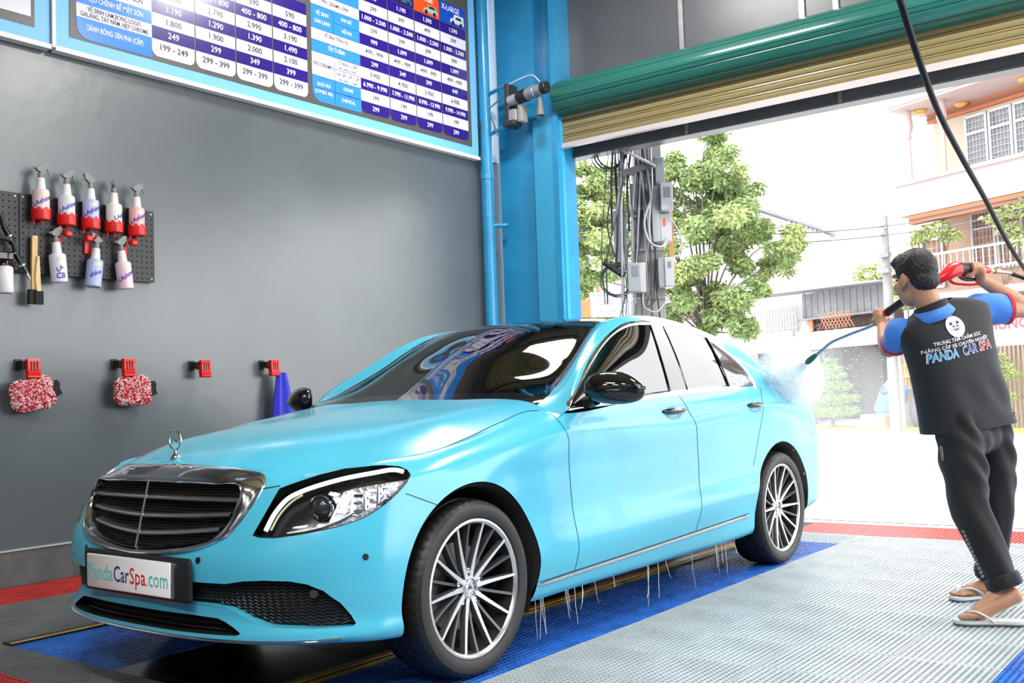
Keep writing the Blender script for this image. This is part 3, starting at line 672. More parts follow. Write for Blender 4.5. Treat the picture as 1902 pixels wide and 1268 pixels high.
# sill under the doors
V, sfT, frontT = clip(V, frontT, np.maximum(V[:, 2] - .284, .2 - V[:, 1]))
V, silT, T = clip(V, T, np.maximum(V[:, 2] - zgap(V[:, 1]), V[:, 1] - 2.45))
V, d1T, T = clip(V, T, V[:, 1] - np.interp(V[:, 2], *ZB))
V, d2T, rearT = clip(V, T, V[:, 1] - np.interp(V[:, 2], *ZC))
parts = {}
def rail(y, z):
    p = side(y, z, .001, GB); x0 = float(np.interp(y, [.68, .82, 1.0, 1.363, 1.6, 1.87, 2.162, 2.43, 2.75, 3.0], [.852, .815, .765, .69, .674, .67, .69, .715, .752, .78]))
    if p[0] < x0 - .03:
        h = GB.find_nearest(Vector((x0 - .005, y, z))); p = np.array(h[0])
    return p
for sgn in (1, -1):
    panel('front_fender', (V, frontT), M_paint, car, (sgn,))
    panel('side_skirt', (V, np.concatenate([silT, sfT])), M_paint, car, (sgn,))
    parts['front_door', sgn] = panel('front_door', (V, d1T), M_paint, car, (sgn,))
    parts['rear_door', sgn] = panel('rear_door', (V, d2T), M_paint, car, (sgn,))
panel('rear_body', (V, rearT), M_paint, car, (1, -1))
for sgn in (1, -1): panel('tail_lamp', TAILP, mat('tail_lamp_red', (.45, .01, .012), .08, coat=.5), car, (sgn,))
panel('hood', mesh_(CB['hood']), M_paint, car, (1, -1))
panel('trunk_lid', mesh_(CB['deck']), M_paint, car, (1, -1))
# ---- greenhouse
V, T = GV.copy(), GT.copy()
WS = [(-.02, .40), (.60, .50), (.757, .585), (.752, .70), (.668, 1.0), (.601, 1.265), (.579, 1.372), (.45, 1.352), (.2, 1.325), (-.02, 1.315)]
V, wsT, T = clip(V, T, np.where(V[:, 1] < 1.5, polysd(V[:, :2], WS), 1.))
WI = [(-.02, .57), (.40, .615), (.66, .69), (.700, .735), (.690, .80), (.615, 1.06), (.545, 1.292), (.50, 1.318), (.2, 1.285), (-.02, 1.278)]
V, glT, frT = clip(V, wsT, polysd(V[:, :2], WI))
panel('windshield', (V, glT), M_wglass, car, (1, -1)); panel('windshield_border', (V, frT), M_blk, car, (1, -1), off=.001)
xr = lambda y: np.interp(y, [1.3, 1.39, 1.6, 1.87, 2.16, 2.45, 2.6], [.588, .572, .558, .553, .56, .578, .59])
V, rfT, T = clip(V, T, np.maximum(np.maximum(V[:, 0] - xr(V[:, 1]), 1.2 - V[:, 1]), V[:, 1] - 2.50))
panel('roof', (V, rfT), M_roof, car, (1, -1))
V, rwT, T = clip(V, T, np.maximum(np.maximum(V[:, 0] - xr(V[:, 1]) - .02, 2.54 - V[:, 1]), V[:, 1] - 3.2))
panel('rear_window', (V, rwT), M_glass, car, (1, -1))
xd = lambda y: np.interp(y, [.68, .82, 1.0, 1.363, 1.6, 1.87, 2.162, 2.43, 2.75, 3.0], [.852, .815, .765, .69, .674, .67, .69, .715, .752, .78])
V, dloT, T = clip(V, T, np.maximum(polysd(V[:, 1:], [(.5 * (a[0] + b[0]), .5 * (a[1] + b[1])) for a, b in zip(DIN, DOUT)]), xd(V[:, 1]) - .012 - V[:, 0]))
b1 = ([1.0, 1.048, 1.226, 1.387, 1.5], [1.62, 1.605, 1.654, 1.726, 1.77]); b2 = ([1.0, 1.053, 1.228, 1.386, 1.5], [1.78, 1.786, 1.818, 1.858, 1.88]); qd = ([1.0, 1.064, 1.217, 1.336, 1.5], [2.26, 2.264, 2.285, 2.336, 2.40])
V, g1, T2 = clip(V, dloT, V[:, 1] - np.interp(V[:, 2], *b1)); V, bp, T2 = clip(V, T2, V[:, 1] - np.interp(V[:, 2], *b2)); V, g2, g3 = clip(V, T2, V[:, 1] - np.interp(V[:, 2], *qd))
V, sail, g1 = clip(V, g1, (V[:, 1] - .965) + (V[:, 2] - 1.11) * -.55)
for sgn in (1, -1):
    panel('roof_pillar', (V, T), M_paint, car, (sgn,))
    fd, rd = parts['front_door', sgn], parts['rear_door', sgn]
    panel('window_glass', (V, g1), M_glass, fd, (sgn,)); panel('mirror_triangle', (V, sail), M_blk, fd, (sgn,), off=.002)
    panel('window_glass', (V, g2), M_glass, rd, (sgn,)); panel('quarter_glass', (V, g3), M_glass, rd, (sgn,))
    panel('pillar_trim', (V, bp), M_blk, fd, (sgn,), off=.003)
    X = np.array([sgn, 1, 1])
    # chrome surround of the side windows
    O_ = cr(DOUT, 150, True); I_ = cr(DIN, 150, True); rows = []
    for (a, b), (c, d) in zip(O_, I_):
        po = rail(a, b); pi_ = rail(c, d); md = (po + pi_) / 2 + [.008, 0, .001]
        rows.append([po * X, (po * .75 + pi_ * .25 + [.006, 0, 0]) * X, md * X, (po * .25 + pi_ * .75 + [.006, 0, 0]) * X, pi_ * X, (pi_ - [.012, 0, 0]) * X])
    mb = MB(); mb.grid(rows, flip=sgn > 0, closed=True); mb.build('window_chrome', M_chr, car, 50)
    mb = MB()
    for (zz, yy), par in ((b1, 0), (b2, 0), (qd, 1)):
        pts = [side(np.interp(z, zz, yy), z, .003, GB) * X for z in np.linspace(1.055 if par else 1.045, 1.335 if par else 1.385, 9)]
        mb.tube(pts, .008 if par else .005, 6)
    mb.build('window_divider', M_blk, car, 60)
    # panel gaps
    mb = MB()
    for zz, yy, z0, z1 in ((ZA[0], ZA[1], .286, .965), (ZB[0], ZB[1], .325, 1.015), (ZC[0], ZC[1], .60, 1.04)):
        mb.tube([side(np.interp(z, zz, yy), z) * X for z in np.linspace(z0, z1, 40)], .0019, 6)
    mb.tube([side(y, zgap(y)) * X for y in np.linspace(.405, 2.385, 60)], .0024, 6)
    mb.tube([side(y, zs(y)) * X for y in np.linspace(-.335, -.20, 8)], .0018, 6)
    mb.tube([(E + [0, 0, .001]) * X for E in CB['skirt'][62:148:2, -1]], .0017, 6)
    mb.tube([front(x, z) * X for x, z in ((.507, .752), (.53, .755), (.56, .76))], .003, 6)
    mb.build('panel_gap', mat('panel_gap_dark', (.006, .05, .075), .7), car, 80)
    # sill strip, handles
    mb = MB(); rows = []
    for y in np.linspace(.402, 2.39, 40):
        z = zgap(y) - .012; e = min(1, (y - .40) / .05, (2.395 - y) / .05); h = .010 * max(e, .15)
        p = side(y, z); rows.append([(p + [0, 0, -h]) * X, (p + [.006, 0, -h * .6]) * X, (p + [.007, 0, h * .6]) * X, (p + [0, 0, h]) * X])
    mb.grid(rows, flip=sgn < 0); mb.build('sill_trim', M_chr, parts and car, 60)
    for (y0, y1, z0), dr in (((1.469, 1.699, .943), fd), ((2.409, 2.60, .947), rd)):
        mb = MB(); rows = []
        for i, t in enumerate(np.linspace(0, 1, 15)):
            y = y0 + (y1 - y0) * t; p = side(y, z0); k = sin(pi * min(max(t, .02), .98)) ** .35
            d = .030 * k; hh = .014 * k
            rows.append([(p + [d * .55 - .002 + hh * .9 * cos(a), 0, hh * sin(a) * 1.15]) * X for a in np.linspace(0, 2 * pi, 10)])
        mb.grid(rows, flip=sgn > 0); mb.m(1)
        mb.build('door_handle', [M_blk, M_paint], dr, 60)
        mb = MB(); p = side((y0 + y1) / 2 - .01, z0 - .012, .0012)
        A = [[(side(p[1] + .085 * r_ * cos(a), p[2] + .033 * r_ * sin(a), .0014 - .003 * (1 - r_)) * X).tolist() for r_ in np.linspace(0.02, 1, 5)] for a in np.linspace(0, 2 * pi, 28)]
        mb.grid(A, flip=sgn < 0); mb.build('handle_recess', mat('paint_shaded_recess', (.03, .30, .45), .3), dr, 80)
    # door mirror
    mb = MB()
    def shape(P):
        x, y, z = P[:, 0].copy(), P[:, 1].copy(), P[:, 2].copy()
        k = np.abs(x) ** 2.2
        z = np.sign(z) * np.abs(z) ** .72
        z = np.where(z > 0, z * (1.05 - .55 * np.clip(x + .15, 0, 1.2) ** 2.0), z * (.95 - .12 * np.clip(-x, 0, 1)))
        y = np.where(y > 0, np.minimum(y, .45), y * (1 - .35 * z ** 2))
        x = np.sign(x) * np.abs(x) ** .78
        return np.stack([x, y, z], 1)
    mb.ell((0, 0, 0), (.134, .075, .072), 36, 20, fn=shape)
    for v in mb.v: v[:] = (v @ np.array(Euler((0, radians(1), radians(30))).to_matrix()).T + [1.022, .822, 1.060]) * X
    if sgn < 0: mb.f = [f[::-1] for f in mb.f]
    mir = mb.build('door_mirror', M_blk, car, 60)
    mb = MB(); rows = []
    for t in np.linspace(0, 1, 7):
        c = np.array([.835, .86, 1.0]) * (1 - t) + np.array([.945, .80, 1.012]) * t
        rows.append([(c + [0, .05 * (1.2 - t * .5) * cos(a), .030 * (1.15 - .5 * t) * sin(a)]) * X for a in np.linspace(0, 2 * pi, 12)])
    mb.grid(rows, flip=sgn > 0); mb.build('mirror_foot', M_blkp, mir, 60)
    mb = MB(); pts = [(np.array([1.022, .822, 1.052 + .05 * s_]) + np.array([.866, .5, 0]) * s_ + np.array([.5, -.866, 0]) * (.0745 * math.sqrt(max(0, 1 - (abs(s_) / .134) ** 2.6)))) * X for s_ in np.linspace(-.085, .125, 18)]
    mb.tube(pts, .009, 8); mb.build('turn_signal', glassmat('indicator_lens', (.35, .33, .33), 1.6), mir, 60)
# ---- front end
def ring_front(pts, off=0.): return [front(x, z, off) for x, z in pts]
def loop(half):  # right half outline (x >= 0, from bottom centre to top centre) -> closed loop
    return list(half) + [(-x, z) for x, z in half[::-1] if x > 1e-6]
go = cr(loop(GOUT), 220, True); gi = cr(loop(GIN), 220, True); N = 220
# resample both by polar angle about the grille centre so that they pair up
def bypolar(P, n=260):
    c = np.array([0, .672]); Q = P - c; a = np.unwrap(np.arctan2(Q[:, 1] * 2.2, Q[:, 0])); o = np.argsort(a % (2 * pi)); aa = (a % (2 * pi))[o]; PP = P[o]
    t = np.linspace(0, 2 * pi, n, endpoint=False); aa2 = np.concatenate([aa - 2 * pi, aa, aa + 2 * pi]); PP2 = np.concatenate([PP] * 3)
    return np.stack([np.interp(t, aa2, PP2[:, 0]), np.interp(t, aa2, PP2[:, 1])], 1)
go, gi = bypolar(go), bypolar(gi)
yg = lambda x, z: -.845 + (z - .541) * .247 + .30 * x * x     # grille opening plane
rows = []
for o_, i_ in zip(go, gi):
    po = front(o_[0], o_[1]); pi_ = np.array([i_[0], yg(*i_), i_[1]]); L = lambda t, d: po * (1 - t) + pi_ * t + np.array([0, -d, 0])
    rows.append([po + [0, .012, 0], po + [0, -.003, 0], L(.15, .014), L(.40, .020), L(.62, .019), L(.80, .008), L(.86, -.002), L(.93, .006), L(1, .004), L(1.02, -.008), pi_ + [0, .05, 0]])
mb = MB(); mb.grid(rows, flip=False, closed=True); gr = mb.build('grille', M_chr, car, 35)
mb = MB(); c = np.array([0, yg(0, .66) + .045, .66]); ring = [np.array([x * 1.01, yg(x, z) + .045, z]) for x, z in gi[::3]]; mb.add([c] + ring, [(0, (i + 1) % len(ring) + 1, i + 1) for i in range(len(ring))]); mb.build('grille_back', M_dark, gr)
for mid, end in ((.720, (.452, .715)), (.655, (.430, .668)), (.594, (.395, .619))):
    mb = MB(); rows = []
    for x in np.linspace(-end[0], end[0], 31):
        t = (abs(x) / end[0]) ** 1.5; z = mid + (end[1] - mid) * t; y = yg(x, z) + .006
        rows.append([[x, y + .03, z + .008], [x, y, z + .0058], [x, y - .004, z], [x, y, z - .0058], [x, y + .03, z - .008]])
    mb.grid(rows, flip=True); mb.build('grille_bar', mat('louvre_silver', (.42, .42, .43), .3, .9), gr, 40)
mb = MB(); mb.tube([(0, yg(0, z) - .004, z) for z in np.linspace(.543, .778, 9)], .0055, 8); mb.build('grille_bar', M_chr, gr, 60)
mb = MB()
for k in range(22):   # fine black mesh behind the louvres
    z = .552 + k * .010; hw = np.interp(z, [g[1] for g in GIN[:8]], [g[0] for g in GIN[:8]])
    mb.tube([(x, yg(x, z) + .03, z) for x in np.linspace(-hw, hw, 9)], .0022, 4)
mb.build('grille_mesh', M_blkp, gr)
# intakes
def intake(name, poly, depth, mesh_step):
    half = [q for q in poly if q[0] >= -.001]; half = [(0, poly[0][1])] + half + [(0, poly[-1][1])]
    lp = half + [(-x, z) for x, z in half[::-1] if x > 1e-6]
    P = np.array(lp); dens = []
    for a, b in zip(P, np.roll(P, -1, 0)):
        k = max(1, int(np.linalg.norm(b - a) / .02)); dens += [a + (b - a) * i / k for i in range(k)]
    r0 = [front(x, z) for x, z in dens]
    rows = [[p + [0, -.001, 0], p + [0, .012, 0], np.array([p[0] * .985, p[1] + depth, p[2]])] for p in r0]
    mb = MB(); mb.grid(rows, closed=True); o = mb.build(name, M_blkp if name == 'lower_intake' else M_paint, car, 50)
    D = np.array(dens); top = {}
    mb = MB(); rows = []
    xs = np.linspace(-P[:, 0].max(), P[:, 0].max(), 61)
    for x in xs:
        zz = []
        for a, b in zip(P, np.roll(P, -1, 0)):
            if (a[0] - x) * (b[0] - x) <= 0 and abs(a[0] - b[0]) > 1e-9: zz.append(a[1] + (b[1] - a[1]) * (x - a[0]) / (b[0] - a[0]))
        if not zz: zz = [P[np.argmax(np.abs(P[:, 0])), 1]] * 2
        z0, z1 = min(zz), max(zz); y = front(x, (z0 + z1) / 2)[1] + depth
        rows.append([[x * .985, y, z0 + (z1 - z0) * t] for t in np.linspace(0, 1, 5)])
    mb.grid(rows); mb.build('intake_back', M_dark, o)
    return o, P
o, P = intake('upper_intake', UPI, .045, 0)
mb = MB()
def inside(x, z, poly=UPI):
    return polysd(np.array([[abs(x), z]]), poly)[0] < -.004
for k in range(15):
    z0 = .292 + k * .0115; seg = []
    for i in range(-74, 75):
        x = i * .0112; z = z0 + (.0032 if i % 2 else -.0032)
        if inside(x, z): seg.append(front(x, z) + [0, .030, 0])
        else:
            if len(seg) > 2: mb.tube(seg, .0026, 4, caps=False)
            seg = []
    if len(seg) > 2: mb.tube(seg, .0026, 4, caps=False)
stuff(mb.build('intake_mesh', mat('intake_mesh_black', (.022, .022, .024), .35), o))
mb = MB(); p = front(.731, .407) + [0, .022, 0]; mb.lathe([(0, -.004), (.014, -.004), (.014, .01), (0, .01)], p, (.4, -.9, 0), 16); mb.build('fog_sensor', mat('sensor_grey', (.05, .05, .05), .4), o, 40)
o, P = intake('lower_intake', LOI, .05, 0)
mb = MB()
for z in (.285, .302, .318): mb.tube([front(x, z) + [0, .03, 0] for x in np.linspace(-.42, .42, 25)], .003, 4)
mb.build('intake_slat', M_blkp, o)
# chrome lip, under tray
mb = MB(); L2 = [front(x, .2555, .002) for x in np.linspace(-.795, .795, 61)]
mb.tube(L2, .0085, 8, flat=(1.3, .75)); mb.build('bumper_lip', M_chr, car, 60)
mb = MB(); S0 = CB['skirt'][:, 0]; S0 = S0[::6]; ring = np.concatenate([S0, (S0 * MIR)[::-1]]); rows = [[p, np.array([p[0] * .6, p[1] * .93 + .1, .17])] for p in ring]
mb.grid(rows, flip=True, closed=True); nr = len(ring); mb.add([r_[1] for r_ in rows], [tuple(range(nr))]); mb.build('underbody', M_dark, car)
# parking sensors
for x, z in ((.357, .519), (.842, .517)):
    for sg in (1, -1):
        p, n = cast((x * 1.0, -3, z), (0, 1, 0)); n = n if n[1] < 0 else -n
        mb = MB(); mb.lathe([(0, .003), (.0105, .003), (.0125, -.004)], p, n, 18)
        if sg < 0:
            for v in mb.v: v[:] = v * MIR
            mb.f = [f[::-1] for f in mb.f]
        mb.build('parking_sensor', M_blkp, car, 40)
# number plate
ph = MB(); ph.rbox((.03, -.8675, .452), (.66, .150, .022), .012, (radians(90), 0, 0)); hp = ph.build('plate_holder', M_blkp, car, 40)
mb = MB(); mb.rbox((.012, -.882, .450), (.545, .126, .010), .008, (radians(90), 0, 0)); mb.build('plate_frame', M_chr, hp, 40)
mb = MB(); mb.rbox((.006, -.8885, .451), (.528, .121, .006), .003, (radians(90), 0, 0)); pl = mb.build('number_plate', mat('plate_white', (.92, .92, .92), .5), hp, 40)
M_l = [mat('letter_cyan', srgb(95, 208, 205), .5), mat('letter_navy', srgb(22, 48, 120), .5), mat('letter_red', srgb(225, 22, 30), .5)]
mb = MB(); xx = -.252
for txt, mi, wd in (('Panda', 0, .172), ('Car', 1, .105), ('Spa', 2, .105), ('.com', 0, .135)):
    mb.m(mi); put_text(mb, txt, (xx + wd / 2, -.8925, .447), (1, 0, 0), (0, 0, 1), .082, bold=.004, fit=wd - .006); xx += wd
mb.build('plate_lettering', M_l, hp)
# bonnet ornament
mb = MB(); c = np.array([0, -.678, .922]); R_ = .037
mb.tube([c + [R_ * cos(a), 0, R_ * sin(a)] for a in np.linspace(0, 2 * pi, 33)[:-1]], .0035, 6, closed=True)
for a in (90, 210, 330):
    e = np.array([cos(radians(a)), 0, sin(radians(a))]); t = np.array([-e[2], 0, e[0]])
    for s_ in (1, -1): mb.add([c + [0, -.006 * s_, 0], c + t * .006 - e * .0035, c + e * R_, c - t * .006 - e * .0035], [(0, 1, 2)[::s_], (0, 2, 3)[::s_]])
mb.lathe([(0, .026), (.005, .024), (.006, .012), (.014, .007), (.020, .001), (.020, -.01)], (0, -.676, .860), (0, -.15, 1), 18)
mb.build('hood_ornament', M_chr, car, 50)
# headlamps
for sgn in (1, -1):
    X = np.array([sgn, 1, 1]); lens = panel('headlamp', LENS, M_clear, car, (sgn,), off=.0015)
    panel('lamp_housing', LENS, mat('lamp_housing_black', (.012, .012, .014), .18), lens, (sgn,), off=-.05)
    lp = LAMP2 + LAMP2[:1]; mb = MB(); rows = []
    for a, b in zip(lp[:-1], lp[1:]):
        for t in np.linspace(0, 1, 4)[:-1]:
            p = diag(a[0] + (b[0] - a[0]) * t, a[1] + (b[1] - a[1]) * t); rows.append([(p + [.0008, -.0008, 0]) * X, (p + np.array([-.04, .035, 0])) * X])
    mb.grid(rows, closed=True, flip=sgn < 0); mb.build('lamp_rim', M_blkp, lens, 60)
    iw = np.array([-.010, .009, 0])
    dr = [(.59, -.732, .616), (.597, -.697, .671), (.613, -.653, .717), (.64, -.618, .738), (.681, -.579, .756), (.739, -.514, .776), (.795, -.424, .79), (.821, -.336, .795), (.836, -.311, .787)]
    P = cr(np.array(dr), 40); mb = MB(); mb.tube([(p + iw) * X for p in P], .0085, 8); mb.build('daytime_light', mat('daytime_light_white', (.9, .9, .93), .2, emit=((.95, .95, 1), .55)), lens, 60)
    d2 = cr(np.array([(.607, -.723, .617), (.615, -.689, .668), (.632, -.649, .708), (.653, -.62, .728)]), 16); mb = MB(); mb.tube([(p + iw * 1.3) * X for p in d2], .004, 6); mb.build('light_guide', mat('light_guide_amber', (.75, .7, .45), .2), lens, 60)
    bv, bt = LENS; bv, bt, _ = clip(bv, bt, np.maximum(.135 + (bv[:, 2] - .69) * .5 - E2(bv), bv[:, 2] - np.interp(E2(bv), [.1, .2, .3, .39], [.735, .757, .768, .776])))
    panel('lamp_bowl', (bv, bt), mat('lamp_bowl_silver', (.55, .55, .6), .25, .9, var=.5, scale=45, bump=.6, bscale=50, dist=.01), lens, (sgn,), off=-.030)
    # projector and reflector steps
    c = np.array([.729, -.602, .683]) + [-.03, .028, 0]; ax = np.array([.35, -.93, 0.])
    mb = MB(); mb.lathe([(.043, -.02), (.046, .012), (.040, .016), (.037, .012)], c * X, ax * X, 28); mb.build('projector_ring', M_chr, lens, 40)
    mb = MB(); mb.lathe([(.037, .008), (.028, .020), (.015, .027), (0, .029)], c * X, ax * X, 24); mb.build('projector_lens', mat('projector_glass', (.03, .03, .04), .03, coat=1.), lens, 60)
    mb = MB()
    for k, (e0, z0) in enumerate(((.205, .712), (.255, .726), (.303, .738))):
        for (de, dz, w_, h_) in ((-.006, -.018, .016, .066), (.012, .016, .034, .010), (.012, -.010, .028, .008), (.012, -.040, .030, .012)):
            e = e0 + de; z = z0 + dz
            q = [diag(e + a * w_ / 2, z + b * h_ / 2, -.022 - .006 * (a > 0)) * X for a, b in ((-1, -1), (1, -1), (1, 1), (-1, 1))]
            q2 = [v + np.array([-.012, .012, 0]) * X for v in q]; F = [(0, 1, 2, 3), (7, 6, 5, 4), (0, 4, 5, 1), (1, 5, 6, 2), (2, 6, 7, 3), (3, 7, 4, 0)]
            mb.add(q + q2, F if sgn > 0 else [f[::-1] for f in F])
    mb.build('lamp_reflector', M_chr, lens, 30)
    mb = MB(); P = cr(np.array([(.142 - .02, .622), (.20, .628), (.265, .652), (.315, .688)]).tolist(), 14) if False else None
    q = [diag(e, z, -.018) * X for e, z in ((-.03, .612), (.03, .618), (.09, .628), (.15, .646), (.20, .668))]
    mb.tube(q, .005, 6); mb.build('lamp_lower_trim', M_sil, lens, 60)
# wheel arch liners
for sgn in (1, -1):
    for cy, cz in ((.012, .335), (2.848, .333)):
        mb = MB(); rows = []
        for a in np.linspace(radians(-25), radians(205), 40):
            e = np.array([0, cos(a), sin(a)]); p = np.array([0, cy, cz]) + e * .386; s_ = side(p[1], max(p[2], .23)); xo = min(s_[0], .905) if p[2] > .25 else .86
            rows.append([(np.array([xo - .001, *(p[1:])])) * X * 0 + np.array([sgn * (xo - .001), p[1], p[2]]), np.array([sgn * (xo - .03), *(np.array([cy, cz]) + e[1:] * .372)]), np.array([sgn * .60, *(np.array([cy, cz]) + e[1:] * .372)])])
        mb.grid(rows, flip=sgn < 0)
        c = [np.array([sgn * .60, cy, cz])]; n0 = len(rows); mb.add([c[0]] + [r_[2] for r_ in rows], [((0, i + 1, i + 2) if sgn > 0 else (0, i + 2, i + 1)) for i in range(n0 - 1)])
        mb.build('wheel_arch', M_dark, car, 50)
# wheels
def wheel_meshes():
    out = {}
    mb = MB()   # axis = +x (outer face at x = .11)
    def dsp(i, j): return -.005 if (j in (5, 6, 15, 16) and i % 3 == 0) else 0
    prof = [(.252, .092), (.262, .108), (.285, .116), (.308, .112), (.322, .098), (.328, .080), (.331, .060), (.331, .046), (.323, .044), (.323, .038), (.331, .036), (.3315, 0), (.331, -.036), (.323, -.04), (.323, -.044), (.331, -.048), (.328, -.08), (.322, -.098), (.300, -.112), (.255, -.095)]
    mb.lathe(prof, axis=(1, 0, 0), n=156, disp=dsp); out['tyre'] = mb.mesh('tyre', 32)
    mb = MB(); mb.lathe([(.245, .085), (.257, .094), (.257, .104), (.250, .106), (.243, .101), (.240, .094)], axis=(1, 0, 0), n=72); out['rim_lip'] = mb.mesh('rim_lip', 40)
    mb = MB(); mb.lathe([(.243, .094), (.235, .075), (.225, .05), (.222, -.09)], axis=(1, 0, 0), n=64); mb.lathe([(.10, -.02), (.222, -.03)], axis=(1, 0, 0), n=40); out['rim_barrel'] = mb.mesh('rim_barrel', 40)
    def spoke(a, w0, w1, r0, r1, h0, h1, dep):
        e = np.array([0, cos(a), sin(a)]); t = np.array([0, -sin(a), cos(a)]); x = np.array([1., 0, 0]); rows = []
        for s_ in np.linspace(0, 1, 6):
            r_ = r0 + (r1 - r0) * s_; w = w0 + (w1 - w0) * s_ ** .6; h = h0 + (h1 - h0) * s_ ** 1.6; c = e * r_ + x * h
            rows.append([c - t * w * .62 - x * dep, c - t * w * .5 - x * .002, c - t * w * .42, c + t * w * .42, c + t * w * .5 - x * .002, c + t * w * .62 - x * dep])
        return rows
    mb = MB(); mb.grid(spoke(0, .023, .0105, .03, .247, .074, .101, .026), flip=True); mb.mi = [1 if i % 5 in (0, 4) else 0 for i in range(len(mb.f))]; out['spoke'] = mb.mesh('spoke', 30)
    mb = MB(); mb.grid(spoke(0, .013, .0115, .055, .242, .062, .094, .03), flip=True); out['dark_spoke'] = mb.mesh('dark_spoke', 30)
    mb = MB(); mb.lathe([(.044, .03), (.042, .074), (.040, .078), (.037, .078), (.036, .074), (0, .074)], axis=(1, 0, 0), n=36)
    out['hub'] = mb.mesh('hub', 35)
    mb = MB(); mb.tube([(.079, .034 * cos(a), .034 * sin(a)) for a in np.linspace(0, 2 * pi, 37)[:-1]], .003, 6, closed=True)
    mb.tube([(.0765, .024 * cos(a), .024 * sin(a)) for a in np.linspace(0, 2 * pi, 37)[:-1]], .0016, 5, closed=True)
    for a in (90, 210, 330):
        e = np.array([0, cos(radians(a)), sin(radians(a))]); t = np.array([0, -e[2], e[1]]); o_ = np.array([.077, 0, 0])
        mb.add([o_ + [.006, 0, 0], o_ + t * .005 - e * .003, o_ + e * .0235, o_ - t * .005 - e * .003], [(0, 1, 2), (0, 2, 3), (0, 2, 1), (0, 3, 2)])
    out['hub_star'] = mb.mesh('hub_star', 50)
    mb = MB(); mb.lathe([(.06, .0), (.165, .0), (.165, -.025), (.06, -.025)], axis=(1, 0, 0), n=40); out['brake_disc'] = mb.mesh('brake_disc', 40)
    mb = MB()
    for k in range(5):
        a = 2 * pi * k / 5 + .3; c = np.array([.058, .062 * cos(a), .062 * sin(a)]); mb.lathe([(.011, 0), (.011, .012), (.007, .014), (0, .010)], c, (1, 0, 0), 10)
    out['wheel_bolt'] = mb.mesh('wheel_bolt', 40)
    return out
WM = wheel_meshes(); MATW = dict(tyre=M_rub, rim_lip=M_alu, rim_barrel=M_dark, spoke=M_alu, dark_spoke=M_rimd, hub=M_alu, hub_star=M_chr, brake_disc=mat('brake_steel', (.25, .24, .23), .4, .9), wheel_bolt=M_chr)
for k, me in WM.items(): me.materials.append(MATW[k])
WM['spoke'].materials.append(M_rimd)
for sgn in (1, -1):
    for cy, rot in ((0, .367), (2.84, .31)):
        wh = obj('wheel', WM['tyre'], None, car, (sgn * .788, cy, .331)); wh.rotation_euler = (0, 0, 0 if sgn > 0 else pi)
        for k in ('rim_lip', 'rim_barrel', 'hub', 'hub_star', 'brake_disc', 'wheel_bolt'):
            obj(k, WM[k], None, wh)
        for i in range(10):
            s_ = obj('spoke', WM['spoke'], None, wh); s_.rotation_euler = (2 * pi * i / 10 + radians(-90) + rot, 0, 0)
            s_ = obj('dark_spoke', WM['dark_spoke'], None, wh); s_.rotation_euler = (2 * pi * (i + .5) / 10 + radians(-90) + rot, 0, 0)
# cabin seen dimly through the glass
M_in = mat('cabin_fabric', (.05, .045, .04), .8)
mb = MB()
for x in (-.36, .36):
    mb.rbox((x, 1.35, .52), (.50, .52, .20), .08); mb.rbox((x, 1.66, .85), (.48, .62, .14), .08, (radians(78), 0, 0)); mb.rbox((x, 1.74, 1.22), (.24, .17, .09), .04, (radians(80), 0, 0))
mb.rbox((0, 2.35, .52), (1.25, .5, .22), .08); mb.rbox((0, 2.72, .86), (1.25, .62, .14), .08, (radians(74), 0, 0))
mb.build('seat', M_in, car, 40)
mb = MB(); rows = [[(x, .66 + .05 * abs(x), .985), (x, .95, .97), (x, 1.02, .90), (x, 1.02, .6)] for x in np.linspace(-.70, .70, 9)]; mb.grid(rows, flip=True); mb.build('dashboard', M_in, car, 40)
mb = MB(); a_ = np.linspace(0, 2 * pi, 25)[:-1]; mb.tube([(.36 + .18 * cos(a), 1.10 + .06 * sin(a), .95 + .17 * sin(a)) for a in a_], .014, 8, closed=True); mb.rbox((.36, 1.09, .95), (.1, .1, .05), .03); mb.build('steering_wheel', M_blkp, car, 50)
mb = MB(); mb.add([(-.82, .4, .3), (.82, .4, .3), (.82, 3.2, .3), (-.82, 3.2, .3)], [(0, 1, 2, 3)]); mb.build('cabin_floor', M_dark, car)
# ================================================================= the washer, his lance and hose
PJ = {'headtop': (2.047, 1.768, 1.634), 'head': (2.045, 1.775, 1.507), 'neck': (2.098, 1.798, 1.396), 'shL': (2.038, 1.673, 1.275), 'elL': (1.889, 1.841, 1.2), 'haL': (1.808, 2.022, 1.349), 'shR': (2.282, 2.064, 1.365), 'elR': (2.407, 2.335, 1.365), 'haR': (2.205, 2.107, 1.54), 'hipL': (2.19, 1.83, 0.843), 'knL': (2.215, 1.799, 0.473), 'anL': (2.337, 1.788, 0.135), 'ballL': (2.22, 1.707, 0.03), 'heelL': (2.38, 1.773, 0.105), 'hipR': (2.27, 2.079, 0.844), 'knR': (2.249, 2.127, 0.458), 'anR': (2.173, 2.297, 0.07), 'ballR': (2.07, 2.21, 0.02), 'heelR': (2.184, 2.346, 0.027), 'nozzle': (1.307, 2.345, 1.172), 'bend': (1.434, 2.26, 1.25), 'grip0': (1.843, 2.008, 1.382), 'grip1': (1.943, 1.967, 1.434), 'gunA': (2.085, 1.932, 1.497), 'gunB': (2.148, 2.001, 1.551), 'gunC': (2.176, 2.058, 1.567), 'gunD': (2.247, 2.188, 1.56), 'coup': (2.316, 2.304, 1.549), 'hoseEnd': (2.36, 2.376, 1.534), 'guard0': (2.141, 1.999, 1.504), 'guard1': (2.181, 2.068, 1.489), 'guard2': (2.23, 2.142, 1.492), 'target': (0.801, 3.161, 1.086)}
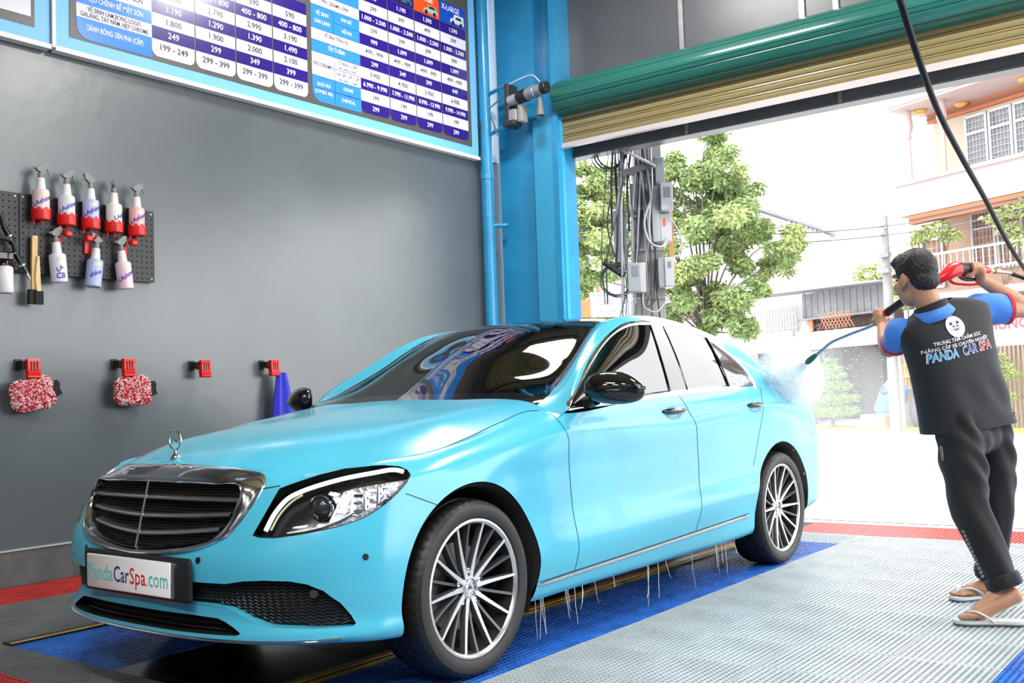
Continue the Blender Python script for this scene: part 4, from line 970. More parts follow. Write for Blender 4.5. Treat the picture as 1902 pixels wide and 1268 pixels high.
RINGS = [((2.099, 1.737, 0.818), (2.35, 2.15, 0.865), 0.115), ((2.082, 1.716, 0.956), (2.327, 2.111, 0.997), 0.108), ((2.068, 1.696, 1.088), (2.305, 2.086, 1.131), 0.112), ((2.049, 1.675, 1.184), (2.294, 2.07, 1.245), 0.118), ((2.022, 1.662, 1.252), (2.291, 2.074, 1.33), 0.112), ((2.033, 1.68, 1.3), (2.281, 2.062, 1.39), 0.088), ((2.061, 1.736, 1.346), (2.224, 1.967, 1.417), 0.066), ((2.08, 1.76, 1.377), (2.169, 1.888, 1.42), 0.052)]
HOSE = [(2.62, -0.366, 2.093), (2.6, -0.228, 2.055), (2.575, -0.016, 1.984), (2.536, 0.337, 1.895), (2.503, 0.756, 1.818), (2.47, 1.24, 1.737), (2.434, 1.785, 1.628), (2.42, 2.22, 1.54), (2.42, 2.449, 1.5), (2.39, 2.45, 1.516), (2.36, 2.376, 1.534)]
PJ = {k: np.array(v) for k, v in PJ.items()}
M_skin = mat('skin', srgb(188, 138, 108), .5, var=.08, scale=12)
M_hair = mat('hair_black', (.012, .010, .010), .55, var=.5, scale=60, bump=.5, bscale=300)
M_shirt = mat('shirt_charcoal', (.010, .012, .015), .8, var=.12, scale=10, sheen=.12)
M_sblue = mat('shirt_blue', srgb(58, 128, 222), .7, var=.08, scale=10, sheen=.2)
M_sred = mat('shirt_red', srgb(222, 30, 40), .7)
M_pant = mat('trousers_black', (.009, .009, .010), .85, var=.3, scale=9, sheen=.12)
def cap(mb, p0, r0, p1, r1, n=14):
    p0, p1 = np.asarray(p0, float), np.asarray(p1, float); d = p1 - p0; L = np.linalg.norm(d); u = d / (L + 1e-9); path = []; rr = []
    for a in np.linspace(-pi / 2, 0, 5)[:-1]: path.append(p0 + u * r0 * sin(a)); rr.append(max(r0 * cos(a), 1e-4))
    path += [p0, p1]; rr += [r0, r1]
    for a in np.linspace(0, pi / 2, 5)[1:]: path.append(p1 + u * r1 * sin(a)); rr.append(max(r1 * cos(a), 1e-4))
    return mb.tube(path, rr, n)
def fuse(name, mb, voxel, m, parent, org, smooth=3, fold=None, dec=None):
    """one continuous surface from overlapping closed volumes"""
    o = bpy.data.objects.new('tmp', mb.mesh('tmp')); COL.objects.link(o)
    r = o.modifiers.new('r', 'REMESH'); r.mode = 'VOXEL'; r.voxel_size = voxel
    if smooth: s_ = o.modifiers.new('s', 'SMOOTH'); s_.iterations = smooth; s_.factor = .5
    dg = bpy.context.evaluated_depsgraph_get(); me = bpy.data.meshes.new_from_object(o.evaluated_get(dg)); me.name = name
    bpy.data.objects.remove(o)
    V = np.empty(len(me.vertices) * 3); me.vertices.foreach_get('co', V); V = V.reshape(-1, 3)
    if fold:
        N = np.empty(len(me.vertices) * 3); me.vertices.foreach_get('normal', N); V = V + N.reshape(-1, 3) * fold(V)[:, None]
    V = V - org; me.vertices.foreach_set('co', V.ravel()); me.polygons.foreach_set('use_smooth', [True] * len(me.polygons)); me.update()
    return obj(name, me, m, parent)
ORG = np.array([2.2, 1.95, 0])
lat = np.array(RINGS[3][1]) - np.array(RINGS[3][0]); lat[2] = 0; lat /= np.linalg.norm(lat); bk = np.array([lat[1], -lat[0], 0])   # bk: out of his back
for k, d_ in (('shL', .075), ('shR', .06), ('hipL', .02), ('hipR', .02)): PJ[k] = PJ[k] - bk * d_
PJ['shL'] = PJ['shL'] + lat * .015
man = thing('person', 'person in charcoal and blue polo shirt and black trousers aiming a pressure lance', 'person', ORG)
hd = np.array([-.86, .50, 0]); hd /= np.linalg.norm(hd)          # where he looks
hc = PJ['head']; hup = np.array([-.06, -.02, 1.]); hup /= np.linalg.norm(hup); hr = np.cross(hd, hup); hd = np.cross(hup, hr)
HF = lambda a, b, c: hc + hr * a + hd * b + hup * c              # right, forward, up
body = MB()
def ellip(mb, c, ax, r, nu=16, nv=12):
    n0 = mb.n; mb.ell((0, 0, 0), r, nu, nv); A = np.array(ax); mb.v[-1][:] = mb.v[-1] @ A + np.asarray(c); return mb
HA = [hr, hd, hup]
ellip(body, HF(0, -.012, .03), HA, (.074, .094, .098)); ellip(body, HF(0, .030, -.045), HA, (.058, .062, .078)); ellip(body, HF(0, .045, -.088), HA, (.036, .040, .030))
cap(body, HF(0, .088, .0), .010, HF(0, .102, -.032), .015, 10); ellip(body, HF(0, .085, .028), HA, (.055, .016, .014))
for s_ in (1, -1):
    cap(body, HF(s_ * .040, .062, -.025), .024, HF(s_ * .036, .055, -.05), .022, 10)
    ellip(body, HF(s_ * .079, -.012, -.002), [hd * .9 + hr * s_ * .35, hup, hr], (.017, .031, .009)); cap(body, HF(s_ * .076, .0, -.026), .010, HF(s_ * .078, .002, -.03), .010, 8)
ellip(body, HF(0, .090, -.058), HA, (.022, .010, .006)); ellip(body, HF(0, .088, -.068), HA, (.020, .010, .006))
cap(body, HF(0, -.030, -.04), .054, PJ['neck'] + [0, 0, -.03], .058)
mid = (PJ['shL'] + PJ['shR']) / 2; pel = (PJ['hipL'] + PJ['hipR']) / 2 + [0, 0, .04]
mid = mid - bk * .0; cap(body, PJ['neck'] + [0, 0, -.04], .055, mid + [0, 0, -.08], .07); cap(body, mid + [0, 0, -.10], .075, pel + [0, 0, .10], .072); cap(body, PJ['hipL'] - lat * -.02, .07, PJ['hipR'] - lat * .02, .07)
for sg_ in (-1, 1): cap(body, mid + lat * .06 * sg_ + [0, 0, -.10], .065, pel + lat * .05 * sg_ + [0, 0, .08], .068)
for s_ in 'LR':
    sh, el, ha, hi, kn, an = (PJ[k + s_] for k in ('sh', 'el', 'ha', 'hip', 'kn', 'an'))
    cap(body, mid + [0, 0, -.06], .055, sh, .045); cap(body, sh, .044, el, .038); u_ = (ha - el) / np.linalg.norm(ha - el)
    cap(body, el, .040, el + (ha - el) * .3, .041); cap(body, el + (ha - el) * .3, .041, ha - u_ * .06, .027)
    cap(body, hi, .070, kn, .054); cap(body, kn, .054, kn + (an - kn) * .3, .056); cap(body, kn + (an - kn) * .3, .056, an, .035)
def hand(mb, wrist, c, axis, out, rl, side_):
    """fist closed round a rod: c centre of grip, axis of the rod, out = from rod centre to the back of the hand"""
    a = axis / np.linalg.norm(axis); o = out - a * (out @ a); o /= np.linalg.norm(o); t = np.cross(a, o) * side_
    pt = lambda ang, r_, al: c + a * al + (o * cos(ang) + t * sin(ang)) * r_
    palm = pt(radians(-25), rl + .016, 0); cap(mb, wrist, .026, pt(radians(-40), rl + .020, -.004), .026, 12)
    for i, (al, k, rf) in enumerate(((-.031, .92, .0085), (-.010, 1.05, .0092), (.011, 1.0, .0092), (.031, .86, .008))):
        al = -al; ps = [pt(radians(-60), rl + .014, al * .7), pt(radians(15 * k), rl + .019, al), pt(radians(75 * k), rl + .013, al), pt(radians(140 * k), rl + .009, al * .98), pt(radians(195 * k), rl + .008, al * .96)]
        for j in range(4): cap(mb, ps[j], rf * (1.15 - .08 * j), ps[j + 1], rf * (1.07 - .08 * j), 10)
    th = [pt(radians(-50), rl + .016, .018), pt(radians(-85), rl + .017, .040), pt(radians(-130), rl + .012, .052), pt(radians(-175), rl + .010, .050)]
    for j in range(3): cap(mb, th[j], .0115 - .001 * j, th[j + 1], .0105 - .001 * j, 10)
camv = np.array([.60, -.80, .0])
hand(body, PJ['haL'] + (PJ['elL'] - PJ['haL']) * .22, PJ['haL'] + np.array([.004, 0, .006]), PJ['nozzle'] - PJ['haL'], camv + np.array([.1, .1, .35]), .014, -1)
gax = PJ['gunD'] - PJ['gunC']
hand(body, PJ['haR'] + (PJ['elR'] - PJ['haR']) * .16 + [0, 0, .0], (PJ['gunC'] + PJ['gunD']) / 2 + [0, 0, -.008], -gax, camv + np.array([.2, 0, .7]), .020, 1)
def foot(mb, an, ball, heel, roll=0):
    f_ = ball - heel; f_[2] = 0; L = np.linalg.norm(f_); f_ /= L; s_ = np.cross(f_, [0, 0, 1.])
    cap(mb, an, .036, heel + [0, 0, .020], .030); cap(mb, heel + [0, 0, .016], .030, ball - f_ * .03 + [0, 0, .012], .034); cap(mb, an + f_ * .02, .034, ball - f_ * .02 + [0, 0, .014], .026)
    for i, (o_, l_, r_) in enumerate(((-.030, .058, .0125), (-.012, .056, .010), (.003, .050, .009), (.017, .042, .0085), (.030, .033, .008))):
        b = ball + s_ * o_ * (-1 if roll else 1); cap(mb, b - f_ * .015 + [0, 0, .006], r_ * 1.15, b + f_ * (l_ * .55) + [0, 0, .004], r_, 10); cap(mb, b + f_ * (l_ * .55) + [0, 0, .004], r_, b + f_ * (l_ * .9) + [0, 0, -.001], r_ * .9, 10)
    return f_, s_
fL = foot(body, PJ['anL'], PJ['ballL'] + [0, 0, .008], PJ['heelL'].copy()); fR = foot(body, PJ['anR'], PJ['ballR'] + [0, 0, .012], PJ['heelR'] + [0, 0, .018], 1)
skin = fuse('body', body, .0055, M_skin, man, ORG, 2)
for s_ in (1, -1):
    mb = MB(); ellip(mb, HF(s_ * .030, .079, .008) - ORG, HA, (.010, .005, .005), 12, 8); mb.build('eye', mat('eye_dark', (.02, .015, .012), .15), skin, 60)
    mb = MB(); mb.tube([HF(s_ * x, .084 - .5 * (x - .03) ** 2 * 40, .030 + .004 * sin(x * 60)) - ORG for x in np.linspace(.014, .048, 6)], .0028, 6); mb.build('eyebrow', M_hair, skin, 60)
# hair: cap of short hair, fuller on top
hb = MB(); ellip(hb, HF(0, -.014, .042), HA, (.083, .102, .096), 24, 18); ellip(hb, HF(0, .045, .082), HA, (.066, .058, .046)); ellip(hb, HF(0, -.060, -.01), HA, (.070, .052, .058)); ellip(hb, HF(0, .086, .086), HA, (.045, .030, .022))
def cuthair(V):
    q = V - hc; a, b, c = q @ hr, q @ hd, q @ hup
    face = np.clip((b - .045 + np.clip(.03 - c, 0, 1) * .5) * 12, 0, 1) * np.clip((.055 - c) * 30, 0, 1)
    side_ = np.clip((np.abs(a) - .055) * 40, 0, 1) * np.clip((.018 - c) * 40, 0, 1) * np.clip((b + .035) * 30, 0, 1)
    n_ = .0022 * np.sin(V[:, 0] * 260 + 3 * np.sin(V[:, 1] * 170)) * np.sin(V[:, 2] * 230 + V[:, 1] * 140)
    return -.03 * np.maximum(face, side_) + n_
fuse('hair', hb, .006, M_hair, man, ORG, 2, cuthair)
# shirt
RI = [(np.array(a) - [0, 0, .012 * (i == 0)], np.array(b) - [0, 0, .012 * (i == 0)], c + (.025, .018, .01, 0, 0, 0, 0, 0)[i]) for i, (a, b, c) in enumerate(RINGS)]
def torso_ring(a, b, dep, n=44):
    c = (a + b) / 2 - bk * dep * .30; h = (b - a) / 2; R_ = []
    for t in np.linspace(0, 2 * pi, n, endpoint=False):
        x, y = cos(t), sin(t); x = np.sign(x) * abs(x) ** .8; y = np.sign(y) * abs(y) ** .85; R_.append(c + h * x + bk * dep * y)
    return np.array(R_)
key = np.array([torso_ring(a, b, c) for a, b, c in RI]); nr = 60
T3 = np.stack([cr(key[:, i], nr) for i in range(key.shape[1])])   # (n, nr, 3)
def folds(P):
    q = P - ORG; u = q @ lat; z = q[:, 2]; w = np.clip((1.2 - z) * 4, 0, 1)
    return w * (.006 * np.sin(z * 34 + u * 22 + 2 * np.sin(u * 13)) * np.clip(np.sin(u * 7 + 1.2) + .4, 0, 1) + .004 * np.sin(u * 42 + z * 9)) * np.clip((z - .80) * 8 + .4, 0, 1)
for i in range(T3.shape[0]):
    c0 = T3[:, :, :].mean(0); d_ = T3[i] - c0; d_[:, 2] = 0; l = np.linalg.norm(d_, axis=1, keepdims=True); T3[i] += d_ / np.maximum(l, 1e-6) * folds(T3[i])[:, None]
mb = MB(); inner = T3[:, :1] + (T3[:, :1].mean(0) - T3[:, :1]) * .04 + [0, 0, .01]
mb.grid(np.concatenate([inner + [0, 0, .03], inner, T3], 1) - ORG, closed=True); shirt = mb.build('shirt', M_shirt, man, 80)
TB = BVHTree.FromPolygons((T3.reshape(-1, 3)).tolist(), [(i * nr + j, ((i + 1) % 44) * nr + j, ((i + 1) % 44) * nr + j + 1, i * nr + j + 1) for i in range(44) for j in range(nr - 1)])
# sleeves with red hems
for s_, tip, r0, r1 in (('L', np.array([1.925, 1.815, 1.222]), .064, .058), ('R', np.array([2.335, 2.185, 1.368]), .080, .070)):
    sh = PJ['sh' + s_]; a0 = sh + (mid - sh) * .10 + [0, 0, -.01]; path = cr(np.array([a0, sh, sh + (tip - sh) * .5, tip]), 12); rr = np.interp(np.linspace(0, 1, 12), [0, .35, 1], [r0 * .88, r0, r1])
    mb = MB(); mb.tube(list(path) + [path[-1] - (path[-1] - path[-2]) * .3], list(rr) + [r1 * .8], 26, caps=True)
    for v in mb.v: v += (.004 * np.sin(v[:, 0] * 60 + v[:, 2] * 45))[:, None] * np.array([.4, -.5, .5]) - ORG
    sl = mb.build('sleeve', M_sblue, shirt, 60)
    u_ = (path[-1] - path[-2]); u_ /= np.linalg.norm(u_); mb = MB(); mb.lathe([(r1 * .96, -.012), (r1 + .004, -.012), (r1 + .004, .004), (r1 * .93, .004)], path[-1] - ORG, u_, 26); mb.build('sleeve_trim', M_sred, shirt, 40)
# collar and yoke
nk = PJ['neck']; mb = MB(); rows = []
for t in np.linspace(0, 2 * pi, 29)[:-1]:
    e = lat * cos(t) + bk * sin(t); rows.append([nk + e * .078 + [0, 0, -.040 + .025 * cos(t)], nk + e * .070 + [0, 0, -.005 + .02 * cos(t) + .012 * sin(t)], nk + e * .062 + [0, 0, -.004 + .02 * cos(t) + .012 * sin(t)], nk + e * .060 + [0, 0, -.05 + .02 * cos(t)]])
mb.grid(np.array(rows) - ORG, closed=True, flip=True); mb.build('collar', M_shirt, shirt, 60)
mb = MB(); rows = []
for t in np.linspace(radians(-30), radians(215), 30):
    e = lat * cos(t) + bk * sin(t); w_ = .5 + .5 * sin(max(0, min(pi, t)))
    rows.append([nk + e * .073 + [0, 0, -.022 + .025 * cos(t)], nk + e * (.086 + .010 * w_) + [0, 0, -.036 - .008 * w_ + .028 * cos(t)], nk + e * (.090 + .014 * w_) + [0, 0, -.046 - .014 * w_ + .034 * cos(t)], nk + e * (.083 + .010 * w_) + [0, 0, -.062 - .014 * w_ + .034 * cos(t)]])
mb.grid(np.array(rows) - ORG); mb.build('yoke', M_sblue, shirt, 60)
# print on the back
pc = np.array([2.168, 1.820, 1.190]); ex_ = np.array([2.260, 1.992, 1.262]) - np.array([2.067, 1.662, 1.188]); ex_ /= np.linalg.norm(ex_); ey_ = np.cross(bk * -1, ex_); ey_ = np.cross(ex_, -bk); ey_ *= np.sign(ey_[2])
def on_back(mb0, off=.004):
    for v in mb0.v:
        for k in range(len(v)):
            h = TB.ray_cast(Vector(v[k] + bk * .5), Vector(-bk)); v[k] = (np.array(h[0]) + bk * off if h[0] is not None else v[k]) - ORG
def back_text(s_, u, v, size, m, fit, bold=.01, off=.004, shear=.0):
    mb = MB(); put_text(mb, s_, pc + ex_ * u + ey_ * v, ex_, ey_, size, bold=bold, fit=fit, shear=shear); on_back(mb, off); mb.build('back_print', m, shirt)
M_pw = mat('print_shirt_white', (.80, .82, .84), .6)
for s_, u, w_, m in (('PANDA', -.092, .128, mat('print_cyan', srgb(60, 165, 215), .6)), ('CAR', .042, .078, mat('print_navy', srgb(55, 75, 165), .6)), ('SPA', .138, .078, mat('print_red', srgb(225, 60, 65), .6))):
    back_text(s_, u, -.022, .055, M_pw, w_ + .007, .045, .0035, .12); back_text(s_, u, -.022, .052, m, w_, .008, .0048, .12)
back_text('TRUNG TÂM CHĂM SÓC', .005, .036, .022, M_pw, .255, .012); back_text('NÂNG CẤP XE CHUYÊN NGHIỆP', .0, .012, .022, M_pw, .335, .012)
mb = MB(); R_ = .048; cc = pc + ex_ * .008 + ey_ * .092
mb.add([cc] + [cc + ex_ * R_ * cos(a) + ey_ * R_ * sin(a) for a in np.linspace(0, 2 * pi, 33)[:-1]], [(0, i + 1, (i + 1) % 32 + 1) for i in range(32)]); on_back(mb, .004); mb.build('back_badge', M_pw, shirt)
mb = MB()
for u, v, a_, b_, rt in ((-.018, .016, .008, .007, 0), (.018, .016, .008, .007, 0), (-.010, .002, .006, .0045, .5), (.010, .002, .006, .0045, -.5), (0, -.008, .004, .003, 0)):
    mb.add([cc + ex_ * (u + a_ * cos(t) * cos(rt) - b_ * sin(t) * sin(rt)) + ey_ * (v + a_ * cos(t) * sin(rt) + b_ * sin(t) * cos(rt)) for t in np.linspace(0, 2 * pi, 13)[:-1]], [tuple(range(12))])
mb.add([cc + ex_ * .022 * cos(a) + ey_ * (.004 + k * sin(a)) for k in (.022,) for a in np.linspace(radians(215), radians(325), 10)] + [cc + ex_ * .021 * cos(a) + ey_ * (.004 + .0165 * sin(a)) for a in np.linspace(radians(325), radians(215), 10)], [tuple(range(20))])
on_back(mb, .0048); mb.build('badge_face', mat('print_slate', srgb(40, 55, 85), .6), shirt)
# trousers
tb = MB()
for s_ in 'LR':
    hi, kn, an = (PJ[k + s_] for k in ('hip', 'kn', 'an')); hi = hi + [0, 0, -.01]
    an = an + [0, 0, .035] if s_ == 'L' else an + [0, 0, .075]
    cap(tb, hi, .092, hi + (kn - hi) * .35, .100, 20); cap(tb, hi + (kn - hi) * .35, .100, hi + (kn - hi) * .5, .098, 20); cap(tb, hi + (kn - hi) * .5, .098, kn, .082, 20); cap(tb, kn, .083, kn + (an - kn) * .55, .074, 20); cap(tb, kn + (an - kn) * .55, .074, an + (kn - an) * .1, .064, 20)
cap(tb, PJ['hipL'] + [0, 0, .03], .092, PJ['hipR'] + [0, 0, .03], .092, 20); cap(tb, PJ['hipL'] + lat * .05 + [0, 0, -.05], .095, PJ['hipR'] - lat * .05 + [0, 0, -.05], .095, 20)
def tfold(V):
    z = V[:, 2]; u = V @ lat
    return .005 * np.sin(z * 44 + u * 26 + 2.5 * np.sin(u * 19 + z * 7)) * np.clip(np.sin(z * 9 + 1.4) + .5, 0, 1) + .003 * np.sin(u * 70 + z * 24)
tr = fuse('trousers', tb, .011, M_pant, man, ORG, 4, tfold)
for s_ in 'LR':
    kn, an = PJ['kn' + s_], PJ['an' + s_]; an = an + [0, 0, .035] if s_ == 'L' else an + [0, 0, .06]; u_ = (an - kn) / np.linalg.norm(an - kn)
    mb = MB(); mb.lathe([(.052, .020), (.066, .022), (.073, .012), (.074, -.020), (.070, -.034), (.060, -.036), (.056, -.01)], an - ORG, u_, 28, disp=lambda i, j: .0025 * sin(i * 1.7)); mb.build('trouser_cuff', M_pant, tr, 60)
mb = MB(); hi, kn, an = PJ['hipL'], PJ['knL'], PJ['anL']
for t0, t1, n_ in ((.25, .42, 5), (1.25, 1.85, 12)):
    for k in range(n_):
        t = t0 + (t1 - t0) * k / n_; q = hi + (kn - hi) * t if t < 1 else kn + (an - kn) * (t - 1); r_ = .100 if t < 1 else .077
        o_ = q + np.array([-.62, -.75, 0]) * r_ * 1.02; mb.box(o_ - ORG, (.010, .010, .012), (0, 0, radians(38)))
stuff(mb.build('leg_print', mat('print_grey', (.22, .22, .23), .7), tr))
# sandals
M_sole = mat('sandal_grey', (.62, .66, .66), .6); M_sole2 = mat('sandal_sole_dark', (.10, .12, .15), .7)
for (f_, s_), ball, z, ln in ((fL, PJ['ballL'], .020, .285), (fR, PJ['ballR'], .018, .265)):
    P = [(.075, 0), (.068, .030), (.035, .046), (-.04, .040), (-.11, .033), (-.17, .036), (-.195, .022), (-.20, 0)]; P = P + [(a, -b) for a, b in P[::-1][1:-1]]
    P = cr(np.array([[a * ln / .275, b, 0] for a, b in P]), 48, True)[:, :2]; lift = lambda a: .0
    b0 = np.array([ball[0], ball[1], .001]) - ORG
    mb = MB(); mb.prism(P, b0, f_, s_, (0, 0, 1), .008); sd = mb.build('sandal_sole', M_sole2, man, 40)
    mb = MB(); mb.prism(P, b0 + [0, 0, .008], f_, s_, (0, 0, 1), .012); mb.build('foot_bed', M_sole, sd, 40)
    for k in (1, -1):
        pts = [b0 + f_ * .045 + s_ * 0 + [0, 0, .020], b0 + f_ * .034 + s_ * .006 * k + [0, 0, .048], b0 + f_ * -.005 + s_ * .034 * k + [0, 0, .060], b0 - f_ * .05 + s_ * .044 * k + [0, 0, .040], b0 - f_ * .075 + s_ * .038 * k + [0, 0, .018]]
        mb = MB(); mb.tube(cr(np.array(pts), 18), np.interp(np.linspace(0, 1, 18), [0, .3, .6, 1], [.004, .006, .009, .008]), 8, flat=(1, .55)); mb.build('sandal_strap', M_sole, sd, 60)
# ---- pressure lance (held) and hose
lance = thing('pressure_lance', 'red and black pressure washer lance with steel pipe and green nozzle in his hands', 'lance', PJ['gunC']); LO = PJ['gunC']
M_gred = mat('gun_red', srgb(222, 28, 38), .3, coat=.3)
mb = MB(); mb.tube(np.array([PJ['gunA'] + (PJ['grip1'] - PJ['gunA']) * .5, PJ['gunA'], PJ['gunB'], PJ['gunB'] * .45 + PJ['gunC'] * .55]) - LO, [.014, .017, .036, .038], 14); mb.build('gun_body', M_gred, lance, 50)
mb = MB(); mb.tube(np.array([PJ['gunB'] * .4 + PJ['gunC'] * .6, PJ['gunC'] * .75 + PJ['gunD'] * .25, PJ['gunC'] * .3 + PJ['gunD'] * .7]) - LO, [.034, .026, .019], 14); mb.build('gun_handle', M_blkp, lance, 50)
mb = MB(); mb.tube(np.array([PJ['gunC'] * .3 + PJ['gunD'] * .7, PJ['gunD'], PJ['gunD'] + (PJ['coup'] - PJ['gunD']) * .22]) - LO, [.019, .021, .016], 12); mb.build('handle_end', M_gred, lance, 50)
mb = MB(); mb.tube(cr(np.array([PJ['gunB'] + [0, 0, -.02], PJ['guard0'], PJ['guard1'], PJ['guard2'], PJ['gunD'] + [0, 0, -.05], PJ['gunD'] + [0, 0, -.01]]), 20) - LO, .0095, 8, flat=(1, .7)); mb.build('trigger_guard', M_gred, lance, 50)
mb = MB(); mb.tube(cr(np.array([PJ['gunB'] + [.02, .02, -.02], PJ['guard1'] + [0, 0, .025], PJ['guard2'] + [0, 0, .022]]), 8) - LO, .008, 8); mb.build('trigger', M_blkp, lance, 50)
a = PJ['gunD'] + (PJ['coup'] - PJ['gunD']) * .2; b = PJ['coup']; mb = MB()
mb.tube([a - LO, a + (b - a) * .35 - LO, a + (b - a) * .36 - LO, a + (b - a) * .65 - LO, a + (b - a) * .66 - LO, b + (b - a) * .3 - LO], [.009, .009, .014, .014, .010, .010], 12); mb.build('coupling', mat('brass', (.62, .48, .30), .3, .9), lance, 40)
mb = MB(); g0 = PJ['gunA'] + (PJ['grip1'] - PJ['gunA']) * .45; mb.tube([PJ['grip0'] - LO, PJ['grip1'] - LO, g0 - LO], [.020, .020, .019], 14); mb.build('foam_grip', M_blkp, lance, 50)
mb = MB(); u_ = (PJ['grip0'] - PJ['grip1']); u_ /= np.linalg.norm(u_); mb.tube([PJ['grip0'] - u_ * .001 - LO, PJ['grip0'] + u_ * .006 - LO], .021, 14); mb.build('grip_ring', M_gred, lance, 40)
mb = MB(); P = cr(np.array([PJ['grip0'], PJ['haL'], PJ['haL'] * .45 + PJ['bend'] * .55, PJ['bend'] + (PJ['haL'] - PJ['bend']) * .12, PJ['bend'] + np.array([-.02, .015, -.022]), PJ['nozzle']]), 40); mb.tube(P - LO, .0078, 10); mb.build('lance_pipe', mat('pipe_blue_steel', (.34, .42, .55), .25, .8), lance, 60)
u_ = P[-1] - P[-5]; u_ /= np.linalg.norm(u_); mb = MB(); mb.tube([P[-1] - u_ * .09 - LO, P[-1] - u_ * .06 - LO, P[-1] - u_ * .03 - LO, P[-1] - LO, P[-1] + u_ * .012 - LO], [.010, .015, .017, .016, .010], 12); mb.build('nozzle', mat('nozzle_green', (.015, .16, .08), .3), lance, 50)
HP = [np.array(h) for h in HOSE]; d0 = (HP[0] - HP[1]); top = [np.array([2.62, -.60, 5.55]), np.array([2.63, -.58, 4.2]), np.array([2.63, -.52, 2.9])]
mb = MB(); HP = HP[:-1] + [PJ['coup'] + (PJ['coup'] - PJ['gunD']) * .18]
mb.tube(cr(np.array(top + HP), 90), .0098, 10); tag(mb.build('hose', mat('hose_black', (.004, .004, .005), .55, spec=.2), None, 60), 'black pressure hose hanging from the ceiling to the red gun', 'hose')
# ================================================================= things hung on the wall
M_peg = mat('pegboard_black', (.018, .018, .020), .45, var=.15, scale=6)
M_bot = mat('bottle_white', (.80, .76, .80), .35)
M_gry = mat('trigger_grey', (.22, .23, .24), .4)
M_redp = mat('plastic_red', srgb(222, 32, 30), .3)
M_ink = mat('label_ink_blue', srgb(40, 40, 160), .5)
def pegboard(y0, y1, z0, z1, nx, nz, label):
    t = thing('pegboard', label, 'pegboard', (WX + .03, (y0 + y1) / 2, (z0 + z1) / 2)); w_, h_ = y1 - y0, z1 - z0
    mb = MB(); px_, pz = w_ / nx, h_ / nz; r_ = .0052
    for i in range(nx):
        for j in range(nz):
            cy, cz = -w_ / 2 + px_ * (i + .5), -h_ / 2 + pz * (j + .5); a, b = px_ / 2, pz / 2
            O = [(a, 0), (a, b), (0, b), (-a, b), (-a, 0), (-a, -b), (0, -b), (a, -b)]; I = [(r_ * cos(k * pi / 4), r_ * sin(k * pi / 4)) for k in range(8)]
            V = [(.012, cy + u, cz + v) for u, v in O] + [(.012, cy + u, cz + v) for u, v in I] + [(.004, cy + u, cz + v) for u, v in I]
            mb.add(V, [(k, (k + 1) % 8, 8 + (k + 1) % 8, 8 + k) for k in range(8)] + [(8 + k, 8 + (k + 1) % 8, 16 + (k + 1) % 8, 16 + k) for k in range(8)])
    mb.build('perforated_sheet', M_peg, t)
    mb = MB()
    for c, s_ in (((.0, 0, h_ / 2), (.026, w_, .004)), ((.0, 0, -h_ / 2), (.026, w_, .004)), ((0, w_ / 2, 0), (.026, .004, h_)), ((0, -w_ / 2, 0), (.026, .004, h_)), ((.0, 0, 0), (.004, w_, h_))): mb.box(c, s_)
    mb.build('sheet_edge', M_peg, t)
    mb = MB()
    for sy in (-1, 1):
        for sz in (-1, 1): mb.lathe([(0, .004), (.006, .003), (.008, 0)], (.012, sy * (w_ / 2 - .02), sz * (h_ / 2 - .02)), (1, 0, 0), 8)
    mb.build('screw', M_galv, t); return t
pegboard(.190, 1.128, 1.918, 2.408, 25, 13, 'black perforated pegboard carrying the row of red bottle holders')
pegboard(-.76, .180, 1.918, 2.408, 25, 13, 'black perforated pegboard cut off by the left picture edge')
